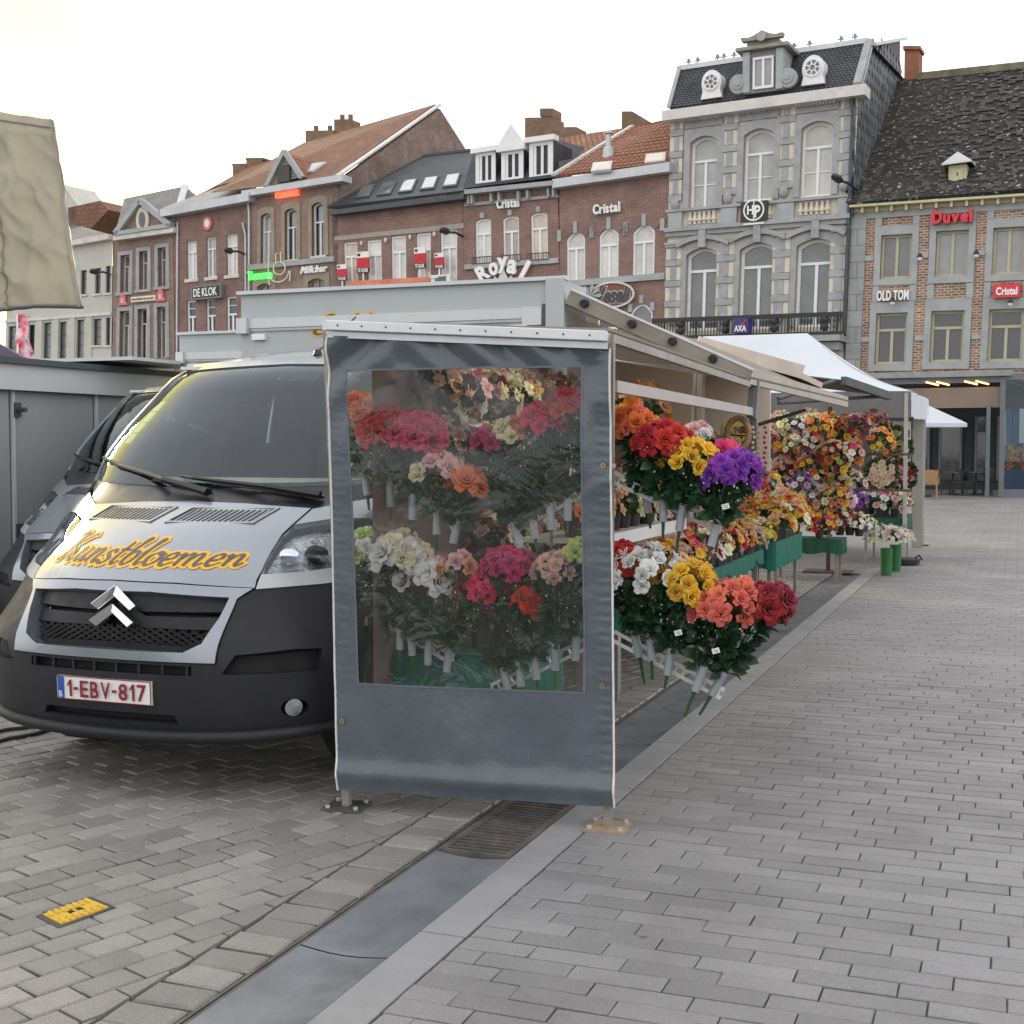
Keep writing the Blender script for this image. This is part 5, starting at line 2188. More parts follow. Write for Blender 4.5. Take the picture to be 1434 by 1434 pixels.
# uneven tile rows so that the old roof has real relief
mb = MB()
Ld = (R0 - Rl).length
rowsN = 60
sl = (Rl - E0)
ulen = 15.5
for j in range(rowsN):
    v = j / rowsN
    x = 0.0
    while x < ulen:
        w_ = .22 + .06 * RND.random()
        p0 = E0 + sl * v + FU * x
        q = cam_px(p0)
        if RND.random() < .3:
            lift = nn * (.103 + .006 * RND.random())
            d = sl / rowsN * 1.1
            mb.poly([p0 + lift + nn * .010, p0 + FU * w_ * .95 + lift + nn * .010, p0 + FU * w_ * .95 + d + nn * .122, p0 + d + nn * .122])
            mb.poly([p0 + nn * .122, p0 + FU * w_ * .95 + nn * .122, p0 + FU * w_ * .95 + lift + nn * .010, p0 + lift + nn * .010])
        x += w_
mb.build('loose_tiles', mat('mossy_tile_pieces', (.045, .041, .038), .9, var=.5, vscale=3.0, dirt=((.30, .30, .28), 5, .55)), h.root, kind='stuff')
mb = MB()
mb.bar(R0 + ZZ * .15, R1 + ZZ * .15, .45, .3)
mb.build('ridge_tiles', mat('lichen_ridge', (.17, .16, .10), .9, var=.4, vscale=2), h.root)
# hatch dormer
A, B = fp(1328, 264, -.4), fp(1353, 261, -.4)
ux = (B - A).normalized()
wd = (B - A).length
Ht = fp(1341, 231, -.4).z - A.z
mb = MB()
mb.prism([A - FN * 1.6, B - FN * 1.6, B, A], ZZ * Ht)
d = mb.build('hatch_dormer', m_cream_paint, h.root)
mb = MB()
q = A + ux * wd * .18 + ZZ * Ht * .06
mb.prism([q, q + ux * wd * .64, q + ux * wd * .64 + FN * .05, q + FN * .05], ZZ * Ht * .76)
mb.build('hatch_door', mat('pale_hatch', (.5, .46, .29), .7, var=.1), d)
mb = MB()
mb.prism([q + ux * wd * .30 + FN * .05 + ZZ * Ht * .46, q + ux * wd * .36 + FN * .05 + ZZ * Ht * .46, q + ux * wd * .36 + FN * .08 + ZZ * Ht * .46, q + ux * wd * .30 + FN * .08 + ZZ * Ht * .46], ZZ * .1)
mb.build('hatch_knob', m_black_iron, d)
mb = MB()
t0, t1 = A + ZZ * Ht - ux * .22 + FN * .25, B + ZZ * Ht + ux * .22 + FN * .25
ap = A + ux * wd * .5 + ZZ * (Ht + .42) + FN * .05
bk = ap - FN * 2
mb.prism([t0, ap, bk, t0 - FN * 2], ZZ * .06)
mb.prism([t1, ap, bk, t1 - FN * 2], ZZ * .06)
mb.prism([t0, t1, ap], ZZ * .05)
mb.build('hatch_roof', m_zinc, d)
letter_sign(h, 'red_letter_sign', 'large red block letters under the cream cornice of the framed brick house', 'Duvel', 1305, 296, 1361, 311, mat('letter_red', (.62, .03, .035), .4), w0=.1, w1=.35, off=.06)
letter_sign(h, 'white_letter_sign', 'white capitals between the two leftmost windows of the framed brick house', 'OLD TOM', 1228, 407, 1272, 420, m_let, off=.04)
box_sign(h, 'red_board_sign', 'red rectangular board with white lettering between the rightmost upper and lower windows', 1391.5, 398.5, 1428, 416, mat('board_red_bright', (.62, .035, .045), .4), .06, .25,
         [(text2d('Cristal', .035), (1395, 402.5, 1424.5, 412.5), m_let)])
for (x, y, lab) in ((1290.5, 362, 'small lamp on the stone band between the first and second upper windows'),
                    (1369, 358, 'small lamp on the stone band left of the rightmost upper window'),
                    (1252.5, 424, 'small lamp under the white capitals'), (1416.5, 425.5, 'small lamp under the red rectangular board')):
    lp = sign_root('wall_lamp', h, x, y, .05, lab, 'lamp', 'small lamps on the framed brick house')
    c = h.p(*h.q(x, y), .05)
    mb = MB()
    mb.bar(c, c + FN * .3 + ZZ * .05, .06)
    mb.tube([c + FN * .3 + ZZ * .16, c + FN * .3], [.04, .13], 8)
    mb.build('lamp_arm', m_black_iron, lp)
    mb = MB()
    mb.ball(c + FN * .3 - ZZ * .03, .1, 8, 6)
    mb.build('lamp_bulb', m_let, lp)
# street lights on wall arms
def wall_arm(x0, y0, x1, y1, w0, w1, lab):
    a, b = fp(x0, y0, w0), fp(x1, y1, w1)
    if (a - FP0).dot(FN) > (b - FP0).dot(FN):
        a, b = b, a
    o = empty('wall_street_lamp', a, lab, 'street lamp', 'street lamps on wall arms')
    mb = MB()
    mb.tube([a, a + (b - a) * .5 + ZZ * .06, b], [.06, .05, .05], 7)
    mb.build('arm', m_black_iron, o)
    mb = MB()
    dr = (b - a).normalized()
    mb.tube([b - dr * .1, b + dr * .25, b + dr * .7, b + dr * .85], [.06, .16, .13, .03], 8)
    mb.build('lamp_head', m_black_iron, o)
    return o
wall_arm(1200, 266, 1178, 253, .2, 1.8, 'dark street lamp on an arm at the corner of the tall stone house')
wall_arm(154, 384, 136, 381, .05, 1.6, 'dark street lamp arm on the cream house')
wall_arm(343, 356, 325, 352, .05, 1.6, 'dark street lamp arm on the narrow brick house')
wall_arm(648, 331, 628, 325, .05, 1.6, 'dark street lamp arm right of the rental boards')
mb = MB()
A = fp(1186, 292, .3)
h2 = bpy.data.objects['stone_house']
# house behind, far left
bg = empty('background_house', fp(110, 300, -16) * 1.0, 'dark brown roof and white gable showing behind the cream house', 'house')
WLOC[bg.name].z = 0
bg.location.z = 0
mb = MB()
f = lambda x, y: fp(x, y, -16)
mb.prism([f(80, 262), f(88, 258), f(109, 288), f(96, 330), f(80, 335)], -FN * 3)
mb.build('wall', m_cream_wall, bg)
mb = MB()
mb.prism([f(95, 291), f(140, 281), f(152, 294), f(118, 330), f(96, 330)], -FN * 4)
mb.build('roof', m_brown_tile, bg)
# ------------------------------------------------------------------ the silver sales trucks
m_silver = mat('silver_paint', (.25, .275, .31), .32, metal=.6, var=.04, vscale=2, coat=.8)
m_silver_lo = mat('silver_grey_plastic', (.40, .42, .43), .4, metal=.35, var=.06, coat=.3)
m_blackpl = mat('black_bumper_plastic', (.016, .017, .020), .5, var=.15, vscale=6, bump=.12, bscale=300, bdist=.001, spec=.3, dirt=((.04, .038, .034), 2.5, .3))
m_gloss_blk = mat('black_trim', (.012, .012, .014), .3, var=.1)
m_void = mat('grille_void', (.006, .006, .007), .8, var=0)
m_chrome = mat('chrome', (.75, .77, .80), .12, metal=1.0, var=.03)
m_wscreen = glass_mat('windscreen_glass', (.86, .93, .91), refl=.055, rough=.005)
m_sglass = glass_mat('side_window_glass', (.72, .86, .80), refl=.05, haze=.55, hcol=(.60, .80, .70))  # milky green share added so the side windows look bright
m_lens = glass_mat('headlight_lens', (.93, .95, .96), refl=.05, rough=.02)
m_cabin = mat('cabin_trim', (.66, .64, .57), .8, var=.2)
m_dash = mat('dashboard', (.50, .48, .40), .6, var=.15)
m_seat = mat('seat_cloth', (.022, .024, .028), .9, var=.2)
m_boxgrey = mat('box_panel_grey', (.42, .45, .45), .5, var=.05, vscale=.8, dirt=((.30, .31, .3), 1.2, .35))
m_boxlite = mat('box_trim_pale', (.55, .57, .57), .45, metal=.2, var=.05)
m_script = mat('script_dark', (.075, .075, .085), .45, var=.1)
m_script_y = mat('script_yellow', (.74, .40, .02), .45, var=.08)
m_rubber = mat('tyre_rubber', (.02, .02, .02), .85, var=.2)

ZK = [.2, .25, .35, .50, .72, .93, 1.0, 1.08, 1.2, 1.33, 1.36, 1.68, 2.0, 2.08]
YK = [.12, .06, .015, 0, .005, .045, .085, .20, .42, .72, .78, 1.12, 1.50, 1.66]
HZ = [.2, .25, .4, .6, 1.0, 1.2, 1.33, 1.6, 1.7, 2.0, 2.1]
HWD = [.9, .94, 1.0, 1.02, 1.0, .995, .99, .975, .965, .90, .86]


def hwid(z):
    return float(np.interp(z, HZ, HWD))


def nose(x, z):
    """how far back the front skin lies at (x across, z up)"""
    yc = float(np.interp(z, ZK, YK))
    t = min(1.0, abs(x) / hwid(z))
    L = .14 * t * t + .46 * (1 - math.sqrt(max(0, 1 - t ** 4.5)))
    H = .56 * t * t + .06 * t ** 6
    k2 = min(1, max(0, (z - 1.25) / .3))
    W = (.27 - .07 * k2) * t * t + (.16 - .06 * k2) * t ** 6

    def sm(a, b):
        k = min(1, max(0, (z - a) / (b - a)))
        return k * k * (3 - 2 * k)
    k, q = sm(.64, .97), sm(1.04, 1.34)
    return yc + (L * (1 - k) + H * k) * (1 - q) + W * q


def make_truck(R0, A0, label, lettering=True):
    root = empty('silver_truck', M(R0, A0 + 1.5), label, 'truck', 'silver sales trucks')

    def P(x, z, d=0.0):
        e = .012
        gx = (nose(x + e, z) - nose(x - e, z)) / (2 * e)
        gz = (nose(x, z + e) - nose(x, z - e)) / (2 * e)
        gx, gz = max(-2.5, min(2.5, gx)), max(-2.5, min(2.5, gz))
        n = math.sqrt(1 + gx * gx + gz * gz)
        return M(R0 + x + d * gx / n, A0 + nose(x, z) - d / n, z + d * gz / n)

    def L(x, y, z):
        return M(R0 + x, A0 + y, z)

    def patch(name, poly, m, d=0.0, th=.03, step=.06, holes=(), parent=None, smooth=35, hole_th=None):
        mb = MB()
        vs, fs = tri2d(poly, step, holes)
        n = len(vs)
        cnt = {}
        for f in fs:
            for i in range(len(f)):
                cnt[(f[i], f[(i + 1) % len(f)])] = 1
        side = []
        back = {}
        V3 = [P(x, z, d) for x, z in vs]
        for (a, b) in list(cnt):
            if (b, a) not in cnt:
                for q in (a, b):
                    if q not in back:
                        back[q] = len(V3)
                        x, z = vs[q]
                        t_ = th
                        if hole_th and holes and not any(abs(px - x) + abs(pz - z) < 1e-4 for px, pz in resample(poly, step)):
                            t_ = hole_th
                        V3.append(P(x, z, d - t_))
                side.append((b, a, back[a], back[b]))
        mb.add(V3, list(fs) + side)
        return mb.build(name, m, parent or root, smooth=smooth, uv=False)

    mir = lambda pts: [(-x, z) for x, z in reversed(pts)]
    # bumper
    bump = [(-1.005, .975), (-.615, .948), (-.568, .91), (-.560, .80), (-.553, .640), (.553, .640), (.560, .80), (.568, .91), (.615, .948), (1.005, .975),
            (1.01, .62), (.99, .33), (.5, .29), (0, .285), (-.5, .29), (-.99, .33), (-1.01, .62)]
    slot = [(-.44, .585), (.44, .585), (.44, .628), (-.44, .628)]
    dam = [(-.37, .365), (.37, .365), (.35, .405), (-.35, .405)]
    rec = [(.575, .595), (.93, .60), (.93, .695), (.85, .70), (.63, .68)]
    fogh = [(.845 + .046 * math.cos(i / 10 * 2 * math.pi), .435 + .046 * math.sin(i / 10 * 2 * math.pi)) for i in range(10)]
    b = patch('bumper', bump, m_blackpl, 0, .05, .055, [slot, dam, rec, mir(rec), fogh, mir(fogh)], hole_th=.05)
    patch('bumper_void', [(-.97, .32), (.97, .32), (.97, .72), (-.97, .72)], m_void, -.045, .01, .12, parent=b)
    for i in range(8):
        x = -.42 + .84 * i / 7
        mb = MB()
        mb.bar(P(x, .586, -.01), P(x, .628, -.01), .012, .02)
        mb.build('slot_rib', m_blackpl, b)
    for sx in (-1, 1):
        mb = MB()
        c = P(sx * .845, .435, -.035)
        q = P(sx * .845, .435, 0)
        mb.tube([c, q - (q - c) * .3], [.034, .04], 14)
        mb.build('fog_light', m_chrome, b)
        mb = MB()
        mb.ball(P(sx * .845, .435, -.02), .034, 10, 6, (1, .35, 1))
        mb.build('fog_lens', m_lens, b, smooth=True)
    # lower lip, a rounded roll under the bumper
    mb = MB()
    mb.tube([P(-.97 + 1.94 * i / 40, .30 + .035 * (-.97 + 1.94 * i / 40) ** 2, .004) for i in range(41)], .03, 10)
    mb.build('bumper_lip', m_blackpl, b, smooth=True)
    # grille
    gout = [(-.612, .953), (-.564, .912), (-.556, .80), (-.548, .645), (.548, .645), (.556, .80), (.564, .912), (.612, .953), (.3, .976), (0, .984), (-.3, .976)]
    gin = [(-.535, .918), (-.52, .83), (-.48, .725), (-.40, .687), (.40, .687), (.48, .725), (.52, .83), (.535, .918), (.2, .942), (-.2, .942)]
    gr = patch('grille_surround', gout, m_silver, .012, .05, .05, [gin], hole_th=.095)
    patch('grille_backing', gin, m_void, -.085, .01, .08, parent=gr)
    bar1 = [(-.525, .868), (-.1, .862), (-.06, .875), (.03, .945), (.12, .875), (.16, .862), (.525, .868), (.532, .916), (.2, .94), (-.2, .94), (-.532, .916)]
    patch('grille_bar', bar1, m_blackpl, -.028, .05, .05, parent=gr)
    bar2 = [(-.51, .80), (-.06, .792), (.03, .868), (.12, .792), (.51, .80), (.52, .852), (.17, .845), (.03, .93), (-.11, .845), (-.52, .852)]
    patch('grille_bar', bar2, m_blackpl, -.045, .04, .05, parent=gr)
    mb = MB()
    for i in range(-34, 36):
        for sgn in (1, -1):
            x0 = i * .055
            pts = []
            for j in range(9):
                z = .69 + .11 * j / 8
                x = x0 + sgn * (z - .69) * 1.9
                hx = np.interp(z, [.687, .735, .80], [.40, .475, .505])
                if abs(x) < hx:
                    pts.append(P(x, z, -.06))
            if len(pts) > 2:
                mb.bar(pts[0], pts[-1], .007, .012)
    mb.build('grille_mesh', m_gloss_blk, gr, kind='stuff')
    for zc in (0, -.074):
        for s2 in (-1, 1):
            mb = MB()
            c = .036
            o = [(c, .962 + zc), (c + s2 * .115, .882 + zc), (c + s2 * .09, .858 + zc), (c, .924 + zc)]
            top = [P(x, z, d_) for (x, z), d_ in zip(o, (.034, .034, .006, .006) if s2 < 0 else (.024, .024, .03, .03))]
            mid = [P(x, z, -.03) for x, z in o]
            mb.hexa(mid, top)
            mb.build('chevron', m_chrome, gr, bevel=.004)
    # bonnet and wings
    hood = [(-.612, 1.03), (-.616, .958), (-.3, .984), (0, .991), (.3, .984), (.616, .958), (.612, 1.03), (.60, 1.11), (.598, 1.18), (.632, 1.295), (.3, 1.315), (0, 1.322),
            (-.3, 1.315), (-.632, 1.295), (-.598, 1.18), (-.60, 1.11)]
    hd = patch('bonnet', hood, m_silver, .006, .03, .05)
    for cx in (-.31, .225):
        for i in range(16):
            x = cx - .21 + .42 * i / 15 - .0
            mb = MB()
            q = [(x - .008, 1.236), (x + .004, 1.236), (x + .038, 1.285), (x + .026, 1.285)]
            mb.hexa([P(*k_, .0) for k_ in q], [P(*k_, .0085) for k_ in q])
            mb.build('vent_slot', m_gloss_blk, hd)
        mb = MB()
        fr = [(cx - .235, 1.225), (cx + .215, 1.225), (cx + .27, 1.294), (cx - .18, 1.294)]
        fi = [(cx - .222, 1.231), (cx + .207, 1.231), (cx + .254, 1.289), (cx - .172, 1.289)]
        for i in range(4):
            j = (i + 1) % 4
            q = (fr[i], fr[j], fi[j], fi[i])
            mb.hexa([P(*k_, .002) for k_ in q], [P(*k_, .012) for k_ in q])
        mb.build('vent_frame', m_silver, hd)
    wing = [(.640, 1.295), (.607, 1.185), (.618, 1.226), (.765, 1.252), (.91, 1.25), (.945, 1.228), (.945, 1.325), (.90, 1.35), (.80, 1.332)]
    strip = [(.622, .951), (.622, 1.012), (.77, 1.018), (.87, 1.032), (.99, 1.056), (.998, .985), (.85, .965)]
    lamp = [(.622, 1.018), (.612, 1.06), (.606, 1.12), (.606, 1.175), (.62, 1.22), (.765, 1.246), (.92, 1.244), (.98, 1.205), (.985, 1.064), (.87, 1.04), (.765, 1.025)]
    for mm in (lambda p: p, mir):
        sg = 1 if mm(lamp) is lamp else -1
        patch('wing', mm(wing), m_silver, .002, .03, .05)
        patch('wing_strip', mm(strip), m_silver_lo, .008, .04, .05)
        hl = patch('headlight', mm(lamp), m_lens, .004, .01, .05)
        shrink = [(.80 + (x - .80) * .97, 1.13 + (z - 1.13) * .97) for x, z in lamp]
        patch('reflector', mm(shrink), mat('reflector_silver', (.66, .68, .70), .2, metal=.75, var=.15, vscale=14, bump=.6, bscale=22, bdist=.02), -.06, .01, .04, parent=hl)
        for (x, z, r_) in ((.675, 1.10, .046), (.775, 1.10, .058), (.885, 1.14, .055)):
            mb = MB()
            c = P(sg * x, z, -.05)
            o = P(sg * x, z, -.012)
            ax = (o - c).normalized()
            mb.tube([c, o, o - ax * .004, c - ax * .02], [r_ * .55, r_, r_ * .86, r_ * .2], 18, cap=False)
            mb.build('lamp_bowl', m_chrome, hl, smooth=True)
            mb = MB()
            mb.ball(c + ax * .012, r_ * .42, 10, 8)
            mb.build('bulb', m_lens if x < .85 else mat('indicator_amber', (.5, .3, .1), .3), hl, smooth=True)
    # cowl, windscreen and pillars
    cowl = [(-.985, 1.35), (-.95, 1.376), (-.80, 1.335), (-.64, 1.298), (0, 1.328), (.64, 1.298), (.80, 1.335), (.95, 1.376), (.985, 1.35), (.97, 1.425), (.5, 1.40), (0, 1.392), (-.5, 1.40), (-.97, 1.425)]
    patch('cowl', cowl, m_gloss_blk, -.006, .02, .06)
    ws = [(-.945, 1.42), (-.88, 1.93), (-.79, 2.03), (0, 2.05), (.79, 2.03), (.88, 1.93), (.945, 1.42), (.5, 1.402), (0, 1.394), (-.5, 1.402)]
    wsc = patch('windscreen', ws, m_wscreen, -.004, .008, .08)
    inner = [(-.912, 1.45), (-.855, 1.91), (-.775, 2.0), (0, 2.022), (.775, 2.0), (.855, 1.91), (.912, 1.45), (.5, 1.43), (0, 1.424), (-.5, 1.43)]
    patch('windscreen_seal', ws, m_gloss_blk, -.0145, .004, .06, [inner], parent=wsc)
    mb = MB()
    q = [(.10, 1.965), (.26, 1.965), (.25, 2.03), (.08, 2.03)]
    mb.hexa([P(*k_, -.05) for k_ in q], [P(*k_, -.012) for k_ in q])
    mb.build('mirror_mount', m_seat, wsc)
    for i in range(4):
        q = [(-.855 + .012 * i, 1.63 + .062 * i), (-.785 + .012 * i, 1.63 + .062 * i), (-.773 + .012 * i, 1.684 + .062 * i), (-.843 + .012 * i, 1.684 + .062 * i)]
        mb = MB()
        mb.hexa([P(*k_, -.022) for k_ in q], [P(*k_, -.018) for k_ in q])
        mb.build('permit_sticker', mat('sticker_green', (.45, .68, .56), .5), wsc)
    pil = [(.952, 1.41), (.99, 1.36), (.975, 1.6), (.965, 1.7), (.90, 2.0), (.868, 2.08), (.79, 2.038), (.885, 1.93)]
    patch('windscreen_pillar', pil, m_silver, .004, .05, .06)
    patch('windscreen_pillar', mir(pil), m_silver, .004, .05, .06)
    patch('roof_header', [(-.868, 2.083), (-.79, 2.038), (0, 2.058), (.79, 2.038), (.868, 2.083), (.4, 2.09), (0, 2.09), (-.4, 2.09)], m_silver, .004, .03, .06)

    def roof(u, v):
        x = (u * 2 - 1)
        y0 = nose(x * .865, 2.085)
        y = y0 + (2.98 - y0) * v
        return L(x * (.865 + .03 * v), y, 2.083 + .17 * math.sin(v * math.pi / 2) * (1 - abs(x) ** 5))
    mb = MB()
    mb.grid(roof, 24, 14)
    mb.build('cab_roof', m_silver, root, smooth='all', uv=False)
    # sides of the cab
    for sx in (-1, 1):
        out = [(nose(1.0, .42) - .01, .42)] + [(nose(hwid(z), z) - .004, z) for z in (.6, .8, .98, 1.06, 1.2, 1.34, 1.42, 1.7, 2.0, 2.075)] + [(2.98, 2.085), (2.98, .42)]
        arch = [(.98 + .40 * math.cos(math.pi * i / 10), .42 + .36 * math.sin(math.pi * i / 10)) for i in range(11)]
        out = out + arch
        winp = [(1.52, 1.46), (1.78, 1.90), (2.48, 1.93), (2.48, 1.42)]
        vs, fs = tri2d(out, .09, [winp])
        mb = MB()
        mb.add([L(sx * (hwid(z) - .0), y, z) for y, z in vs], fs)
        sd_ = mb.build('cab_side', m_silver, root, smooth=35, uv=False)
        mb = MB()
        mb.add([L(sx * (hwid(z) - .015), y, z) for y, z in winp], [(0, 1, 2, 3)])
        mb.build('side_window', m_sglass, sd_)
        mb = MB()
        for i in range(4):
            a, b2 = winp[i], winp[(i + 1) % 4]
            mb.bar(L(sx * (hwid(a[1]) - .015), a[0], a[1]), L(sx * (hwid(b2[1]) - .015), b2[0], b2[1]), .05, .05)
        mb.bar(L(sx * (hwid(1.45) - .02), 1.86, 1.43), L(sx * (hwid(1.9) - .02), 1.98, 1.91), .05, .04)
        mb.build('window_seal', m_gloss_blk, sd_)
        wh = MB()
        wh.tube([L(sx * .70, .98, .36), L(sx * .74, .98, .36), L(sx * .93, .98, .36), L(sx * .96, .98, .36)], [.30, .345, .345, .30], 26)
        w_ = wh.build('wheel', m_rubber, root, smooth=30)
        mb = MB()
        mb.tube([L(sx * .955, .98, .36), L(sx * .965, .98, .36)], [.21, .19], 20)
        mb.build('rim', m_silver_lo, w_)
        mb = MB()
        c = L(sx * 1.10, 1.80, 1.53)
        mb.ball(c, .12, 12, 8, (.7, .5, 1.4))
        mi = mb.build('side_mirror', m_blackpl, root, smooth=True)
        mb = MB()
        mb.bar(L(sx * .96, 1.74, 1.42), L(sx * 1.05, 1.78, 1.47), .06, .08)
        mb.build('mirror_arm', m_blackpl, mi)
    # cabin
    mb = MB()
    mb.hexa([L(-.86, 1.32, 1.25), L(.86, 1.32, 1.25), L(.93, 1.75, 1.25), L(-.93, 1.75, 1.25)],
            [L(-.85, 1.3005, 1.37), L(.85, 1.3005, 1.37), L(.93, 1.72, 1.42), L(-.93, 1.72, 1.42)])
    mb.hexa([L(-.45, .92, 1.31), L(.45, .92, 1.31), L(.84, 1.30, 1.31), L(-.84, 1.30, 1.31)],
            [L(-.45, .92, 1.335), L(.45, .92, 1.335), L(.84, 1.30, 1.37), L(-.84, 1.30, 1.37)])
    mb.build('dashboard', m_dash, root, uv=False)
    mb = MB()
    mb.hexa([L(-.9, 2.85, .6), L(.9, 2.85, .6), L(.9, 2.9, .6), L(-.9, 2.9, .6)], [L(-.83, 2.85, 2.05), L(.83, 2.85, 2.05), L(.83, 2.9, 2.05), L(-.83, 2.9, 2.05)])
    mb.hexa([L(-.80, 1.75, 2.05), L(.80, 1.75, 2.05), L(.83, 2.85, 2.06), L(-.83, 2.85, 2.06)], [L(-.80, 1.75, 2.07), L(.80, 1.75, 2.07), L(.83, 2.85, 2.075), L(-.83, 2.85, 2.075)])
    mb.build('cabin_lining', m_cabin, root, uv=False)
    for x in (-.55, -.05, .52):
        mb = MB()
        mb.hexa([L(x - .22, 2.35, 1.0), L(x + .22, 2.35, 1.0), L(x + .22, 2.5, 1.0), L(x - .22, 2.5, 1.0)],
                [L(x - .2, 2.5, 1.62), L(x + .2, 2.5, 1.62), L(x + .2, 2.62, 1.62), L(x - .2, 2.62, 1.62)])
        mb.hexa([L(x - .12, 2.5, 1.66), L(x + .12, 2.5, 1.66), L(x + .12, 2.6, 1.66), L(x - .12, 2.6, 1.66)],
                [L(x - .11, 2.54, 1.85), L(x + .11, 2.54, 1.85), L(x + .11, 2.62, 1.85), L(x - .11, 2.62, 1.85)])
        mb.build('seat', m_seat, root, uv=False, bevel=.03)
    mb = MB()
    cst = L(.5, 1.95, 1.38)
    ring = []
    for i in range(25):
        t = i / 24 * 2 * math.pi
        ring.append(L(.5 + .2 * math.cos(t), 1.93 - .1 * math.sin(t), 1.38 + .17 * math.sin(t)))
    mb.tube(ring, .018, 7, cap=False)
    mb.bar(ring[0], ring[12], .04, .03)
    mb.build('steering_wheel', m_seat, root)
    # wipers
    for pts in (((.64, 1.335), (.35, 1.37), (-.10, 1.425)), ((.06, 1.345), (-.25, 1.40), (-.88, 1.52))):
        mb = MB()
        path = [P(*pts[0], .03), P(*pts[1], .045), P(*pts[2], .02)]
        mb.tube(path, [.022, .014, .008], 6)
        w_ = mb.build('wiper', m_gloss_blk, root)
        mb = MB()
        x0, z0 = pts[1][0] + .30, pts[1][1] - .03
        x1, z1 = pts[2][0] - .08, pts[2][1] + .012
        bl = [P(x0 + (x1 - x0) * t, z0 + (z1 - z0) * t, .012) for t in (0, .25, .5, .75, 1)]
        mb.tube(bl, .009, 5)
        mb.build('wiper_blade', m_gloss_blk, w_)
    mb = MB()
    a0 = roof(.53, .16)
    mb.tube([a0, a0 + ZZ * .03], [.03, .018], 8)
    mb.tube([a0 + ZZ * .02, a0 + M(.10, .28, .24)], .005, 5)
    mb.build('aerial', m_gloss_blk, root)
    # number plate
    mb = MB()
    q = [(-.262, .447), (.25, .447), (.25, .553), (-.262, .553)]
    mb.hexa([P(*k_, .0) for k_ in q], [P(*k_, .016) for k_ in q])
    pb = mb.build('number_plate', mat('plate_white', (.72, .72, .70), .4, var=.04), root)
    pl_ = lambda x0, z0, x1, z1, d0, d1: MB().hexa([P(x, z, d0) for x, z in ((x0, z0), (x1, z0), (x1, z1), (x0, z1))], [P(x, z, d1) for x, z in ((x0, z0), (x1, z0), (x1, z1), (x0, z1))])
    m_pred = mat('plate_dark_red', (.22, .01, .025), .4, var=.03)
    for r4 in ((-.262, .4465, .25, .4505), (-.262, .5495, .25, .5535), (.246, .4505, .25, .5495)):
        pl_(*r4, .015, .0175).build('plate_rim', m_pred, pb)
    pl_(-.258, .4515, -.222, .5485, .015, .0176).build('plate_band', mat('plate_blue', (.02, .09, .38), .4), pb)
    if lettering:
        mb = MB()
        solid2d(mb, text2d('B', .0), lambda u, v, w: P(-.249 + u * .018, .457 + v * .028, w), .017, .0185)
        mb.build('lettering', m_let, pb)
        x = -.200
        for ch, w_ in (('1', .026), ('-', .022), ('E', .045), ('B', .045), ('V', .05), ('-', .022), ('8', .045), ('1', .026), ('7', .045)):
            vf = text2d(ch, .012) if ch != '1' else ([(.5, 0), (.9, 0), (.9, 1), (.55, 1), (.05, .74), (.05, .58), (.5, .76)], [(0, 1, 2, 3, 6), (6, 3, 4, 5)])
            mb = MB()
            z0, z1 = (.463, .537) if ch != '-' else (.494, .506)
            solid2d(mb, vf, lambda u, v, w, x=x, w_=w_, z0=z0, z1=z1: P(x + u * w_, z0 + v * (z1 - z0), w), .0155, .018)
            mb.build('plate_character', m_pred, pb)
            x += w_ + .0125
        q00, q10, q11, q01 = (-.49, 1.046), (.535, 1.043), (.50, 1.145), (-.50, 1.185)

        def hoodmap(eps):
            def fn(u, v, w):
                a = [q00[i] * (1 - u) * (1 - v) + q10[i] * u * (1 - v) + q11[i] * u * v + q01[i] * (1 - u) * v for i in (0, 1)]
                return P(a[0], a[1], w + eps)
            return fn
        vs, fs = script2d('Kunstbloemen', .046, slant=.38, angle=30)
        bx = (min(p[0] for p in vs), min(p[1] for p in vs), max(p[0] for p in vs), max(p[1] for p in vs))
        vy, fy = script2d('Kunstbloemen', .046, slant=.38, angle=30, fat=.085)
        for nm, V_, F_, m_, base in (('script_outline', vy, fy, m_script_y, .0075), ('script_lettering', vs, fs, m_script, .011)):
            mb = MB()
            nv, nf = norm2d(V_, F_, bx)
            fn = hoodmap(base)
            k = 0
            for f in nf:
                mb.add([fn(nv[i][0], nv[i][1], .0018 * (k % 60) / 60) for i in f], [(0, 1, 2, 3)])
                k += 1
            mb.build(nm, m_, hd, uv=False)
    # sales body behind the cab
    b0, b1, w2, zt, zb = 2.99, 6.45, 1.17, 2.635, .55
    mb = MB()
    lin = MB()
    bx_ = lambda x0, x1, y0, y1, z0, z1: mb.hexa([L(x0, y0, z0), L(x1, y0, z0), L(x1, y1, z0), L(x0, y1, z0)], [L(x0, y0, z1), L(x1, y0, z1), L(x1, y1, z1), L(x0, y1, z1)])
    z2 = 2.42        # the body behind is lower than its head over the cab
    bx_(-w2, w2, b0, b0 + .06, zb, zt)
    bx_(-w2, w2, b0 + .0601, b0 + .45, z2 + .0005, zt - .001)
    bx_(-w2, -w2 + .05, b0 + .0601, b1, zb, z2)
    bx_(-w2, w2, b1 + .001, b1 + .05, zb, z2)
    bx_(-w2 + .0501, w2, b0 + .0601, b1, z2 - .06, z2)
    bx_(-w2 + .0501, w2, b0 + .0601, b1, zb, zb + .1)
    body = mb.build('sales_body', m_boxgrey, root)
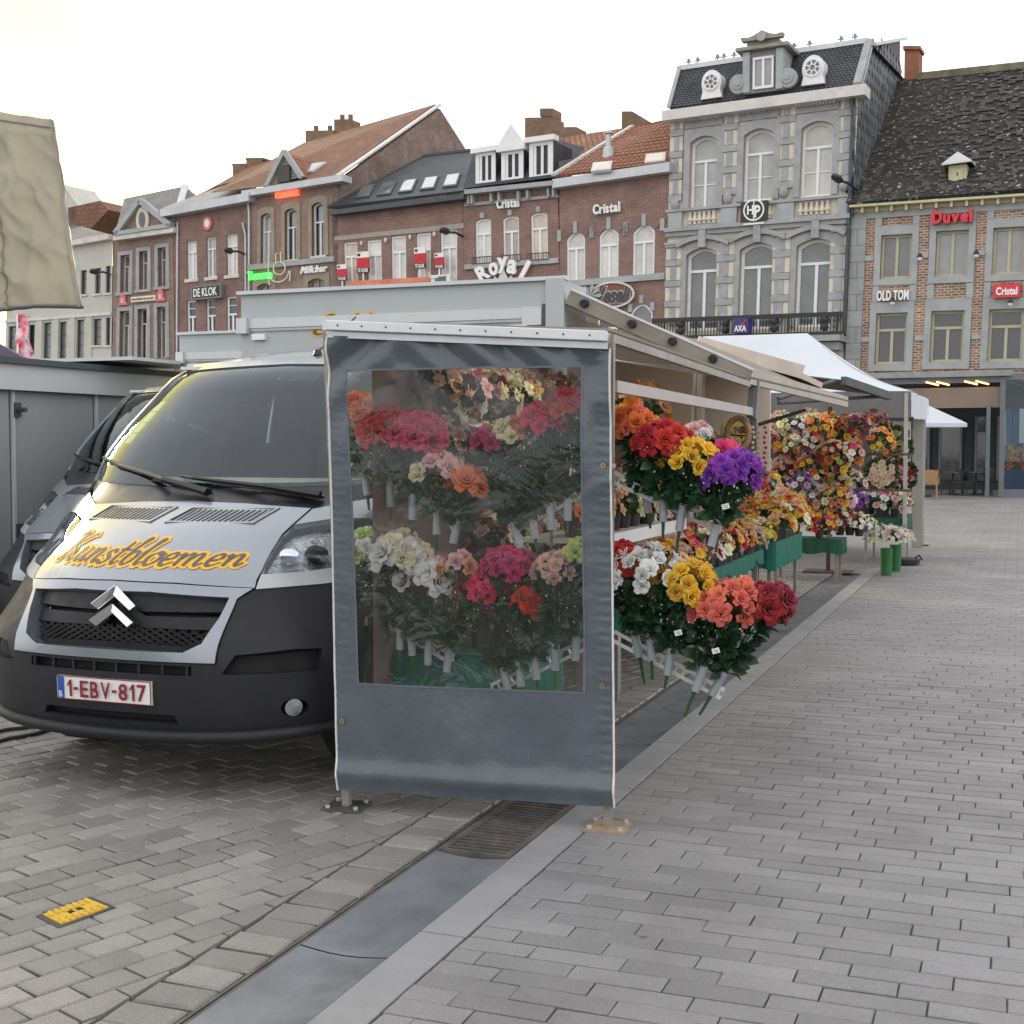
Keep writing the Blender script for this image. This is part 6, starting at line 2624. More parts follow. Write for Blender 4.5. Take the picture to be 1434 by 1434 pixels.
    for nm, x0, x1, y0, y1, z0, z1, m_ in (('body_rail', -w2 + .03, w2 - .13, -.022, 0, 2.405, 2.47, m_boxlite), ('body_rail', -w2 + .03, w2 - .13, -.014, 0, 2.385, 2.403, m_silver_lo),
                                           ('corner_bracket', -w2 - .012, -w2 + .07, -.05, -.002, 2.37, 2.475, m_boxlite), ('corner_bracket', w2 - .27, w2 - .14, -.03, -.0225, 2.36, 2.475, m_boxlite),
                                           ('marker_lamp', -w2 + .1, -w2 + .2, -.03, 0, 2.325, 2.365, m_let), ('marker_lamp', w2 - .35, w2 - .24, -.03, 0, 2.325, 2.365, m_let),
                                           ('door_seal', w2 - .135, w2 - .115, -.03, 0, 2.1, 2.49, m_gutter_dk), ('corner_post', w2 - .11, w2 + .012, -.035, -.002, zb, zt + .01, m_boxgrey),
                                           ('roof_edge', -w2 - .02, w2 + .02, -.03, .05, zt + .001, zt + .025, m_boxlite)):
        mb = MB()
        bx_(x0, x1, b0 + y0, b0 + y1, z0, z1)
        mb.build(nm, m_, body)
    mb = lin
    bx_(-w2 + .0502, -w2 + .06, b0 + .0602, b1 - .002, zb + .102, z2 - .062)
    bx_(-w2 + .061, w2 - .002, b1 - .012, b1 - .002, zb + .102, z2 - .062)
    bx_(-w2 + .061, w2 - .002, b0 + .0602, b0 + .07, zb + .102, z2 - .062)
    mb.build('body_lining', mat('cream_lining', (.60, .50, .41), .6, var=.06), body)
    for sx in (-1, 1):
        wh = MB()
        wh.tube([L(sx * .66, 5.2, .36), L(sx * .70, 5.2, .36), L(sx * .92, 5.2, .36), L(sx * .95, 5.2, .36)], [.3, .345, .345, .3], 20)
        wh.build('wheel', m_rubber, root, smooth=30)
    if lettering:
        c0 = pa(438, 468, A0 + b0)
        c1 = pa(645, 468, A0 + b0)
        hgt = .128
        vs, fs = script2d('Sabbe Claes', .06, slant=.3, angle=30)
        bx = (min(p[0] for p in vs), 0, max(p[0] for p in vs), 1.0)
        vy, fy = script2d('Sabbe Claes', .06, slant=.3, angle=30, fat=.07)
        for nm, V_, F_, m_, base in (('script_outline', vy, fy, m_script_y, .002), ('script_lettering', vs, fs, m_script, .005)):
            mb = MB()
            nv, nf = norm2d(V_, F_, bx)
            for k, f in enumerate(nf):
                mb.add([c0 + (c1 - c0) * nv[i][0] + ZZ * nv[i][1] * hgt - PA * (base + .0015 * (k % 50) / 50) for i in f], [(0, 1, 2, 3)])
            mb.build(nm, m_, body, uv=False)
    return root


truck = make_truck(-3.84, 4.87, 'silver truck with yellow edged script on its bonnet, parked behind the flower stall curtain')


def copy_tree(o, parent=None, skip=()):
    c = o.copy()
    COL.objects.link(c)
    if parent is not None:
        c.parent = parent
    for ch in list(o.children):
        if not any(ch.name.startswith(s_) for s_ in skip):
            copy_tree(ch, c, skip)
    return c


truck2 = copy_tree(truck, skip=('script_', 'plate_character', 'lettering', 'permit_sticker'))
truck2.location = M(-3.84 - 2.33, 4.87 + 1.5 + 2.6)
truck2['label'] = 'second silver truck, half hidden behind the truck with the yellow edged script'

# the grey market trailer closing the view on the left
tr = empty('market_trailer', M(-8.6, 8.6), 'grey panelled market trailer with dark roof edge standing left of the trucks', 'trailer')
m_trl = mat('trailer_panel', (.34, .36, .37), .45, metal=.15, var=.08, vscale=.7, dirt=((.22, .23, .23), 1.0, .35))
mb = MB()
mb.mbox(-9.9, -7.75, 7.6, 10.9, .35, 2.22)
body = mb.build('trailer_body', m_trl, tr)
a = 7.65
while a < 10.8:
    mb = MB()
    mb.mbox(-7.749, -7.735, a, a + 1.0, .45, 2.06)
    mb.build('panel', m_trl, body)
    mb = MB()
    mb.mbox(-7.7345, -7.71, a - .035, a - .004, .4, 2.06)
    mb.build('panel_rib', m_boxlite, body)
    a += 1.05
mb = MB()
mb.mbox(-7.7, -7.65, 7.6, 10.95, 2.06, 2.27)
mb.build('fascia', m_boxlite, tr)
mb = MB()
mb.mbox(-9.95, -7.6, 7.5, 11.0, 2.271, 2.32)
mb.build('roof_edge', m_gutter_dk, tr)
mb = MB()
mb.mbox(-9.2, -7.3, 9.7, 11.0, 2.36, 2.39)
mb.build('folded_awning', m_boxlite, tr)
for a in (7.8, 8.72):
    for z in (.9, 1.9):
        mb = MB()
        mb.tube([M(-7.7, a, z), M(-7.62, a, z)], .022, 6)
        mb.mbox(-7.735, -7.70, a - .04, a + .04, z - .06, z + .06)
        mb.build('door_hinge', m_gutter_dk, tr)
for a in (8.1, 10.2):
    for r_ in (-9.6, -8.0):
        mb = MB()
        mb.tube([M(r_ - .1, a, .3), M(r_ + .1, a, .3)], .3, 18)
        mb.build('wheel', m_rubber, tr)
# ------------------------------------------------------------------ flower stall: frame and end curtain
from mathutils import noise as MN

m_alu = mat('aluminium_rail', (.58, .59, .60), .4, metal=.5, var=.08, vscale=4, dirt=((.35, .34, .32), 4, .4))
m_whitealu = mat('white_batten', (.66, .68, .70), .4, var=.06, dirt=((.4, .4, .39), 6, .35))
m_post = mat('galvanised_post', (.30, .28, .25), .5, metal=.5, var=.15, vscale=6, dirt=((.16, .12, .09), 8, .4))
m_tan_plate = mat('rusty_foot_plate', (.36, .27, .18), .7, metal=.3, var=.2, vscale=10, dirt=((.18, .12, .07), 9, .5))
m_tarp = mat('grey_tarpaulin', (.088, .106, .124), .25, var=.12, vscale=4, bump=.45, bscale=13, bdist=.008, spec=.5, dirt=((.135, .145, .155), 2.5, .4))
m_film = glass_mat('clear_pvc_window', (.90, .90, .89), refl=.03, rough=.10, haze=.065, hcol=(.62, .58, .56), bump=.35, bscale=5)
m_piping = mat('white_piping', (.62, .62, .60), .6)
m_brass = mat('brass_eyelet', (.40, .30, .12), .4, metal=.8)
m_canopy = mat('awning_underside', (.44, .40, .35), .75, var=.08, vscale=1.5)
see_light(m_canopy, .5)
m_cream_in = mat('cream_interior', (.66, .57, .48), .6, var=.05)
m_tube = emit_mat('tube_light', (1.0, .90, .74), 14.0)

LF, RF = gp(484, 1134), gp(850, 1163)
CU = (RF - LF)
CU.z = 0
CU.normalize()
CN = V((CU.y, -CU.x, 0))


def cp(px, py, off=0.0):
    return on_plane(px, py, LF + CN * off, CN)


stall = empty('flower_stall', (LF + RF) / 2 + PA * 1.6, 'flower stall frame with sloping awning roof standing on steel posts beside the drain', 'market stall')
top_l, top_r = cp(459, 462, -.035), cp(855, 474, -.035)
for nm_, top, bot, mp_ in (('left', top_l, cp(486, 1132, -.035), mat('foot_plate_steel', (.10, .10, .095), .6, metal=.4, var=.2)), ('right', top_r, cp(851, 1158, -.035), m_tan_plate)):
    bot = V((bot.x, bot.y, .012))
    mb = MB()
    mb.bar(bot, top, .034, .034, up=CN)
    po = mb.build('post', m_post, stall)
    mb = MB()
    mb.box(V((bot.x, bot.y, .006)), CU * .088, CN * .085, ZZ * .006)
    fp_o = mb.build('foot_plate', mp_, stall)
    for sx in (-1, 1):
        for sy in (-1, 1):
            mb = MB()
            q = V((bot.x, bot.y, .012)) + CU * .066 * sx + CN * .062 * sy
            mb.tube([q, q + ZZ * .012], .011, 6)
            mb.build('bolt', m_alu, fp_o)
# front rail towards the awning flap, upper horizontal rail, bracket
OUT = M(-1.58, 8.2, 1.985)          # outer near corner of the flap
HIN = M(-2.66, 7.87, 2.475)         # its hinge on the truck
A_END = 13.2
OUT2, HIN2 = M(-1.58, A_END, 2.0), M(-2.66, A_END, 2.475)
mb = MB()
mb.bar(top_r, OUT, .03, .035)
mb.build('front_rail', m_post, stall)
mb = MB()
r0 = pr(860, 541, -1.6)
mb.bar(r0, M(-1.6, 8.45, 1.82), .03, .05)
mb.build('hanging_rail', mat('dull_rail', (.42, .38, .36), .5, var=.08), stall)
mb = MB()
mb.bar(M(-1.6, 8.43, 1.78), M(-1.585, 8.45, 2.02), .06, .05)
mb.bar(M(-1.6, 8.5, 1.35), M(-1.6, 8.5, 1.86), .05, .04)
mb.build('bracket', mat('bracket_grey', (.17, .18, .19), .5, metal=.3), stall)
mb = MB()
mb.bar(top_l, HIN - ZZ * .24, .045, .05)
mb.build('back_rail', m_alu, stall)
mb = MB()
mb.bar(top_l, top_r, .04, .04)
mb.build('end_rail', m_alu, stall)
# roof of the first bay (a taut sheet) and the flap
mb = MB()
q = [top_l + ZZ * .03, top_r + ZZ * .03, OUT + ZZ * .03, HIN - ZZ * .21]
mb.hexa(q, [p + ZZ * .012 for p in q])
mb.build('roof_sheet', m_canopy, stall)
for k_ in (.35, .7):
    mb = MB()
    mb.bar(top_r + (OUT - top_r) * k_ - ZZ * .0, top_l + (HIN - ZZ * .24 - top_l) * k_, .03, .035)
    mb.build('rafter', m_alu, stall)
nf = (OUT - HIN).cross(PA).normalized()
nf = nf if nf.z > 0 else -nf
mb = MB()
mb.hexa([HIN, OUT, OUT2, HIN2], [p + nf * .05 for p in (HIN, OUT, OUT2, HIN2)])
fl = mb.build('awning_flap', m_canopy, stall)
mb = MB()
mb.bar(HIN + nf * .06 - PA * .03, OUT + nf * .045 - PA * .03, .05, .09, up=nf)
mb.build('flap_end_beam', mat('flap_beam_brown', (.27, .24, .20), .6, var=.2, vscale=3), fl)
mb = MB()
mb.bar(HIN + nf * .108 - PA * .03, OUT + nf * .094 - PA * .03, .06, .012, up=nf)
mb.build('flap_end_rim', m_whitealu, fl)
mb = MB()
mb.bar(OUT + ZZ * .05, OUT2 + ZZ * .03, .03, .10)
mb.build('flap_front_board', mat('flap_board', (.42, .38, .32), .6, var=.15, dirt=((.2, .18, .15), 3, .4)), fl)
for k_ in (.1, .36, .58, .8):
    mb = MB()
    c = HIN + (OUT - HIN) * k_ + nf * .06 - PA * .06
    mb.tube([c, c - PA * .04], [.028, .024], 10)
    mb.build('flap_knob', m_blackpl, fl)
mb = MB()
mb.tube([OUT2 - PA * 2.0 + ZZ * -.1 - PR * .1, M(-2.62, 9.6, 1.5)], .016, 6)
mb.build('gas_strut', m_blackpl, fl)
for (p0, p1) in ((HIN + (OUT - HIN) * .72 + PA * .5 - nf * .035, HIN + (OUT - HIN) * .72 + PA * 2.6 - nf * .035), (top_l + (top_r - top_l) * .45 + PA * .6 - ZZ * .0, top_l + (top_r - top_l) * .5 + PA * 1.9 + ZZ * .02)):
    lt = empty('tube_lamp', (p0 + p1) / 2, 'slim lit tube lamp under the %s of the flower stall' % ('awning flap' if p0.z > 2.06 + .0 and (p0 - HIN).length < 1.6 else 'roof sheet'), 'lamp', 'tube lamps under the stall roof')
    mb = MB()
    mb.tube([p0, p1], .012, 8)
    mb.build('tube', m_tube, lt)
    mb = MB()
    mb.bar(p0 + ZZ * .018, p1 + ZZ * .018, .03, .012)
    mb.build('lamp_holder', m_whitealu, lt)

# the end curtain
CT = [cp(459, 470, .01), cp(853, 488, .01), cp(860, 1130, .01), cp(474, 1106, .01)]      # TL TR BR BL
cw = (CT[1] - CT[0]).length
chh = (CT[3] - CT[0]).length


def curt(u, v):
    p = (CT[0] * (1 - u) + CT[1] * u) * (1 - v) + (CT[3] * (1 - u) + CT[2] * u) * v
    d = .014 * MN.noise(V((u * 2.2, v * 2.6, 3.1))) + .009 * MN.noise(V((u * 5, v * 4, 7.7)))
    # slack folds hanging from the top corners
    d += .024 * math.sin(34 * (u * .8 + v * 1.6)) * math.exp(-((u - .05) / .18) ** 2 - (v / .12) ** 2)
    d += .022 * math.sin(40 * (u * .7 - v * 1.5)) * math.exp(-((u - .62) / .3) ** 2 - (v / .10) ** 2)
    d += .018 * math.sin(26 * (u * 1.2 + v * .9)) * math.exp(-((u - .95) / .12) ** 2 - ((v - .08) / .1) ** 2)
    # puckered hems
    d += .0045 * math.sin(2 * math.pi * v * 46) * math.exp(-((u - .975) / .022) ** 2)
    d += .0022 * math.sin(2 * math.pi * v * 52 + 1) * math.exp(-((u - .03) / .03) ** 2)
    d += .010 * max(0, MN.noise(V((u * 9, v * 17, 1.3)))) * math.exp(-((u - .93) / .06) ** 2)
    d += .005 * max(0, MN.noise(V((u * 9, v * 15, 4.3)))) * math.exp(-((u - .06) / .07) ** 2)
    # broad vertical folds in the skirt, and the rod rolled into its foot
    sk = max(0, min(1, (v - .78) / .1))
    d += sk * (.018 * MN.noise(V((u * 4.5 + v * 1.5, v * 1.2, 9.1))) + .005 * MN.noise(V((u * 12, v * 9, 2.2))))
    d += .020 * math.exp(-((v - .962) / .022) ** 2) + .004 * math.exp(-((v - .93) / .012) ** 2) * MN.noise(V((u * 8, 0, 5)))
    # tension pleat from the middle eyelet
    d += .006 * math.exp(-((v - .285 - (1 - u) * .35) / .014) ** 2) * max(0, (u - .82) / .18)
    return p + CN * d


def cuv(px, py):
    p = cp(px, py, .01)
    u, v = .5, .5
    for _ in range(12):
        e = (CT[0] * (1 - u) + CT[1] * u) * (1 - v) + (CT[3] * (1 - u) + CT[2] * u) * v
        d = p - e
        u += d.dot(CU) / cw
        v -= d.z / chh
    return u, v


curtain = empty('stall_end_curtain', (LF + RF) / 2 + ZZ * .06, 'grey tarpaulin curtain with a large clear window closing the end of the flower stall', 'curtain')
winp = [cuv(484, 519), cuv(650, 515), cuv(814, 513), cuv(816, 740), cuv(820, 971), cuv(660, 965), cuv(502, 957), cuv(494, 740)]
mb = MB()
asp = chh / cw
vs, fs = tri2d([(0, 0), (1, 0), (1, asp), (0, asp)], .0135, [[(u, v * asp) for u, v in winp]])
mb.add([curt(u, v / asp) for u, v in vs], fs)
mb.build('tarp', m_tarp, curtain, smooth='all', uv=False)
mb = MB()
wo = [(.5 + (u - .5) * 1.012, v) for u, v in winp]
vs, fs = tri2d([(u, v * asp) for u, v in wo], .03)


def film(u, v):
    p = curt(u, v) - CN * .004
    d = .007 * MN.noise(V((u * 5, v * 16, 6.6))) + .003 * MN.noise(V((u * 14 + v * 9, v * 6, 8.2)))
    d += .010 * math.exp(-((v - .195 - .02 * u) / .006) ** 2) * (1 if u > .2 else 0)
    d += .012 * math.exp(-((v - .33 - .22 * (1 - u)) / .010) ** 2) * max(0, (u - .45) / .5)
    d += .010 * math.exp(-((v - .62 - .3 * (.9 - u)) / .012) ** 2) * max(0, (u - .55) / .4)
    return p + CN * d


mb.add([film(u, v / asp) for u, v in vs], fs)
mb.build('clear_window', m_film, curtain, smooth='all', uv=False)
mb = MB()        # welded seam round the window
for i in range(len(winp)):
    a, b = winp[i], winp[(i + 1) % len(winp)]
    n = 14
    for j in range(n):
        q0 = [a[k_] + (b[k_] - a[k_]) * j / n for k_ in (0, 1)]
        q1 = [a[k_] + (b[k_] - a[k_]) * (j + 1) / n for k_ in (0, 1)]
        mb.bar(curt(*q0) + CN * .001, curt(*q1) + CN * .001, .008, .003, up=CN)
mb.build('window_seam', mat('tarp_seam', (.11, .125, .145), .4, var=.1), curtain)
for u in (0.0, 1.0):
    mb = MB()
    mb.tube([curt(u, j / 60) + CU * (.002 if u else -.002) for j in range(61)], .005, 6)
    mb.build('piping', m_piping, curtain)
for (x, y) in ((845, 652), (843, 961), (481, 1009)):
    mb = MB()
    c = curt(*cuv(x, y)) + CN * .004
    E8 = [(math.cos(i / 12 * 2 * math.pi), math.sin(i / 12 * 2 * math.pi)) for i in range(12)]
    for i in range(12):
        j = (i + 1) % 12
        q = [c + CU * rr_ * E8[k_][0] + ZZ * rr_ * E8[k_][1] for rr_, k_ in ((.011, i), (.011, j), (.005, j), (.005, i))]
        mb.hexa(q, [x_ + CN * .004 for x_ in q])
    mb.build('eyelet', m_brass, curtain)
mb = MB()
b0, b1 = cp(456, 455.5, .03), cp(850, 471, .03)
mb.bar(b0, b1, .05, .042, up=ZZ)
bt = mb.build('batten', m_whitealu, curtain, bevel=.004)
mb = MB()
mb.bar(cp(460, 468.5, .018), cp(851, 484.5, .018), .02, .026, up=ZZ)
mb.build('batten_lip', m_alu, bt)
for i in range(11):
    mb = MB()
    c = b0 + (b1 - b0) * ((i + .6) / 11.2) + CN * .025
    mb.tube([c, c + CN * .003], .004, 6)
    mb.build('rivet', m_blackpl, bt)
mb = MB()
mb.bar(b0 - CU * .004, b0 + CU * .012, .052, .044, up=ZZ)
mb.build('batten_cap', m_alu, bt)
mb = MB()
c = cp(858, 653, -.02)
mb.tube([c - CN * .02, c + CN * .012], .011, 8)
mb.build('toggle', m_alu, curtain)
# ------------------------------------------------------------------ flowers
def petal_mat(name, col, edge=None):
    if name in MATS:
        return MATS[name]
    m, nt, b = _new(name)
    oi = nt.nodes.new("ShaderNodeObjectInfo")
    co = _coord(nt, 'Object')
    f = _ramp(nt, _noise(nt, co, 30, 3), .3, .7)
    c = _mix(nt, [x * .92 for x in col], edge or [min(.92, x * 1.25 + .01) for x in col], f)
    hs = nt.nodes.new("ShaderNodeHueSaturation")
    nt.links.new(_ramp(nt, oi.outputs['Random'], 0, 1, .82, 1.12), hs.inputs['Value'])
    nt.links.new(_ramp(nt, oi.outputs['Random'], 0, 1, .49, .51), hs.inputs['Hue'])
    nt.links.new(c, hs.inputs['Color'])
    nt.links.new(hs.outputs['Color'], b.inputs['Base Color'])
    b.inputs['Roughness'].default_value = .65
    b.inputs['Sheen Weight'].default_value = .25
    b.inputs['Subsurface Weight'].default_value = .0
    MATS[name] = see_light(m, .45)
    return m


PC = {'red': (.56, .012, .014), 'orange': (.82, .20, .03), 'coral': (.80, .19, .12), 'yellow': (.84, .50, .03), 'purple': (.27, .035, .46),
      'white': (.84, .85, .83), 'hotpink': (.78, .05, .17), 'magenta': (.60, .03, .17), 'blush': (.76, .46, .46), 'darkred': (.30, .006, .025),
      'cream': (.82, .75, .50), 'lime': (.48, .58, .14), 'beige': (.64, .43, .36), 'peach': (.80, .43, .22), 'burgundy': (.20, .012, .035),
      'brown': (.22, .09, .045), 'lilac': (.42, .22, .46), 'rust': (.50, .12, .03), 'blue': (.16, .20, .42)}
PM = {k_: petal_mat('petal_' + k_, v) for k_, v in PC.items()}
m_leaf = mat('silk_leaf', (.018, .062, .024), .5, var=.45, vscale=25, rnd=.25)
m_leaf2 = mat('olive_leaf', (.05, .075, .022), .55, var=.4, vscale=25, rnd=.25)
m_stem = mat('green_stem', (.02, .07, .02), .5, var=.2)
m_vtube = mat('grey_tube', (.30, .33, .35), .45, var=.08, vscale=8)
m_rail = mat('white_perforated_rail', (.62, .62, .60), .5, var=.06, dirt=((.35, .33, .3), 8, .4))
m_tag = mat('price_tag_white', (.78, .78, .76), .5, var=.03)
m_green = mat('green_cloth', (.008, .13, .085), .8, var=.12, vscale=3)
m_greend = mat('dark_green_box', (.008, .075, .045), .7, var=.12)
m_pot = mat('dark_pot', (.035, .03, .028), .6, var=.2, rnd=.3)


def petal(mb, th, r0, r1, h0, h1, wid, curl, nu=3, nv=3, cup=.25):
    def fn(u, v):
        a = th + (u - .5) * wid * (1 - .35 * (v - .4) ** 2 * 3) * (.55 + .45 * math.sin(math.pi * min(1, .25 + v * .75)))
        rad = r0 + (r1 - r0) * v ** 1.2 + curl * v ** 3
        rad -= cup * (r1 - r0) * (1 - abs(u - .5) * 2) * 0
        z = h0 + (h1 - h0) * math.sin(v * math.pi / 2) - curl * .9 * v ** 4 - .12 * h1 * (abs(u - .5) * 2) ** 2 * v
        return V((math.cos(a) * rad, math.sin(a) * rad, z))
    mb.grid(fn, nu, nv)


def rose_mesh(name, seed, open_=1.0, lo=False):
    rn = random.Random(seed)
    mb = MB()
    layers = [(3, .003, .010, .006, .043, 2.7, .0), (4, .008, .019, .002, .041, 2.2, .001), (5, .011, .027, -.003, .037, 1.9, .005), (5, .013, .033 * open_, -.007, .030, 1.6, .010 * open_)]
    if lo:
        layers = [(4, .004, .013, .003, .034, 2.5, .001), (6, .009, .029 * open_, .0, .026, 1.9, .007)]
    for li, (n, r0, r1, h0, h1, w, cu) in enumerate(layers):
        for i in range(n):
            petal(mb, 2 * math.pi * (i + .37 * li) / n + rn.uniform(-.15, .15), r0, r1 * rn.uniform(.92, 1.1), h0, h1 * rn.uniform(.93, 1.06), w, cu * rn.uniform(.6, 1.4),
                  2 if lo else 4, 2 if lo else 4)
    me = mb.mesh(name, (0, 0, 0), PM['red'], smooth='all', uv=False)
    return me


def leafy(mb, p, d, size, rn, up=None):
    """one folded leaf from p along d"""
    d = d.normalized()
    s_ = d.cross(V((rn.uniform(-1, 1), rn.uniform(-1, 1), rn.uniform(-.2, 1)))).normalized()
    n = s_.cross(d)
    L, w = size, size * .36
    droop = n * -L * .12
    c0, c1, c2 = p, p + d * L * .5 + n * L * .03, p + d * L + droop
    l1, l2 = p + d * L * .3 + s_ * w * .8 + n * L * .1, p + d * L * .68 + s_ * w * .75 + n * L * .08
    r1, r2 = p + d * L * .3 - s_ * w * .8 + n * L * .1, p + d * L * .68 - s_ * w * .75 + n * L * .08
    mb.add([c0, c1, c2, l1, l2, r1, r2], [(0, 1, 3), (3, 1, 4), (4, 1, 2), (0, 5, 1), (5, 6, 1), (6, 2, 1)])


ROSES = [rose_mesh('rose', s_, o_) for s_, o_ in ((1, 1.0), (2, 1.12), (3, .8), (4, .55), (7, .62))]
LOROSE = [rose_mesh('blossom', s_, 1.05, True) for s_ in (5, 6)]
TO_CAM = V((.0, -1.0, .15)).normalized()


def bouquet(cx, cy, rp, cols, n, tx, ty, a, label, size=1.0, leafs=150, asp=1.0, ty2=None, breath=True, tagged=False, bud=False, seed=0, cat='bouquet', group='bouquets on the flower racks'):
    rn = random.Random(seed * 7 + int(cx) * 13 + int(cy))
    C, T = pa(cx, cy, a), pa(tx, ty, a)
    R_ = rp / F * (C - CAM).length
    root = empty('bouquet', T, label, cat, group)
    ax = (C - T)
    H = ax.length
    axn = ax.normalized()
    hp = []
    ga = 2.39996
    e1 = PR
    e2 = axn.cross(e1).normalized()
    for i in range(n):
        t = (i + .5) / n
        ph = math.acos(1 - t * 1.35)
        th = i * ga + rn.uniform(-.25, .25)
        d = (e1 * math.cos(th) * asp + e2 * math.sin(th)) * math.sin(ph) + axn * (math.cos(ph) * .75 - .1)
        p = C + d * R_ * rn.uniform(.86, 1.0) - axn * R_ * .15
        nd = (d.normalized() * 1.0 + axn * .35 + TO_CAM * .35).normalized()
        hp.append((p, nd))
    for i, (p, nd) in enumerate(hp):
        q = ZZ.rotation_difference(nd)
        q = q @ Matrix.Rotation(rn.uniform(0, 6.28), 4, 'Z').to_quaternion()
        c = cols[i % len(cols)] if isinstance(cols, (list, tuple)) else cols
        s_ = size * rn.uniform(.88, 1.14)
        inst('rose', ROSES[rn.choice((2, 3, 4) if bud else (0, 1, 2))], root, p - nd * .012, rot=q, scale=s_, m=PM[c])
    mb = MB()
    for k_ in range(leafs):
        t = rn.uniform(.06, .92)
        base = T + ax * t
        th = rn.uniform(0, 6.28)
        rad = R_ * (.18 + .85 * t ** .8) * rn.uniform(.35, 1.05)
        d = e1 * math.cos(th) * asp + e2 * math.sin(th)
        p = base + d * rad * .8
        leafy(mb, p, d * 1.0 + axn * rn.uniform(-.5, .9) + V((0, 0, rn.uniform(-.5, .3))), rn.uniform(.045, .08), rn)
    for (p, nd) in hp:        # calyx leaves under each head
        for k_ in range(3):
            leafy(mb, p - nd * .012, (V((rn.uniform(-1, 1), rn.uniform(-1, 1), rn.uniform(-.6, .3)))), rn.uniform(.03, .05), rn)
    mb.build('foliage', m_leaf, root, smooth='all', uv=False, kind='stuff')
    mb = MB()
    dn = T - axn * rn.uniform(.14, .22)
    for (p, nd) in hp[::2]:
        mb.tube([T - axn * .02 + V((rn.uniform(-.006, .006), rn.uniform(-.006, .006), 0)), T + ax * .5 + (p - C) * .4, p - nd * .01], .0028, 4, cap=False)
    mb.tube([dn, T - axn * .02], [.006, .011], 6)
    mb.build('stems', m_stem, root, uv=False, kind='stuff')
    if breath:
        mb = MB()
        for k_ in range(26):
            t = rn.uniform(.45, .9)
            th = rn.uniform(0, 6.28)
            rad = R_ * rn.uniform(.5, 1.12)
            d = e1 * math.cos(th) * asp + e2 * math.sin(th)
            mb.ball(T + ax * t + d * rad + TO_CAM * R_ * .25, rn.uniform(.0022, .0045), 5, 3)
        mb.build('tiny_white_flowers', PM['white'], root, uv=False, kind='stuff')
    if tagged:
        mb = MB()
        c = T + ax * .3 + TO_CAM * R_ * .95
        mb.box(c, (PR + ZZ * .3).normalized() * .016, TO_CAM * .0008, (ZZ - PR * .3).normalized() * .011)
        tg = mb.build('price_tag', m_tag, root)
        mb = MB()
        for z in (-.004, .003):
            mb.box(c + TO_CAM * .0012 + ZZ * z, PR * .010, TO_CAM * .0004, ZZ * .0012)
        mb.build('tag_print', m_gloss_blk, tg)
    return root, T, axn


def rack(name, label, p0, p1, tubes):
    """a slotted white rail with grey tubes; tubes = [(top point, axis)]"""
    root = empty('flower_rack', p0, label, 'flower rack', 'flower racks on the stall posts')
    mb = MB()
    d = (p1 - p0)
    dn = d.normalized()
    up = ZZ
    nrm = dn.cross(up).normalized()
    L = d.length
    # rail with holes: two flanges and webs between the holes
    hgt = .055
    upv = nrm.cross(dn).normalized()
    for s_ in (-1, 1):
        mb.bar(p0 + upv * s_ * hgt * .36, p1 + upv * s_ * hgt * .36, .006, hgt * .28, up=upv)
    n = int(L / .035)
    for i in range(n + 1):
        c = p0 + dn * (i * .035)
        if i % 3 != 2:
            mb.bar(c - upv * hgt * .23, c + upv * hgt * .23, .02 if i % 3 == 0 else .014, .006, up=dn)
    mb.build('rail', m_rail, root)
    for T, ax in tubes:
        mb = MB()
        mb.tube([T - ax * .085, T + ax * .035], .0185, 14, cap=False)
        mb.tube([T - ax * .086, T - ax * .08], .0186, 14)
        t = mb.build('tube', m_vtube, root, smooth=40)
        mb = MB()
        c = T - ax * .04
        near = p0 + dn * max(0, min(L, (c - p0).dot(dn)))
        mb.bar(c, near, .012, .012)
        mb.build('clip', m_rail, t)
    return root


AR = 5.52      # plane of the racks outside the curtain
B = []


def rack_row(label, p0, p1, items, a):
    tb = []
    for it in items:
        kw = it[-1] if isinstance(it[-1], dict) else {}
        ar = it[:-1] if kw else it
        cx, cy, rp, cols, n, tx, ty, lab = ar
        root, T, axn = bouquet(cx, cy, rp, cols, n, tx, ty, a + kw.pop('da', 0), lab, **kw)
        tb.append((T, axn))
    return rack('rack', label, p0, p1, tb)


# outside the curtain, lower arm
rack_row('slotted white rack arm carrying the white, yellow and coral roses outside the curtain', pa(858, 890, AR + .06), pa(1012, 972, AR + .06), [
    (868, 782, 40, 'red', 15, 890, 893, 'red roses peeping past the curtain beside the white roses', dict(asp=.8, da=.05, size=1.1)),
    (906, 794, 48, 'white', 24, 911, 897, 'white roses on the lower rack outside the curtain', dict(seed=1, bud=True, size=1.12)),
    (958, 812, 43, 'yellow', 19, 939, 918, 'bright yellow roses between the white and the coral roses', dict(seed=2, tagged=True, bud=True, size=1.12)),
    (1024, 838, 49, 'coral', 27, 983, 942, 'coral roses on the lower rack outside the curtain', dict(seed=3, tagged=True, leafs=190)),
    (1074, 842, 32, 'darkred', 14, 1010, 950, 'dark red velvet blooms right of the coral roses', dict(size=1.45, breath=False, seed=4, da=.06)),
], AR)
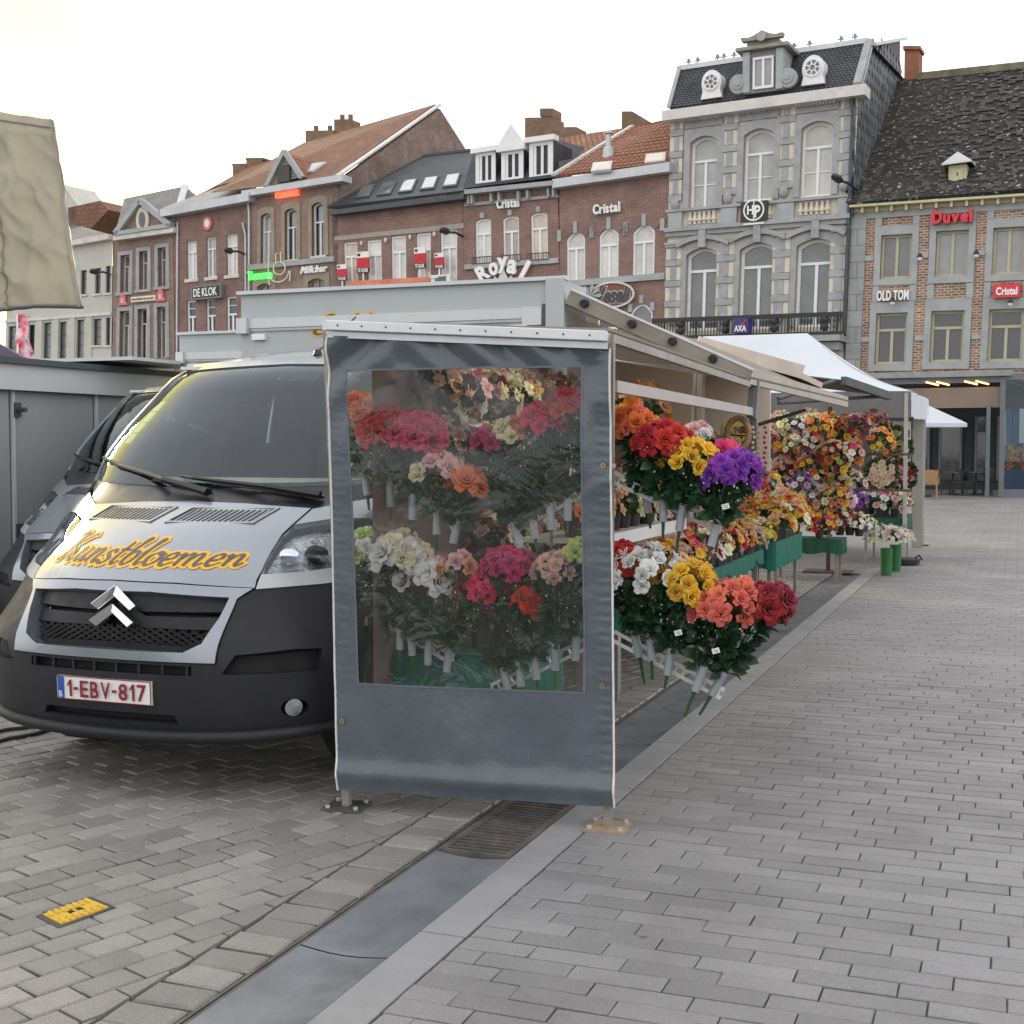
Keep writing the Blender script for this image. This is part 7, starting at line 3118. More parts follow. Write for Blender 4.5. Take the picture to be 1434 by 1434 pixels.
# outside the curtain, upper arm
rack_row('slotted white rack arm carrying the orange, red, yellow and purple roses', pa(858, 668, AR + .16), pa(1012, 740, AR + .16), [
    (890, 592, 33, ['coral', 'orange', 'orange'], 22, 904, 692, 'orange and coral roses at the near end of the upper rack', dict(seed=5, da=.1)),
    (930, 614, 38, 'red', 20, 929, 703, 'bright red roses between the orange and the yellow roses', dict(seed=6, size=1.1)),
    (966, 638, 37, 'yellow', 20, 955, 716, 'yellow roses in the middle of the upper rack', dict(seed=7, bud=True, size=1.1)),
    (1026, 655, 41, 'purple', 27, 1003, 738, 'purple roses at the outer end of the upper rack', dict(seed=8, tagged=True)),
    (976, 606, 20, ['blush', 'white'], 9, 975, 690, 'pale pink and white roses behind the red roses', dict(seed=9, da=.3, breath=False)),
    (1015, 634, 20, 'hotpink', 9, 1008, 712, 'hot pink roses behind the purple roses', dict(seed=10, da=.3, breath=False)),
], AR + .1)
# behind the clear window, upper
rack_row('slotted white rack arm high behind the left side of the clear window', pa(494, 650, 5.58), pa(622, 716, 5.58), [
    (502, 572, 30, ['orange', 'peach'], 16, 512, 668, 'orange roses at the upper left behind the clear window', dict(seed=11, size=1.2)),
    (540, 590, 34, 'red', 16, 545, 684, 'deep red roses between orange and hot pink behind the window', dict(seed=12, size=1.3)),
    (580, 604, 32, 'hotpink', 14, 578, 702, 'large hot pink blooms at the upper left behind the window', dict(seed=13, size=1.6, breath=False)),
    (614, 655, 30, ['blush', 'cream', 'blush'], 10, 612, 722, 'pink and cream roses in the middle of the window', dict(seed=14, size=1.3, breath=False)),
    (654, 676, 22, 'orange', 7, 640, 735, 'orange blooms in the middle of the clear window', dict(seed=15, size=1.4, breath=False)),
], 5.52)
rack_row('slotted white rack arm high behind the right side of the clear window', pa(714, 742, 5.6), pa(848, 668, 5.6), [
    (690, 615, 26, 'magenta', 15, 722, 742, 'magenta rose buds left of the white lily buds behind the window', dict(seed=16, leafs=190)),
    (722, 600, 26, ['white', 'white', 'orange', 'cream'], 16, 745, 728, 'white and orange buds in the upper middle behind the window', dict(seed=17, leafs=190)),
    (762, 585, 28, 'hotpink', 16, 770, 715, 'tall pink roses right of the white buds behind the window', dict(seed=18, size=1.2, leafs=220)),
    (796, 565, 28, ['coral', 'red', 'hotpink'], 17, 795, 702, 'coral pink roses at the upper right corner of the window', dict(seed=19, size=1.1, leafs=220)),
], 5.56)
# behind the clear window, lower
rack_row('slotted white rack arm low behind the left side of the clear window', pa(504, 848, 5.58), pa(634, 924, 5.58), [
    (518, 758, 30, ['lime', 'white', 'lime'], 16, 532, 868, 'lime green and white blooms at the lower left of the window', dict(seed=20)),
    (560, 772, 32, ['cream', 'white'], 14, 560, 884, 'cream peonies at the lower left of the window', dict(seed=21, size=1.6, breath=False)),
    (572, 812, 17, 'white', 4, 576, 892, 'single white rose heads below the cream peonies', dict(seed=22, size=1.5, breath=False)),
    (604, 804, 20, ['blush', 'magenta', 'white'], 6, 600, 905, 'pink and white dahlia blooms behind the window', dict(seed=23, size=1.6, breath=False)),
    (640, 790, 24, ['blush', 'peach'], 9, 628, 915, 'pale peach roses right of the dahlias behind the window', dict(seed=24)),
], 5.52)
rack_row('slotted white rack arm low behind the right side of the clear window', pa(690, 965, 5.6), pa(848, 888, 5.6), [
    (676, 818, 32, 'hotpink', 19, 706, 945, 'bright pink roses in the lower middle of the window', dict(seed=25, leafs=190)),
    (712, 785, 34, 'magenta', 20, 727, 935, 'crimson pink roses above the bright pink ones behind the window', dict(seed=26)),
    (736, 836, 20, 'red', 6, 748, 925, 'two dark red roses low behind the window', dict(seed=27, size=1.4, leafs=190)),
    (782, 792, 34, 'beige', 26, 778, 912, 'dusty pink hydrangea at the lower right of the window', dict(seed=28, size=.9, leafs=220)),
    (808, 770, 14, 'lime', 4, 806, 898, 'lime green rose at the right edge of the window', dict(seed=29, size=1.2, breath=False)),
], 5.56)
bouquet(650, 880, 24, ['darkred', 'red', 'rust'], 10, 650, 945, 6.3, 'dark red blooms low in the middle of the window above the green table', seed=30, breath=False, cat='bouquet')

# ------------------------------------------------------------------ display tables, shelves and potted arrangements
def table(r0, r1, a0, a1, z, label, skirt=.2, swag=0.0, m=m_green, legs=True, cat='table'):
    root = empty('display_table', M((r0 + r1) / 2, (a0 + a1) / 2), label, cat, 'green covered display tables')
    mb = MB()
    mb.mbox(r0, r1, a0, a1, z - .02, z)
    mb.build('tabletop', mat('table_wood', (.3, .25, .19), .7), root)
    mb = MB()

    def edge(t):       # runs round three sides: near end, front, far end
        if t < .2:
            return M(r0 + (r1 - r0) * t / .2, a0 - .012)
        if t < .8:
            return M(r1 + .012, a0 + (a1 - a0) * (t - .2) / .6)
        return M(r1 - (r1 - r0) * (t - .8) / .2, a1 + .012)

    def cloth(u, v):
        p = edge(u)
        out = (PR if .2 <= u <= .8 else (-PA if u < .2 else PA))
        L = skirt + swag * abs(math.sin(u * 9)) + .012 * math.sin(u * 70)
        return p + out * (.012 * math.sin(u * 190) * v + .008) + ZZ * (z + .006 - L * v)
    mb.grid(cloth, 110, 4)
    mb.add([M(r0, a0, z + .007), M(r1 + .012, a0, z + .007), M(r1 + .012, a1, z + .007), M(r0, a1, z + .007)], [(0, 1, 2, 3)])
    mb.build('cloth', m, root, smooth='all', uv=False)
    if legs:
        for r_, a_ in ((r0 + .04, a0 + .05), (r1 - .05, a0 + .05), (r0 + .04, a1 - .05), (r1 - .05, a1 - .05)):
            mb = MB()
            mb.bar(M(r_, a_, 0), M(r_, a_, z - .02), .035)
            mb.build('leg', m_post, root)
    return root


def shelf(r0, r1, a0, a1, z, label):
    root = empty('display_shelf', M((r0 + r1) / 2, (a0 + a1) / 2), label, 'shelf', 'stepped display shelves')
    mb = MB()
    mb.mbox(r0, r1, a0, a1, z - .025, z)
    mb.mbox(r1 + .001, r1 + .012, a0, a1, z - .05, z + .02)
    mb.build('board', m_rail, root)
    n = max(2, int((a1 - a0) / 1.2) + 1)
    for i in range(n):
        a_ = a0 + .03 + (a1 - a0 - .06) * i / (n - 1)
        mb = MB()
        mb.bar(M(r0 + .02, a_, 0), M(r0 + .02, a_, z - .026), .03)
        mb.build('upright', m_post, root)
    return root


# prototypes of potted arrangements: pot > , foliage, two or three blossom colours
def arr_proto(cols, seed, wide=.15, tall=.17, nb=16, bs=1.25, pot='pot'):
    rn = random.Random(seed)
    parts = []
    mb = MB()
    if pot == 'pot':
        mb.tube([V((0, 0, 0)), V((0, 0, .09)), V((0, 0, .10))], [.045, .06, .062], 10)
    elif pot == 'bucket':
        mb.tube([V((0, 0, 0)), V((0, 0, .26)), V((0, 0, .27))], [.055, .07, .075], 12)
    zb = .10 if pot == 'pot' else .27
    if mb.v:
        parts.append(('pot', mb.mesh('pot', (0, 0, 0), m_pot, 30, uv=False), None))
    mb = MB()
    for i in range(34):
        th = rn.uniform(0, 6.28)
        d = V((math.cos(th), math.sin(th), rn.uniform(-.2, 1.0)))
        leafy(mb, V((0, 0, zb + .02)) + d * wide * rn.uniform(.2, .7), d + V((0, 0, .2)), rn.uniform(.05, .10), rn)
    parts.append(('foliage', mb.mesh('foliage', (0, 0, 0), m_leaf if seed % 3 else m_leaf2, 'all', uv=False), 'stuff'))
    bl = [MB() for _ in cols]
    for i in range(nb):
        t = (i + .5) / nb
        ph = math.acos(1 - t * 1.1)
        th = i * 2.39996 + rn.uniform(-.3, .3)
        d = V((math.sin(ph) * math.cos(th), math.sin(ph) * math.sin(th), math.cos(ph)))
        p = V((d.x * wide, d.y * wide, zb + .03 + d.z * tall)) * 1.0 + V((rn.uniform(-.02, .02), rn.uniform(-.02, .02), rn.uniform(-.02, .02)))
        me = LOROSE[i % 2]
        rot = ZZ.rotation_difference(d + V((0, 0, .25))).to_matrix()
        s_ = bs * rn.uniform(.75, 1.2)
        k_ = rn.randrange(len(cols)) if i >= len(cols) else i
        bl[k_].add([p + rot @ v.co * s_ for v in me.vertices], [tuple(f.vertices) for f in me.polygons])
    for c, b_ in zip(cols, bl):
        parts.append(('blossoms', b_.mesh('blossoms', (0, 0, 0), PM[c], 'all', uv=False), 'stuff'))
    return parts


AP = [('burgundy and cream', arr_proto(('burgundy', 'cream'), 1)), ('orange and peach', arr_proto(('orange', 'peach', 'yellow'), 2)),
      ('yellow and lime green', arr_proto(('yellow', 'lime', 'cream'), 3)), ('pink and white', arr_proto(('blush', 'white', 'hotpink'), 4)),
      ('purple and white', arr_proto(('purple', 'white', 'lilac'), 5)), ('red and cream', arr_proto(('red', 'cream'), 6)),
      ('cream and beige', arr_proto(('cream', 'beige'), 7)), ('rust and brown', arr_proto(('rust', 'brown', 'burgundy'), 8)),
      ('dark red', arr_proto(('darkred', 'burgundy'), 9)), ('peach and cream', arr_proto(('peach', 'cream', 'beige'), 10)),
      ('crimson and yellow', arr_proto(('magenta', 'yellow', 'red'), 11)), ('dusty pink', arr_proto(('beige', 'blush', 'burgundy'), 12))]
ORD = ['first', 'second', 'third', 'fourth', 'fifth', 'sixth', 'seventh', 'eighth', 'ninth', 'tenth', 'eleventh', 'twelfth', 'thirteenth', 'fourteenth', 'fifteenth',
       'sixteenth', 'seventeenth', 'eighteenth', 'nineteenth', 'twentieth']


def put(parts, p, s_, label, group, name='flower_arrangement', rz=None, cat='flower arrangement', tilt=None):
    root = empty(name, p, label, cat, group)
    root.scale = (s_, s_, s_)
    root.rotation_euler = (tilt or (0, 0, 0))[0], (tilt or (0, 0, 0))[1], RND.uniform(0, 6.28) if rz is None else rz
    for nm, me, kd in parts:
        o = bpy.data.objects.new(nm, me)
        COL.objects.link(o)
        o.parent = root
        if kd:
            o['kind'] = kd
    return root


def row(where, r, z, a0, a1, step, s_=1.0, pal=None, jr=.04):
    a = a0
    i = 0
    used = {}
    while a < a1:
        k_ = RND.choice(pal) if pal else RND.randrange(len(AP))
        cn, parts = AP[k_]
        o_ = ORD[i] if i < len(ORD) else 'last'
        put(parts, M(r + RND.uniform(-jr, jr), a, z), s_ * RND.uniform(.85, 1.15), '%s pot flowers, %s along %s' % (cn, o_, where), 'potted arrangements on the stall')
        a += step * RND.uniform(.85, 1.15)
        i += 1


# near shelf behind the curtain (pink and yellow roses), the green table seen through the window
shelf(-2.45, -2.0, 6.5, 8.3, 1.12, 'white slotted shelf with pale roses behind the upper rack')
row('the white slotted shelf', -2.18, 1.12, 6.62, 8.25, .22, .95, [3, 9, 1, 6, 9])
table(-2.78, -2.16, 5.64, 6.3, .62, 'green covered table seen low through the clear window', skirt=.24)
row('the green table seen through the window', -2.4, .63, 5.9, 6.3, .26, .8, [8, 5])
bd = empty('backdrop_cloth', M(-2.76, 6.7), 'dark mauve brown cloth hung along the truck side behind the racks', 'cloth')
mb = MB()
mb.grid(lambda u, v: M(-2.765, 5.42 + 2.4 * u, .35 + 1.75 * v) + PR * .012 * math.sin(u * 40), 60, 3)
mb.build('cloth_panel', mat('mauve_brown_cloth', (.16, .112, .108), .85, var=.2), bd, smooth='all', uv=False)
mb = MB()
mb.bar(M(-2.755, 5.4, 2.1), M(-2.755, 7.85, 2.1), .03)
mb.build('cloth_rail', m_alu, bd)
shelf(-2.72, -2.5, 6.5, 7.8, .95, 'narrow shelf in front of the dark cloth')
row('the narrow shelf by the dark cloth', -2.62, .95, 6.55, 7.8, .19, 1.0, [2, 9, 6, 10, 3])
shelf(-2.72, -2.5, 6.9, 7.85, 1.45, 'narrow upper shelf in front of the dark cloth')
for i in range(16):
    k_ = (9, 3, 0, 6, 5, 2, 10, 11)[i % 8]
    put([x for x in AP[k_][1] if x[0] != 'pot'], M(-2.70, 5.75 + .26 * (i % 8) + .05 * (i // 8), 1.76 - .28 * (i // 8)), 1.0, '%s bunch pinned to the dark cloth, %s row, %s along' % (AP[k_][0], ('top', 'lower')[i // 8], ORD[i % 8]),
        'bunches pinned to the dark cloth', name='flower_bunch', cat='flower bunch', tilt=(-.5, .7, 0), rz=0)
row('the upper shelf by the dark cloth', -2.62, 1.45, 6.95, 7.8, .2, 1.0, [9, 3, 6, 2])
cb = empty('cardboard_box', M(-2.62, 5.8, .63), 'brown cardboard box standing on the green table behind the window', 'box')
mb = MB()
mb.mbox(-2.74, -2.56, 5.72, 5.88, .628, .76)
mb.build('carton', mat('cardboard', (.34, .17, .08), .8, var=.1), cb)
mb = MB()
mb.mbox(-2.742, -2.558, 5.78, 5.82, .7605, .763)
mb.build('tape', mat('parcel_tape', (.42, .28, .15), .4), cb)
# the long run beside the truck
table(-2.62, -2.30, 7.9, 10.3, .60, 'long green covered table beside the open truck, nearest the coral roses', skirt=.09, swag=.07)
table(-2.62, -2.28, 10.4, 12.6, .62, 'second long green covered table with swagged cloth', skirt=.10, swag=.07)
table(-2.72, -2.22, 12.9, 14.6, .66, 'taller green pleated table near the white gazebo', skirt=.27)
row('the front edge of the nearest long green table', -2.33, .60, 7.95, 10.25, .17, 1.1, [6, 9, 1, 5, 10, 3], .02)
row('the front edge of the second green table', -2.31, .62, 10.45, 12.55, .18, 1.15, [1, 9, 2, 6, 5], .02)
row('the front edge of the tall pleated table', -2.27, .66, 12.95, 14.55, .2, 1.35, [1, 1, 10, 2, 9], .02)
row('the nearest long green table', -2.46, .61, 8.0, 10.3, .2, 1.0)
row('the second long green table', -2.46, .63, 10.5, 12.6, .21, 1.05, [0, 1, 6, 9, 5, 2])
row('the tall pleated green table', -2.45, .67, 13.0, 14.6, .24, 1.2, [1, 1, 2, 9, 5])
shelf(-2.98, -2.70, 8.0, 11.2, .90, 'long white shelf above the nearest long green table')
row('the low shelf inside the truck opening', -2.82, .90, 8.1, 11.2, .21, 1.05, [0, 5, 7, 8, 6, 3, 11])
shelf(-3.30, -3.02, 8.0, 11.2, 1.18, 'second long white shelf inside the open truck')
row('the second shelf inside the truck', -3.14, 1.18, 8.1, 11.2, .22, 1.05, [0, 7, 6, 5, 9, 11, 8])
shelf(-3.0, -2.7, 8.0, 11.2, 1.72, 'high white shelf under the awning flap inside the truck')
row('the high shelf inside the truck', -2.86, 1.72, 8.1, 9.9, .24, 1.0, [9, 3, 1, 6])
row('the third shelf inside the truck', -3.5, 1.42, 8.3, 11.2, .24, 1.1, [1, 2, 9, 0, 7])
shelf(-3.64, -3.36, 8.0, 11.2, 1.42, 'third and highest white shelf inside the open truck')
for i, (z, r_) in enumerate(((.92, -2.78), (1.16, -3.05), (1.40, -3.35))):
    shelf(r_ - .16, r_ + .14, 11.6, 15.6, z, 'stepped white shelf beyond the truck, %s from below' % ORD[i])
    row('the %s step of the far shelves' % ORD[i], r_, z, 11.7, 15.6, .23, 1.15, [0, 1, 5, 7, 8, 6, 10, 2, 4][i % 3::1])
put(AP[1][1], pa(897, 585, 7.2) - ZZ * .13, 1.0, 'small orange and yellow blooms high behind the orange roses', 'potted arrangements on the stall')
# ------------------------------------------------------------------ second cream trailer, gazebo and its flowers
tr2 = empty('cream_trailer', M(-3.9, 13.6), 'cream sales trailer with raised flap standing beyond the silver truck', 'trailer')
mb = MB()
mb.mbox(-5.0, -4.9, 11.6, 15.4, .5, 2.42)
mb.mbox(-4.899, -2.7, 15.35, 15.4, .5, 2.42)
mb.mbox(-4.899, -2.7, 11.6, 11.65, .5, 2.42)
mb.mbox(-5.0, -2.7, 11.6, 15.4, 2.421, 2.47)
mb.mbox(-4.899, -2.7, 11.651, 15.349, .5, .56)
body = mb.build('trailer_body', m_cream_in, tr2)
H1, O1 = M(-2.7, 11.6, 2.46), M(-1.82, 11.9, 2.2)
H2, O2 = M(-2.7, 13.4, 2.44), M(-1.82, 13.2, 2.17)
n2 = (O1 - H1).cross(PA).normalized()
n2 = n2 if n2.z > 0 else -n2
mb = MB()
mb.hexa([H1, O1, O2, H2], [p + n2 * .05 for p in (H1, O1, O2, H2)])
fl2 = mb.build('awning_flap', m_cream_in, tr2)
mb = MB()
mb.bar(H1 + n2 * .06 - PA * .03, O1 + n2 * .06 - PA * .03, .05, .12, up=n2)
mb.build('flap_end_beam', mat('flap_cream', (.62, .54, .46), .6), fl2)
mb = MB()
mb.mbox(-2.69, -2.64, 11.58, 11.7, .6, 2.45)
mb.build('corner_post', m_cream_in, body)
for a_ in (12.2, 14.6):
    mb = MB()
    mb.tube([M(-4.4, a_, .28), M(-4.1, a_, .28)], .28, 16)
    mb.build('wheel', m_rubber, tr2)
mb = MB()
mb.tube([M(-4.2, 12.2, .28), M(-4.2, 14.6, .28)], .04)
mb.bar(M(-4.2, 13.4, .3), M(-4.2, 13.4, .52), .06)
mb.build('axle', m_post, tr2)
yn = empty('yellow_notice', M(-4.88, 14.0, 1.3), 'small yellow notice with black lines on the cream trailer wall', 'notice')
mb = MB()
c = pa(1032, 604, 15.34)
mb.box(c, PR * .17, PA * .003, ZZ * .10)
mb.build('sheet', mat('notice_yellow', (.70, .66, .10), .6), yn)
mb = MB()
for z in (-.05, -.01, .04):
    mb.box(c - PA * .005 + ZZ * z, PR * .11, PA * .002, ZZ * .010)
mb.build('print', m_gloss_blk, yn)

# white pop-up gazebo
gz = empty('white_gazebo', M(-2.9, 18.6), 'white pop up gazebo with peaked roof at the far end of the flower stall', 'gazebo')
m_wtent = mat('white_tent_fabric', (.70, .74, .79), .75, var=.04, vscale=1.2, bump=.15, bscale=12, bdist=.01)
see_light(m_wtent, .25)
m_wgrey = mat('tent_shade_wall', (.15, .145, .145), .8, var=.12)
fr = dp(1276, 548, 17.9)     # near front corner of the eave
zE = fr.z
rN, aN = fr.dot(PR), fr.dot(PA)
pk0, pk1 = dp(1032, 471, 19.0), dp(1122, 462, 19.6)
c_fr = M(rN, aN, zE)
c_ff = M(rN, aN + 3.6, zE)
c_br = M(rN - 4.4, aN, zE)
c_bf = M(rN - 4.4, aN + 3.6, zE)
ra = (pk1.dot(PA))
pk1 = M(pk1.dot(PR), aN + 1.8, pk1.z)
pk0 = M(pk1.dot(PR) - 1.6, aN + 1.8, pk1.z)


def roofpatch(A_, B_, C_, D_, sag):
    def fn(u, v):
        p = (A_ * (1 - u) + B_ * u) * (1 - v) + (D_ * (1 - u) + C_ * u) * v
        return p - ZZ * sag * math.sin(math.pi * v) * (.6 + .4 * math.sin(math.pi * u)) + ZZ * .01 * math.sin(u * 25) * (1 - v)
    return fn


mb = MB()
mb.grid(roofpatch(c_br, c_fr, pk1, pk0, .22), 26, 14)
mb.grid(roofpatch(c_fr, c_ff, pk1, pk1, .2), 20, 12)
mb.grid(roofpatch(c_ff, c_bf, pk0, pk1, .22), 20, 12)
mb.grid(roofpatch(c_bf, c_br, pk0, pk0, .2), 16, 10)
mb.build('roof_cover', m_wtent, gz, smooth='all', uv=False)
mb = MB()


def val(P0, P1, n, h):
    def fn(u, v):
        d = (P1 - P0)
        out = V((d.y, -d.x, 0)).normalized()
        return P0 + d * u - ZZ * (h * v + .012 * math.sin(u * 6)) + out * (.02 * math.sin(u * 21) * v + .004)
    return mb.grid(fn, n, 4)


val(c_fr, c_ff, 30, .34)
mb.build('valance', m_wtent, gz, smooth='all', uv=False)
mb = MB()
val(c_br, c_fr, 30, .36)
mb.build('side_cloth', m_wgrey, gz, smooth='all', uv=False)  # near valance of the white tent, its shade put into a dark colour
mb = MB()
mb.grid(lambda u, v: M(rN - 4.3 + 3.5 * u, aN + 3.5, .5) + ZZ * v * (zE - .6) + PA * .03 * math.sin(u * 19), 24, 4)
mb.build('back_cloth', m_wgrey, gz, smooth='all', uv=False)  # backdrop added to darken the view behind the flower stand
for c in (c_fr, c_ff, c_br, c_bf):
    mb = MB()
    q = V((c.x, c.y, 0)) + PR * (-.06 if c in (c_fr, c_ff) else .06)
    mb.bar(q, q + ZZ * (zE - .02), .05)
    po = mb.build('post', mat('tent_leg', (.42, .41, .39), .5, metal=.4), gz)
    mb = MB()
    mb.box(q + ZZ * .006, PR * .1, PA * .1, ZZ * .006)
    mb.build('foot', m_blackpl, gz)
mb = MB()
q = V((c_ff.x, c_ff.y, 0)) - PR * .12 - PA * .4
mb.bar(q, q + ZZ * (zE - .1), .16, .05)
mb.build('rolled_wall', mat('rolled_wall_cloth', (.33, .32, .29), .8, var=.1), gz)
wt = empty('weight_plate', V((c_fr.x, c_fr.y, 0)) - PR * .06 - PA * .05, 'black round weight plate at the foot of the gazebo leg', 'weight')
mb = MB()
q = WLOC[wt.name]
mb.tube([q + ZZ * .013, q + ZZ * .075, q + ZZ * .09], [.21, .21, .15], 20)
mb.build('disc', m_blackpl, wt, smooth=30)
mb = MB()
mb.tube([q + PR * .15 + ZZ * .09, q + PR * .2 + ZZ * .13, q + PR * .24 + ZZ * .06], .015, 6)
mb.build('handle', m_blackpl, wt)
# the drop of dark cloth inside, facing the stall, and a folded awning arm
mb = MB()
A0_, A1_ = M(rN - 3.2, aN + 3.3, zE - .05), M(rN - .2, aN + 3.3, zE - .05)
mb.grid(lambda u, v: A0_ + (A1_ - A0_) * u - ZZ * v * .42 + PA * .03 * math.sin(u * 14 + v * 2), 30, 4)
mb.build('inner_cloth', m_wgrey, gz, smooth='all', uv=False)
mb = MB()
mb.grid(lambda u, v: M(rN - 4.3, aN + .2 + 3.2 * u, .1) + ZZ * v * (zE - .3) + PR * .03 * math.sin(u * 17), 24, 4)
mb.build('back_wall', mat('pale_tent_wall', (.5, .47, .43), .8, var=.08), gz, smooth='all', uv=False)
ar = empty('folding_awning', M(-1.75, 15.9, 2.25), 'dark folding awning edge reaching in front of the white gazebo', 'awning')
mb = MB()
p0, p1 = dp(1181, 533, 16.0), dp(1246, 555, 16.9)
mb.bar(p0, p1, .07, .10)
mb.build('front_bar', m_gutter_dk, ar)
mb = MB()
q = [p0 - PR * .02, p1 - PR * .02, p1 - PR * .9 + ZZ * .12, p0 - PR * .9 + ZZ * .12]
mb.hexa(q, [x + ZZ * .012 for x in q])
mb.build('canopy', m_wgrey, ar)
mb = MB()
mb.tube([p0 - PR * .1, M(-2.62, 15.42, 2.15)], .025, 6)
mb.tube([p1 - PR * .1, M(-2.62, 15.45, 2.1)], .025, 6)
mb.build('arm', m_gutter_dk, ar)

# tables under the gazebo
table(-2.75, -1.95, 15.85, 16.3, .50, 'green box table on thin metal legs just inside the gazebo', skirt=.17, m=m_greend)
row('the green box table', -2.2, .51, 15.95, 16.1, .3, 1.0, [10])
for i, (px, k_) in enumerate(((1156, 1), (1176, 0), (1190, 8))):
    c = dp(px, 752, 16.2)
    put(AP[k_][1], V((c.x, c.y, .51)), 1.05, '%s blooms on the green box table, %s from the left' % (AP[k_][0], ORD[i]), 'potted arrangements on the stall')
mum = arr_proto(('cream', 'white'), 21, wide=.19, tall=.13, nb=80, bs=.72)
c = dp(1203, 754, 16.1)
put(mum, V((c.x, c.y, .505)), 1.0, 'round cream chrysanthemum dome on the green box table', 'cream chrysanthemums', cat='flowers')
table(-2.0, -1.45, 18.7, 19.9, .62, 'dark green covered table at the back of the gazebo', skirt=.22, m=m_greend)
for i in range(9):
    c = M(-1.98 + (i % 3) * .2, 18.8 + (i // 3) * .35, .63)
    k_ = (4, 3, 6, 11, 10, 5, 0, 4, 9)[i]
    put(AP[k_][1], c, 1.15, '%s blooms on the dark green table, %s from the left' % (AP[k_][0], ORD[i]), 'potted arrangements on the stall')
bk = arr_proto(('cream', 'white', 'beige'), 22, wide=.26, tall=.16, nb=110, bs=.75, pot='none')
for (px, py, lab, s_) in ((1241, 806, 'cream chrysanthemums in a tall green bucket, in front', 1.0), (1254, 800, 'cream chrysanthemums in a green bucket, behind the first bucket', .85)):
    g0 = gp(px, py)
    root = put(bk, g0 + ZZ * .16, s_, lab, 'cream chrysanthemums', name='flower_bucket', cat='flowers')
    mb = MB()
    mb.tube([g0, g0 + ZZ * .34], [.065, .075], 14)
    bu = mb.mesh('bucket', g0 + ZZ * .16, mat('green_bucket', (.02, .13, .03), .4, var=.1), 30, uv=False)
    o = bpy.data.objects.new('bucket', bu)
    COL.objects.link(o)
    o.parent = root
    o.scale = (1 / s_,) * 3
# tall flower stand in the middle, with tiers of bunches
st = empty('flower_stand', dp(1161, 640, 16.8) * 1.0, 'tall brown stand carrying tiers of mixed flowers in front of the gazebo cloth', 'flower stand')
q = dp(1160, 790, 16.8)
WLOC[st.name] = V((q.x, q.y, 0))
st.location = WLOC[st.name]
m_brown = mat('brown_pole', (.10, .06, .045), .6)
mb = MB()
mb.bar(WLOC[st.name], WLOC[st.name] + ZZ * 2.1, .05)
mb.build('pole', m_brown, st)
mb = MB()
mb.box(WLOC[st.name] + ZZ * .008, PR * .3, PA * .2, ZZ * .008)
mb.build('base', m_brown, st)
for z in (1.05, 1.5):
    mb = MB()
    c = WLOC[st.name] + ZZ * z
    mb.bar(c - PR * .7, c + PR * 1.0, .03, .03)
    mb.build('crossbar', m_brown, st)
    for i in range(14):
        mb = MB()
        d = c + PR * (-.66 + i * .125)
        mb.tube([d, d + ZZ * -.05, d + ZZ * -.07 - PA * .05], .008, 4)
        mb.build('hook', m_brown, st)
rb = random.Random(4)
for j in range(9):
    for i in range(10):
        px, py = 1060 + i * 17 + rb.uniform(-6, 6) + (8 if j % 2 else 0), 590 + j * 17 + rb.uniform(-5, 5)
        if rb.random() < .14 or (px > 1195 and j > 2) or (j > 6 and rb.random() < .4):
            continue
        k_ = rb.choice([0, 1, 1, 2, 2, 3, 4, 5, 6, 6, 7, 9, 9, 10, 11, 3])
        p = dp(px, py + 14, 16.4 + rb.uniform(-.35, .5))
        put([x for x in AP[k_][1] if x[0] != 'pot'], p - ZZ * .06, rb.uniform(.8, 1.15), '%s bunch, %s row of the tall stand, %s along' % (AP[k_][0], ORD[j], ORD[i]),
            'bunches on the tall flower stand', name='flower_bunch', cat='flower bunch', tilt=(rb.uniform(.1, .9), rb.uniform(-.5, .5), 0), rz=rb.uniform(-.5, .5))
# wreaths hung at the right
def wreath(px, py, rp, Y, label, cols, bg=True):
    c = dp(px, py, Y)
    R_ = rp / F * Y
    root = empty('wreath', c - ZZ * R_, label, 'wreath', 'wreaths hung in the gazebo')
    rn = random.Random(int(px))
    mb = MB()
    lf = MB()
    bl = [MB() for _ in cols]
    for i in range(220):
        t = math.sqrt(rn.random())
        th = rn.uniform(0, 6.28)
        p = c + PR * math.cos(th) * R_ * t + ZZ * math.sin(th) * R_ * t - PA * .05 * (1 - t * t)
        leafy(lf, p, PR * math.cos(th) + ZZ * math.sin(th) - PA * .4, .09, rn)
    for i in range(30):
        t = math.sqrt((i + .5) / 30) * rn.uniform(.75, 1.05)
        th = i * 2.4 + rn.uniform(-.6, .6)
        p = c + PR * math.cos(th) * R_ * t * .95 + ZZ * math.sin(th) * R_ * t * .95 - PA * (.05 + .05 * (1 - t * t))
        rot = ZZ.rotation_difference(-PA + V((rn.uniform(-.4, .4), 0, rn.uniform(-.3, .5)))).to_matrix()
        b_ = bl[i % len(cols)]
        me = LOROSE[i % 2]
        b_.add([p + rot @ v.co * 1.2 for v in me.vertices], [tuple(f.vertices) for f in me.polygons])
    lf.build('foliage', m_leaf2, root, uv=False, smooth='all', kind='stuff')
    for k_, b_ in zip(cols, bl):
        b_.build('blossoms', PM[k_], root, uv=False, smooth='all', kind='stuff')
    mb.tube([c + ZZ * R_ * .9, c + ZZ * (R_ + .5)], .006, 4)
    mb.build('hanging_wire', m_gutter_dk, root)


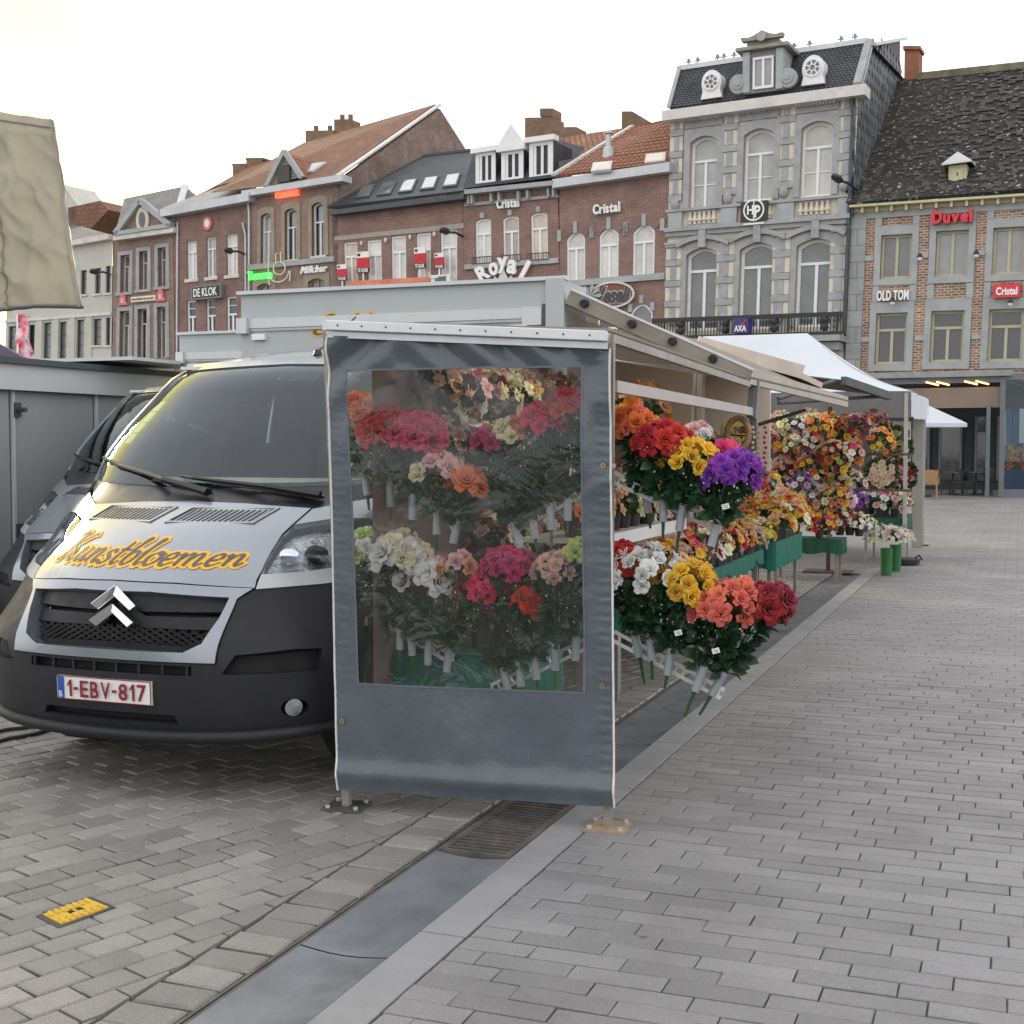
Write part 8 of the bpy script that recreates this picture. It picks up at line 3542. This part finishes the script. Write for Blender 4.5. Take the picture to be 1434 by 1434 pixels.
wreath(1249, 623, 24, 18.6, 'large round wreath of dark leaves hung high at the gazebo leg', ('lime', 'brown'))
wreath(1234, 665, 19, 18.4, 'dark wreath with pale blooms below and left of the large round wreath', ('beige', 'cream'))
wreath(1262, 665, 17, 18.4, 'dark wreath with pink blooms at the gazebo leg', ('beige', 'burgundy'))
cl = empty('cream_cloth', dp(1250, 690, 19.2), 'cream cloth panel hung behind the wreaths', 'cloth')
mb = MB()
a0_, a1_ = dp(1222, 590, 19.3), dp(1276, 590, 19.3)
mb.grid(lambda u, v: a0_ + (a1_ - a0_) * u - ZZ * 1.35 * v + PA * .03 * math.sin(u * 12), 16, 3)
mb.build('panel', mat('cream_cloth_fabric', (.55, .48, .40), .8, var=.06), cl, smooth='all', uv=False)

# ------------------------------------------------------------------ cafe terrace pavilion at the right
W0 = 7.5      # its front stands this far out from the house front
H_ = bpy.data.objects['framed_brick_house']
pv = empty('cafe_pavilion', (lambda p: V((p.x, p.y, 0)))(fp(1340, 697, W0)), 'dark steel cafe pavilion with glass side and brown fascia cloth', 'pavilion')
m_steel = mat('dark_grey_steel', (.14, .155, .165), .45, metal=.3, var=.08)
m_fasc = mat('brown_fascia_cloth', (.23, .175, .135), .75, var=.08, vscale=1.5)
m_dkglass = mat('dark_cafe_glass', (.012, .016, .02), .03, var=.3, spec=.9)
FZ = fp(1300, 690, W0)
zr = fp(1300, 529, W0).z
gl = lambda px, w, z=0: (lambda p: V((p.x, p.y, z)))(fp(px, 690, w))
L_, Rr = gl(1180, W0), gl(1402, W0)
corner = Rr
mb = MB()
for p in (L_, Rr):
    mb.bar(p, p + ZZ * (zr - .05), .16, .16)
p = Rr - FU * .42
mb.bar(p, p + ZZ * (zr - .9), .12, .12)
mb.build('front_post', m_steel, pv)
mb = MB()
bk0, bk1 = L_ - FN * (W0 - .2), Rr - FN * (W0 - .2)
q = [x + ZZ * zr for x in (L_ + FN * .25 - FU * .2, Rr + FN * .25 + FU * .25, bk1 + FU * .25, bk0 - FU * .2)]
mb.hexa(q, [x + ZZ * .16 for x in q])
mb.build('roof', mat('pavilion_roof', (.26, .27, .27), .5, metal=.2), pv)
mb = MB()
q = [x - FN * .05 for x in (L_, Rr, Rr - FN * .06, L_ - FN * .06)]
mb.hexa([x + ZZ * (zr - .98) for x in q], [x + ZZ * (zr - .33) for x in q])
mb.build('fascia', m_fasc, pv)
mb = MB()
mb.bar(L_ + ZZ * (zr - .1) - FN * .02, Rr + ZZ * (zr - .1) - FN * .02, .1, .18)
mb.build('front_beam', m_steel, pv)
for px in (1306, 1321, 1360, 1376):
    mb = MB()
    c = fp(px, 537, W0 - .0)
    c.z = zr - .2
    mb.tube([c - FU * .2 + FN * .05 + ZZ * .06, c + FU * .2 + FN * .05 - ZZ * .05], .024, 8)
    mb.build('heater_tube', emit_mat('heater_glow', (1.0, .50, .16), 2.2), pv)
# ground floor of the house: dark shop front inside
mb = MB()
q = [bk0 + FN * .3, bk1 + FN * .3 + FU * 3]
mb.prism([q[0], q[1], q[1] - FN * .1, q[0] - FN * .1], ZZ * (zr - .1))
sf = mb.build('shop_front', mat('dark_shop_front', (.028, .032, .034), .6, var=.2), pv)
for (x0, x1, z0, z1) in ((.30, .43, .35, 2.6), (.50, .57, .3, 2.7), (.62, .70, .3, 2.7), (.76, .93, .3, 2.9), (.13, .25, .5, 2.6)):
    a_, b_ = q[0] + (q[1] - q[0]) * (x0 * .8), q[0] + (q[1] - q[0]) * (x1 * .8)
    mb = MB()
    mb.prism([a_ + FN * .01, b_ + FN * .01, b_ + FN * .04, a_ + FN * .04], ZZ * .001)
    mb = MB()
    mb.hexa([a_ + FN * .02 + ZZ * z0, b_ + FN * .02 + ZZ * z0, b_ + FN * .05 + ZZ * z0, a_ + FN * .05 + ZZ * z0], [a_ + FN * .02 + ZZ * z1, b_ + FN * .02 + ZZ * z1, b_ + FN * .05 + ZZ * z1, a_ + FN * .05 + ZZ * z1])
    g_ = mb.build('shop_window', m_dkglass, sf)
    mb = MB()
    for s0, s1 in ((a_, a_ + FU * .08), (b_ - FU * .08, b_)):
        mb.hexa([s0 + FN * .05 + ZZ * z0, s1 + FN * .05 + ZZ * z0, s1 + FN * .1 + ZZ * z0, s0 + FN * .1 + ZZ * z0], [s0 + FN * .05 + ZZ * z1, s1 + FN * .05 + ZZ * z1, s1 + FN * .1 + ZZ * z1, s0 + FN * .1 + ZZ * z1])
    mb.build('frame', m_steel, g_)
ceil = MB()
q2 = [x + ZZ * (zr - .12) for x in (L_ - FN * .3, Rr - FN * .3, bk1 + FN * .3, bk0 + FN * .3)]
ceil.hexa(q2, [x + ZZ * .05 for x in q2])
ceil.build('ceiling', mat('wood_ceiling', (.12, .075, .05), .7, var=.2), pv)
# glass side on the right, looking towards the square
gside = [Rr, Rr + (FU * 1.0 - FN * .55).normalized() * 9]
mb = MB()
d_ = gside[1] - gside[0]
nn_ = V((d_.y, -d_.x, 0)).normalized()
mb.hexa([gside[0] + ZZ * .25, gside[1] + ZZ * .25, gside[1] - nn_ * .03 + ZZ * .25, gside[0] - nn_ * .03 + ZZ * .25],
        [gside[0] + ZZ * (zr - .1), gside[1] + ZZ * (zr - .1), gside[1] - nn_ * .03 + ZZ * (zr - .1), gside[0] - nn_ * .03 + ZZ * (zr - .1)])
mb.build('side_glass', glass_mat('pavilion_glass', (.80, .86, .88), refl=.03), pv)
mb = MB()
mb.bar(gside[0] + ZZ * .12, gside[1] + ZZ * .12, .08, .25)
mb.bar(gside[0] + ZZ * (zr - .02), gside[1] + ZZ * (zr - .02), .12, .2)
mb.build('side_rail', m_steel, pv)
# reflections in the side glass, built as objects standing behind it
sb = empty('blue_striped_blind', gside[0] + d_ * .12 - nn_ * .6 + ZZ * 1.75, 'blue and white striped blind behind the pavilion glass', 'blind')
for i in range(12):
    mb = MB()
    c = gside[0] + d_ * (.03 + i * .022) - nn_ * .6 + ZZ * (2.15 + .1 * (i % 2))
    mb.box(c, d_.normalized() * .075, nn_ * .01, ZZ * .55)
    mb.build('stripe', mat('blind_blue', (.03, .10, .28), .6) if i % 3 else m_let, sb)
flw = empty('window_flower_box', gside[0] + d_ * .12 - nn_ * .7 + ZZ * .8, 'box of yellow and orange flowers behind the pavilion glass', 'flower box')
mb = MB()
c = WLOC[flw.name]
mb.box(c + d_ * .05 - ZZ * .38, d_ * .12, nn_ * .2, ZZ * .42)
mb.build('trough', mat('trough_blue', (.03, .07, .18), .6), flw)
bl = {'yellow': MB(), 'orange': MB()}
lf = MB()
for i in range(70):
    p = c + d_ * RND.uniform(-.07, .17) + ZZ * RND.uniform(.05, .75) + nn_ * RND.uniform(-.2, .2)
    k_ = 'yellow' if p.z > 1.25 else 'orange'
    rot = ZZ.rotation_difference(nn_ + ZZ * .3).to_matrix()
    bl[k_].add([p + rot @ v.co * 2.6 for v in LOROSE[i % 2].vertices], [tuple(f.vertices) for f in LOROSE[i % 2].polygons])
    leafy(lf, p, V((RND.uniform(-1, 1), RND.uniform(-1, 1), RND.uniform(-.5, .5))), .2, RND)
for k_ in bl:
    bl[k_].build('blossoms', PM[k_], flw, uv=False, kind='stuff')
lf.build('foliage', m_leaf2, flw, uv=False, kind='stuff')
nt = empty('white_notice', fp(1352, 626, 2.0), 'white notice on the dark cafe front between its windows', 'notice')
mb = MB()
c = fp(1352, 620, .42)
mb.box(c, FU * .17, FN * .01, ZZ * .25)
mb.build('sheet', m_let, nt)
mb = MB()
for z in (-.12, 0, .1):
    mb.box(c + FN * .013 + ZZ * z, FU * .08, FN * .003, ZZ * .03)
mb.build('print', m_gloss_blk, nt)
# terrace parasol, chairs and tables
pb = gp(1292, 696)
ps = empty('white_parasol', pb, 'white square parasol on a thin white pole beside the pavilion', 'parasol')
mb = MB()
Yp = pb.y
topz = dp(1292, 565, Yp).z
ez = dp(1292, 593, Yp).z
mb.tube([pb, pb + ZZ * (topz - .05)], .03, 8)
mb.build('pole', m_white, ps)
mb = MB()
ap = V((pb.x, pb.y, topz))
hw = (1350 - 1292) / F * Yp
cs = [ap + FU * hw * a_ + FN * hw * b_ - ZZ * (topz - ez) for a_, b_ in ((-1, 0), (0, 1), (1, 0), (0, -1))]
for i in range(4):
    mb.add([ap, cs[i], cs[(i + 1) % 4]], [(0, 1, 2)])
    mb.add([cs[i], cs[(i + 1) % 4], cs[(i + 1) % 4] - ZZ * .12, cs[i] - ZZ * .12], [(0, 1, 2, 3)])
mb.build('canopy', m_wtent, ps, uv=False)
mb = MB()
for c in cs:
    mb.tube([ap - ZZ * .04, c - ZZ * .02], .012, 5)
mb.build('ribs', m_white, ps)
mb = MB()
mb.tube([pb, pb + ZZ * .06], [.3, .28], 16)
mb.build('base', m_blackpl, ps)


def chair(p, rz, label, m, group, name='cafe_chair', arms=False, cat='chair'):
    root = empty(name, p, label, cat, group)
    c_, s_ = math.cos(rz), math.sin(rz)
    X, Y_ = V((c_, s_, 0)), V((-s_, c_, 0))
    mb = MB()
    mb.box(p + ZZ * .45, X * .23, Y_ * .22, ZZ * .02)
    mb.build('seat', m, root)
    mb = MB()
    mb.grid(lambda u, v: p + X * (u - .5) * .46 + Y_ * (.22 + .05 * v - .06 * (1 - (2 * u - 1) ** 2) * -1) + ZZ * (.48 + .42 * v - .05 * (2 * u - 1) ** 2 * v), 8, 6)
    mb.build('backrest', m, root, smooth='all')
    for sx in (-1, 1):
        for sy in (-1, 1):
            mb = MB()
            mb.tube([p + X * .21 * sx + Y_ * .2 * sy, p + X * .19 * sx + Y_ * .19 * sy + ZZ * .44], .022, 6)
            mb.build('leg', m, root)
        if arms:
            mb = MB()
            mb.tube([p + X * .23 * sx - Y_ * .2 + ZZ * .45, p + X * .25 * sx - Y_ * .19 + ZZ * .66, p + X * .25 * sx + Y_ * .1 + ZZ * .70, p + X * .23 * sx + Y_ * .24 + ZZ * .88], .025, 6)
            mb.build('armrest', m, root)
    return root


m_wick = mat('wicker', (.34, .20, .10), .7, var=.3, vscale=40, bump=.8, bscale=90, bdist=.006)
m_blkch = mat('black_chair', (.022, .024, .026), .5, var=.1)
chair(gp(1302, 699), math.radians(160), 'tan wicker armchair standing at the terrace beside the gazebo', m_wick, 'terrace chairs', name='wicker_chair', arms=True)
for i, (px, py, rz) in enumerate(((1324, 693, 90), (1342, 694, -90), (1357, 694, 80), (1376, 694, -70), (1388, 693, 20))):
    chair(gp(px, py), math.radians(rz), 'black terrace chair, %s from the wicker armchair' % ORD[i], m_blkch, 'terrace chairs')
for i, (px, py) in enumerate(((1334, 692.5), (1366, 692.5))):
    p = gp(px, py)
    tb = empty('cafe_table', p, '%s black cafe table from the left on the dark terrace' % ORD[i], 'table', 'terrace tables')
    mb = MB()
    mb.box(p + ZZ * .74, FU * .42, FN * .36, ZZ * .014)
    mb.build('tabletop', mat('table_grey', (.12, .125, .13), .4), tb)
    mb = MB()
    mb.tube([p, p + ZZ * .03, p + ZZ * .05, p + ZZ * .72], [.24, .24, .035, .035], 12)
    mb.build('pedestal', m_blkch, tb)

# cables under the left truck, garlands on the bracket
for i, (y0, y1) in enumerate(((1024, 1006), (1042, 1013))):
    cbl = empty('ground_cable', gp(20, y0), ('upper', 'lower')[i] + ' black cable lying on the setts beside the truck bumper', 'cable')
    mb = MB()
    mb.tube([gp(-60 + 18 * k_, y0 + 12 + (y1 - y0 - 12) * k_ / 9 + 1.5 * math.sin(k_ * 1.3), .012) for k_ in range(10)], .011, 7)
    mb.build('cable', m_rubber, cbl, smooth='all')
gd = empty('string_garland', M(-1.6, 8.5, 1.3), 'strings of beads and dried rings hanging from the grey awning bracket', 'garland')
for i in range(7):
    mb = MB()
    q = M(-1.62 + .035 * (i - 3), 8.44 - .02 * (i % 3), 1.72)
    n_ = 12 + (i * 5) % 9
    for k_ in range(n_):
        mb.ball(q - ZZ * (.032 * k_) + PR * .006 * math.sin(k_ * 2.0 + i), .011, 6, 4)
    mb.build('bead_string', PM[('cream', 'beige', 'red', 'brown')[i % 4]], gd, smooth='all', uv=False, kind='stuff')
mb = MB()
rc = M(-1.68, 8.4, 1.68)
mb.tube([rc + PR * .07 * math.cos(t / 16 * 6.2832) + ZZ * .10 * math.sin(t / 16 * 6.2832) for t in range(17)], .022, 7, cap=False)
mb.build('dried_ring', m_wick, gd, smooth='all')

# ------------------------------------------------------------------ left side: raised tarpaulin, dark tent, banner
ta = empty('raised_awning', V((-4.2, 10.5, 2.6)), 'beige wrinkled tarpaulin awning with yellow underside at the upper left edge', 'awning')
YT = 14.0
T0, T1, B1, B0 = dp(-130, 138, YT + .6), dp(76, 168, YT), dp(115, 437, YT - .5), dp(-130, 430, YT + .2)
m_btarp = mat('beige_tarpaulin', (.34, .325, .26), .5, var=.12, vscale=1.5, bump=.12, bscale=60, bdist=.004)
see_light(m_btarp, .35)


def tarpf(u, v):
    p = (T0 * (1 - u) + T1 * u) * (1 - v) + (B0 * (1 - u) + B1 * u) * v
    d = .16 * MN.noise(V((u * 2.2 + v * 1.2, v * 1.6 - u * .6, 2.0))) + .10 * (1 - abs(MN.noise(V((u * 3.4 - v * 3.0, v * 1.3 + u * 1.2, 5.0))))) ** 8
    d += .10 * (1 - abs(MN.noise(V((u * 2.0 + v * 2.4, v * 2.8 - u * 2.5, 8.0))))) ** 8 + .07 * (1 - abs(MN.noise(V((u * 5.0 + v * 1.4, v * 4.8 - u * 1.5, 3.0))))) ** 9 + .008 * MN.noise(V((u * 16 + v * 6, v * 7, 1.0)))
    return p - PA * d * .6 * min(1, 6 * (1 - u) + .25) + ZZ * (-.05 * math.sin(u * 5.0) * v)


mb = MB()
mb.grid(tarpf, 60, 60)
mb.build('tarpaulin', m_btarp, ta, smooth='all', uv=False)
mb = MB()
mb.grid(lambda u, v: (T1 * (1 - v) + B1 * v) + (V((-.62, 1.3, 0))) * u + ZZ * u * .34 + PR * .05 * MN.noise(V((u * 4, v * 7, 3))), 10, 30)
mb.build('tarpaulin_side', m_btarp, ta, smooth='all', uv=False)
mb = MB()
mb.grid(lambda u, v: tarpf(u, .985) + V((-.75, 1.6, 0)) * v + ZZ * (.28 * v), 30, 4)
mb.build('underside', mat('yellow_lining', (.50, .30, .06), .7, var=.1), ta, smooth='all', uv=False)
mb = MB()
mb.tube([tarpf(i / 40, 1.0) for i in range(41)], .02, 6)
mb.build('hem_bar', m_gutter_dk, ta)
for u_ in (.62, .985):
    mb = MB()
    mb.tube([tarpf(u_, k_ / 60) - PA * .012 for k_ in range(61)], .012, 5)
    mb.build('seam', mat('tarp_seam_beige', (.25, .235, .19), .6), ta)
mb = MB()
mb.tube([tarpf(k_ / 40, .045) - PA * .012 for k_ in range(41)], .012, 5)
mb.build('seam', MATS['tarp_seam_beige'], ta)
mb = MB()
p = tarpf(.2, .99) + V((-.4, .9, 0))
mb.bar(V((p.x, p.y, 0)) , p, .06)
p2 = T0 + V((-.4, 1.5, 0))
mb.bar(V((p2.x, p2.y, 0)), p2, .06)
mb.bar(p2, T1 + V((-.62, 1.3, 0)) * .95, .05)
mb.build('pole', m_post, ta)
dt = empty('dark_tent', dp(5, 520, 26), 'dark purple tent roof showing above the grey trailer at the left edge', 'tent')
z0 = WLOC[dt.name]
WLOC[dt.name] = V((z0.x, z0.y, 0))
dt.location = WLOC[dt.name]
mb = MB()
apx = dp(-25, 468, 26)
e = [dp(42, 506, 25), dp(-80, 508, 25), dp(-85, 500, 29), dp(36, 500, 29)]
for i in range(4):
    mb.add([apx, e[i], e[(i + 1) % 4]], [(0, 1, 2)])
mb.build('canopy', mat('dark_purple_cloth', (.035, .025, .05), .7, var=.1), dt, uv=False)
for q in e:
    mb = MB()
    mb.bar(V((q.x, q.y, 0)), q, .05)
    mb.build('leg', m_post, dt)
bn = empty('banner_flag', V((dp(32, 500, 40).x, 40, 0)), 'tall pink and red feather banner in front of the cream house', 'flag')
mb = MB()
q0 = dp(24, 440, 40)
mb.tube([V((q0.x, q0.y, 0)), q0], .03, 6)
mb.build('pole', m_white, bn)
mb = MB()
q1, q2_, q3 = dp(36, 440, 40), dp(47, 503, 40), dp(22, 505, 40)
mb.grid(lambda u, v: (q0 * (1 - u) + q1 * u) * (1 - v) + (q3 * (1 - u) + q2_ * u) * v + PA * .05 * math.sin(v * 9), 8, 16)
mm, nt_, b_ = _new('banner_print')
uvc = _coord(nt_, 'Object')
f_ = _ramp(nt_, _noise(nt_, uvc, 2.2, 2), .4, .6)
c_ = _mix(nt_, (.60, .03, .10), (.75, .62, .62), f_)
c_ = _mix(nt_, c_, (.12, .12, .35), _ramp(nt_, _noise(nt_, uvc, 3.5, 2), .58, .62))
nt_.links.new(c_, b_.inputs['Base Color'])
mb.build('cloth', mm, bn, smooth='all', uv=False)
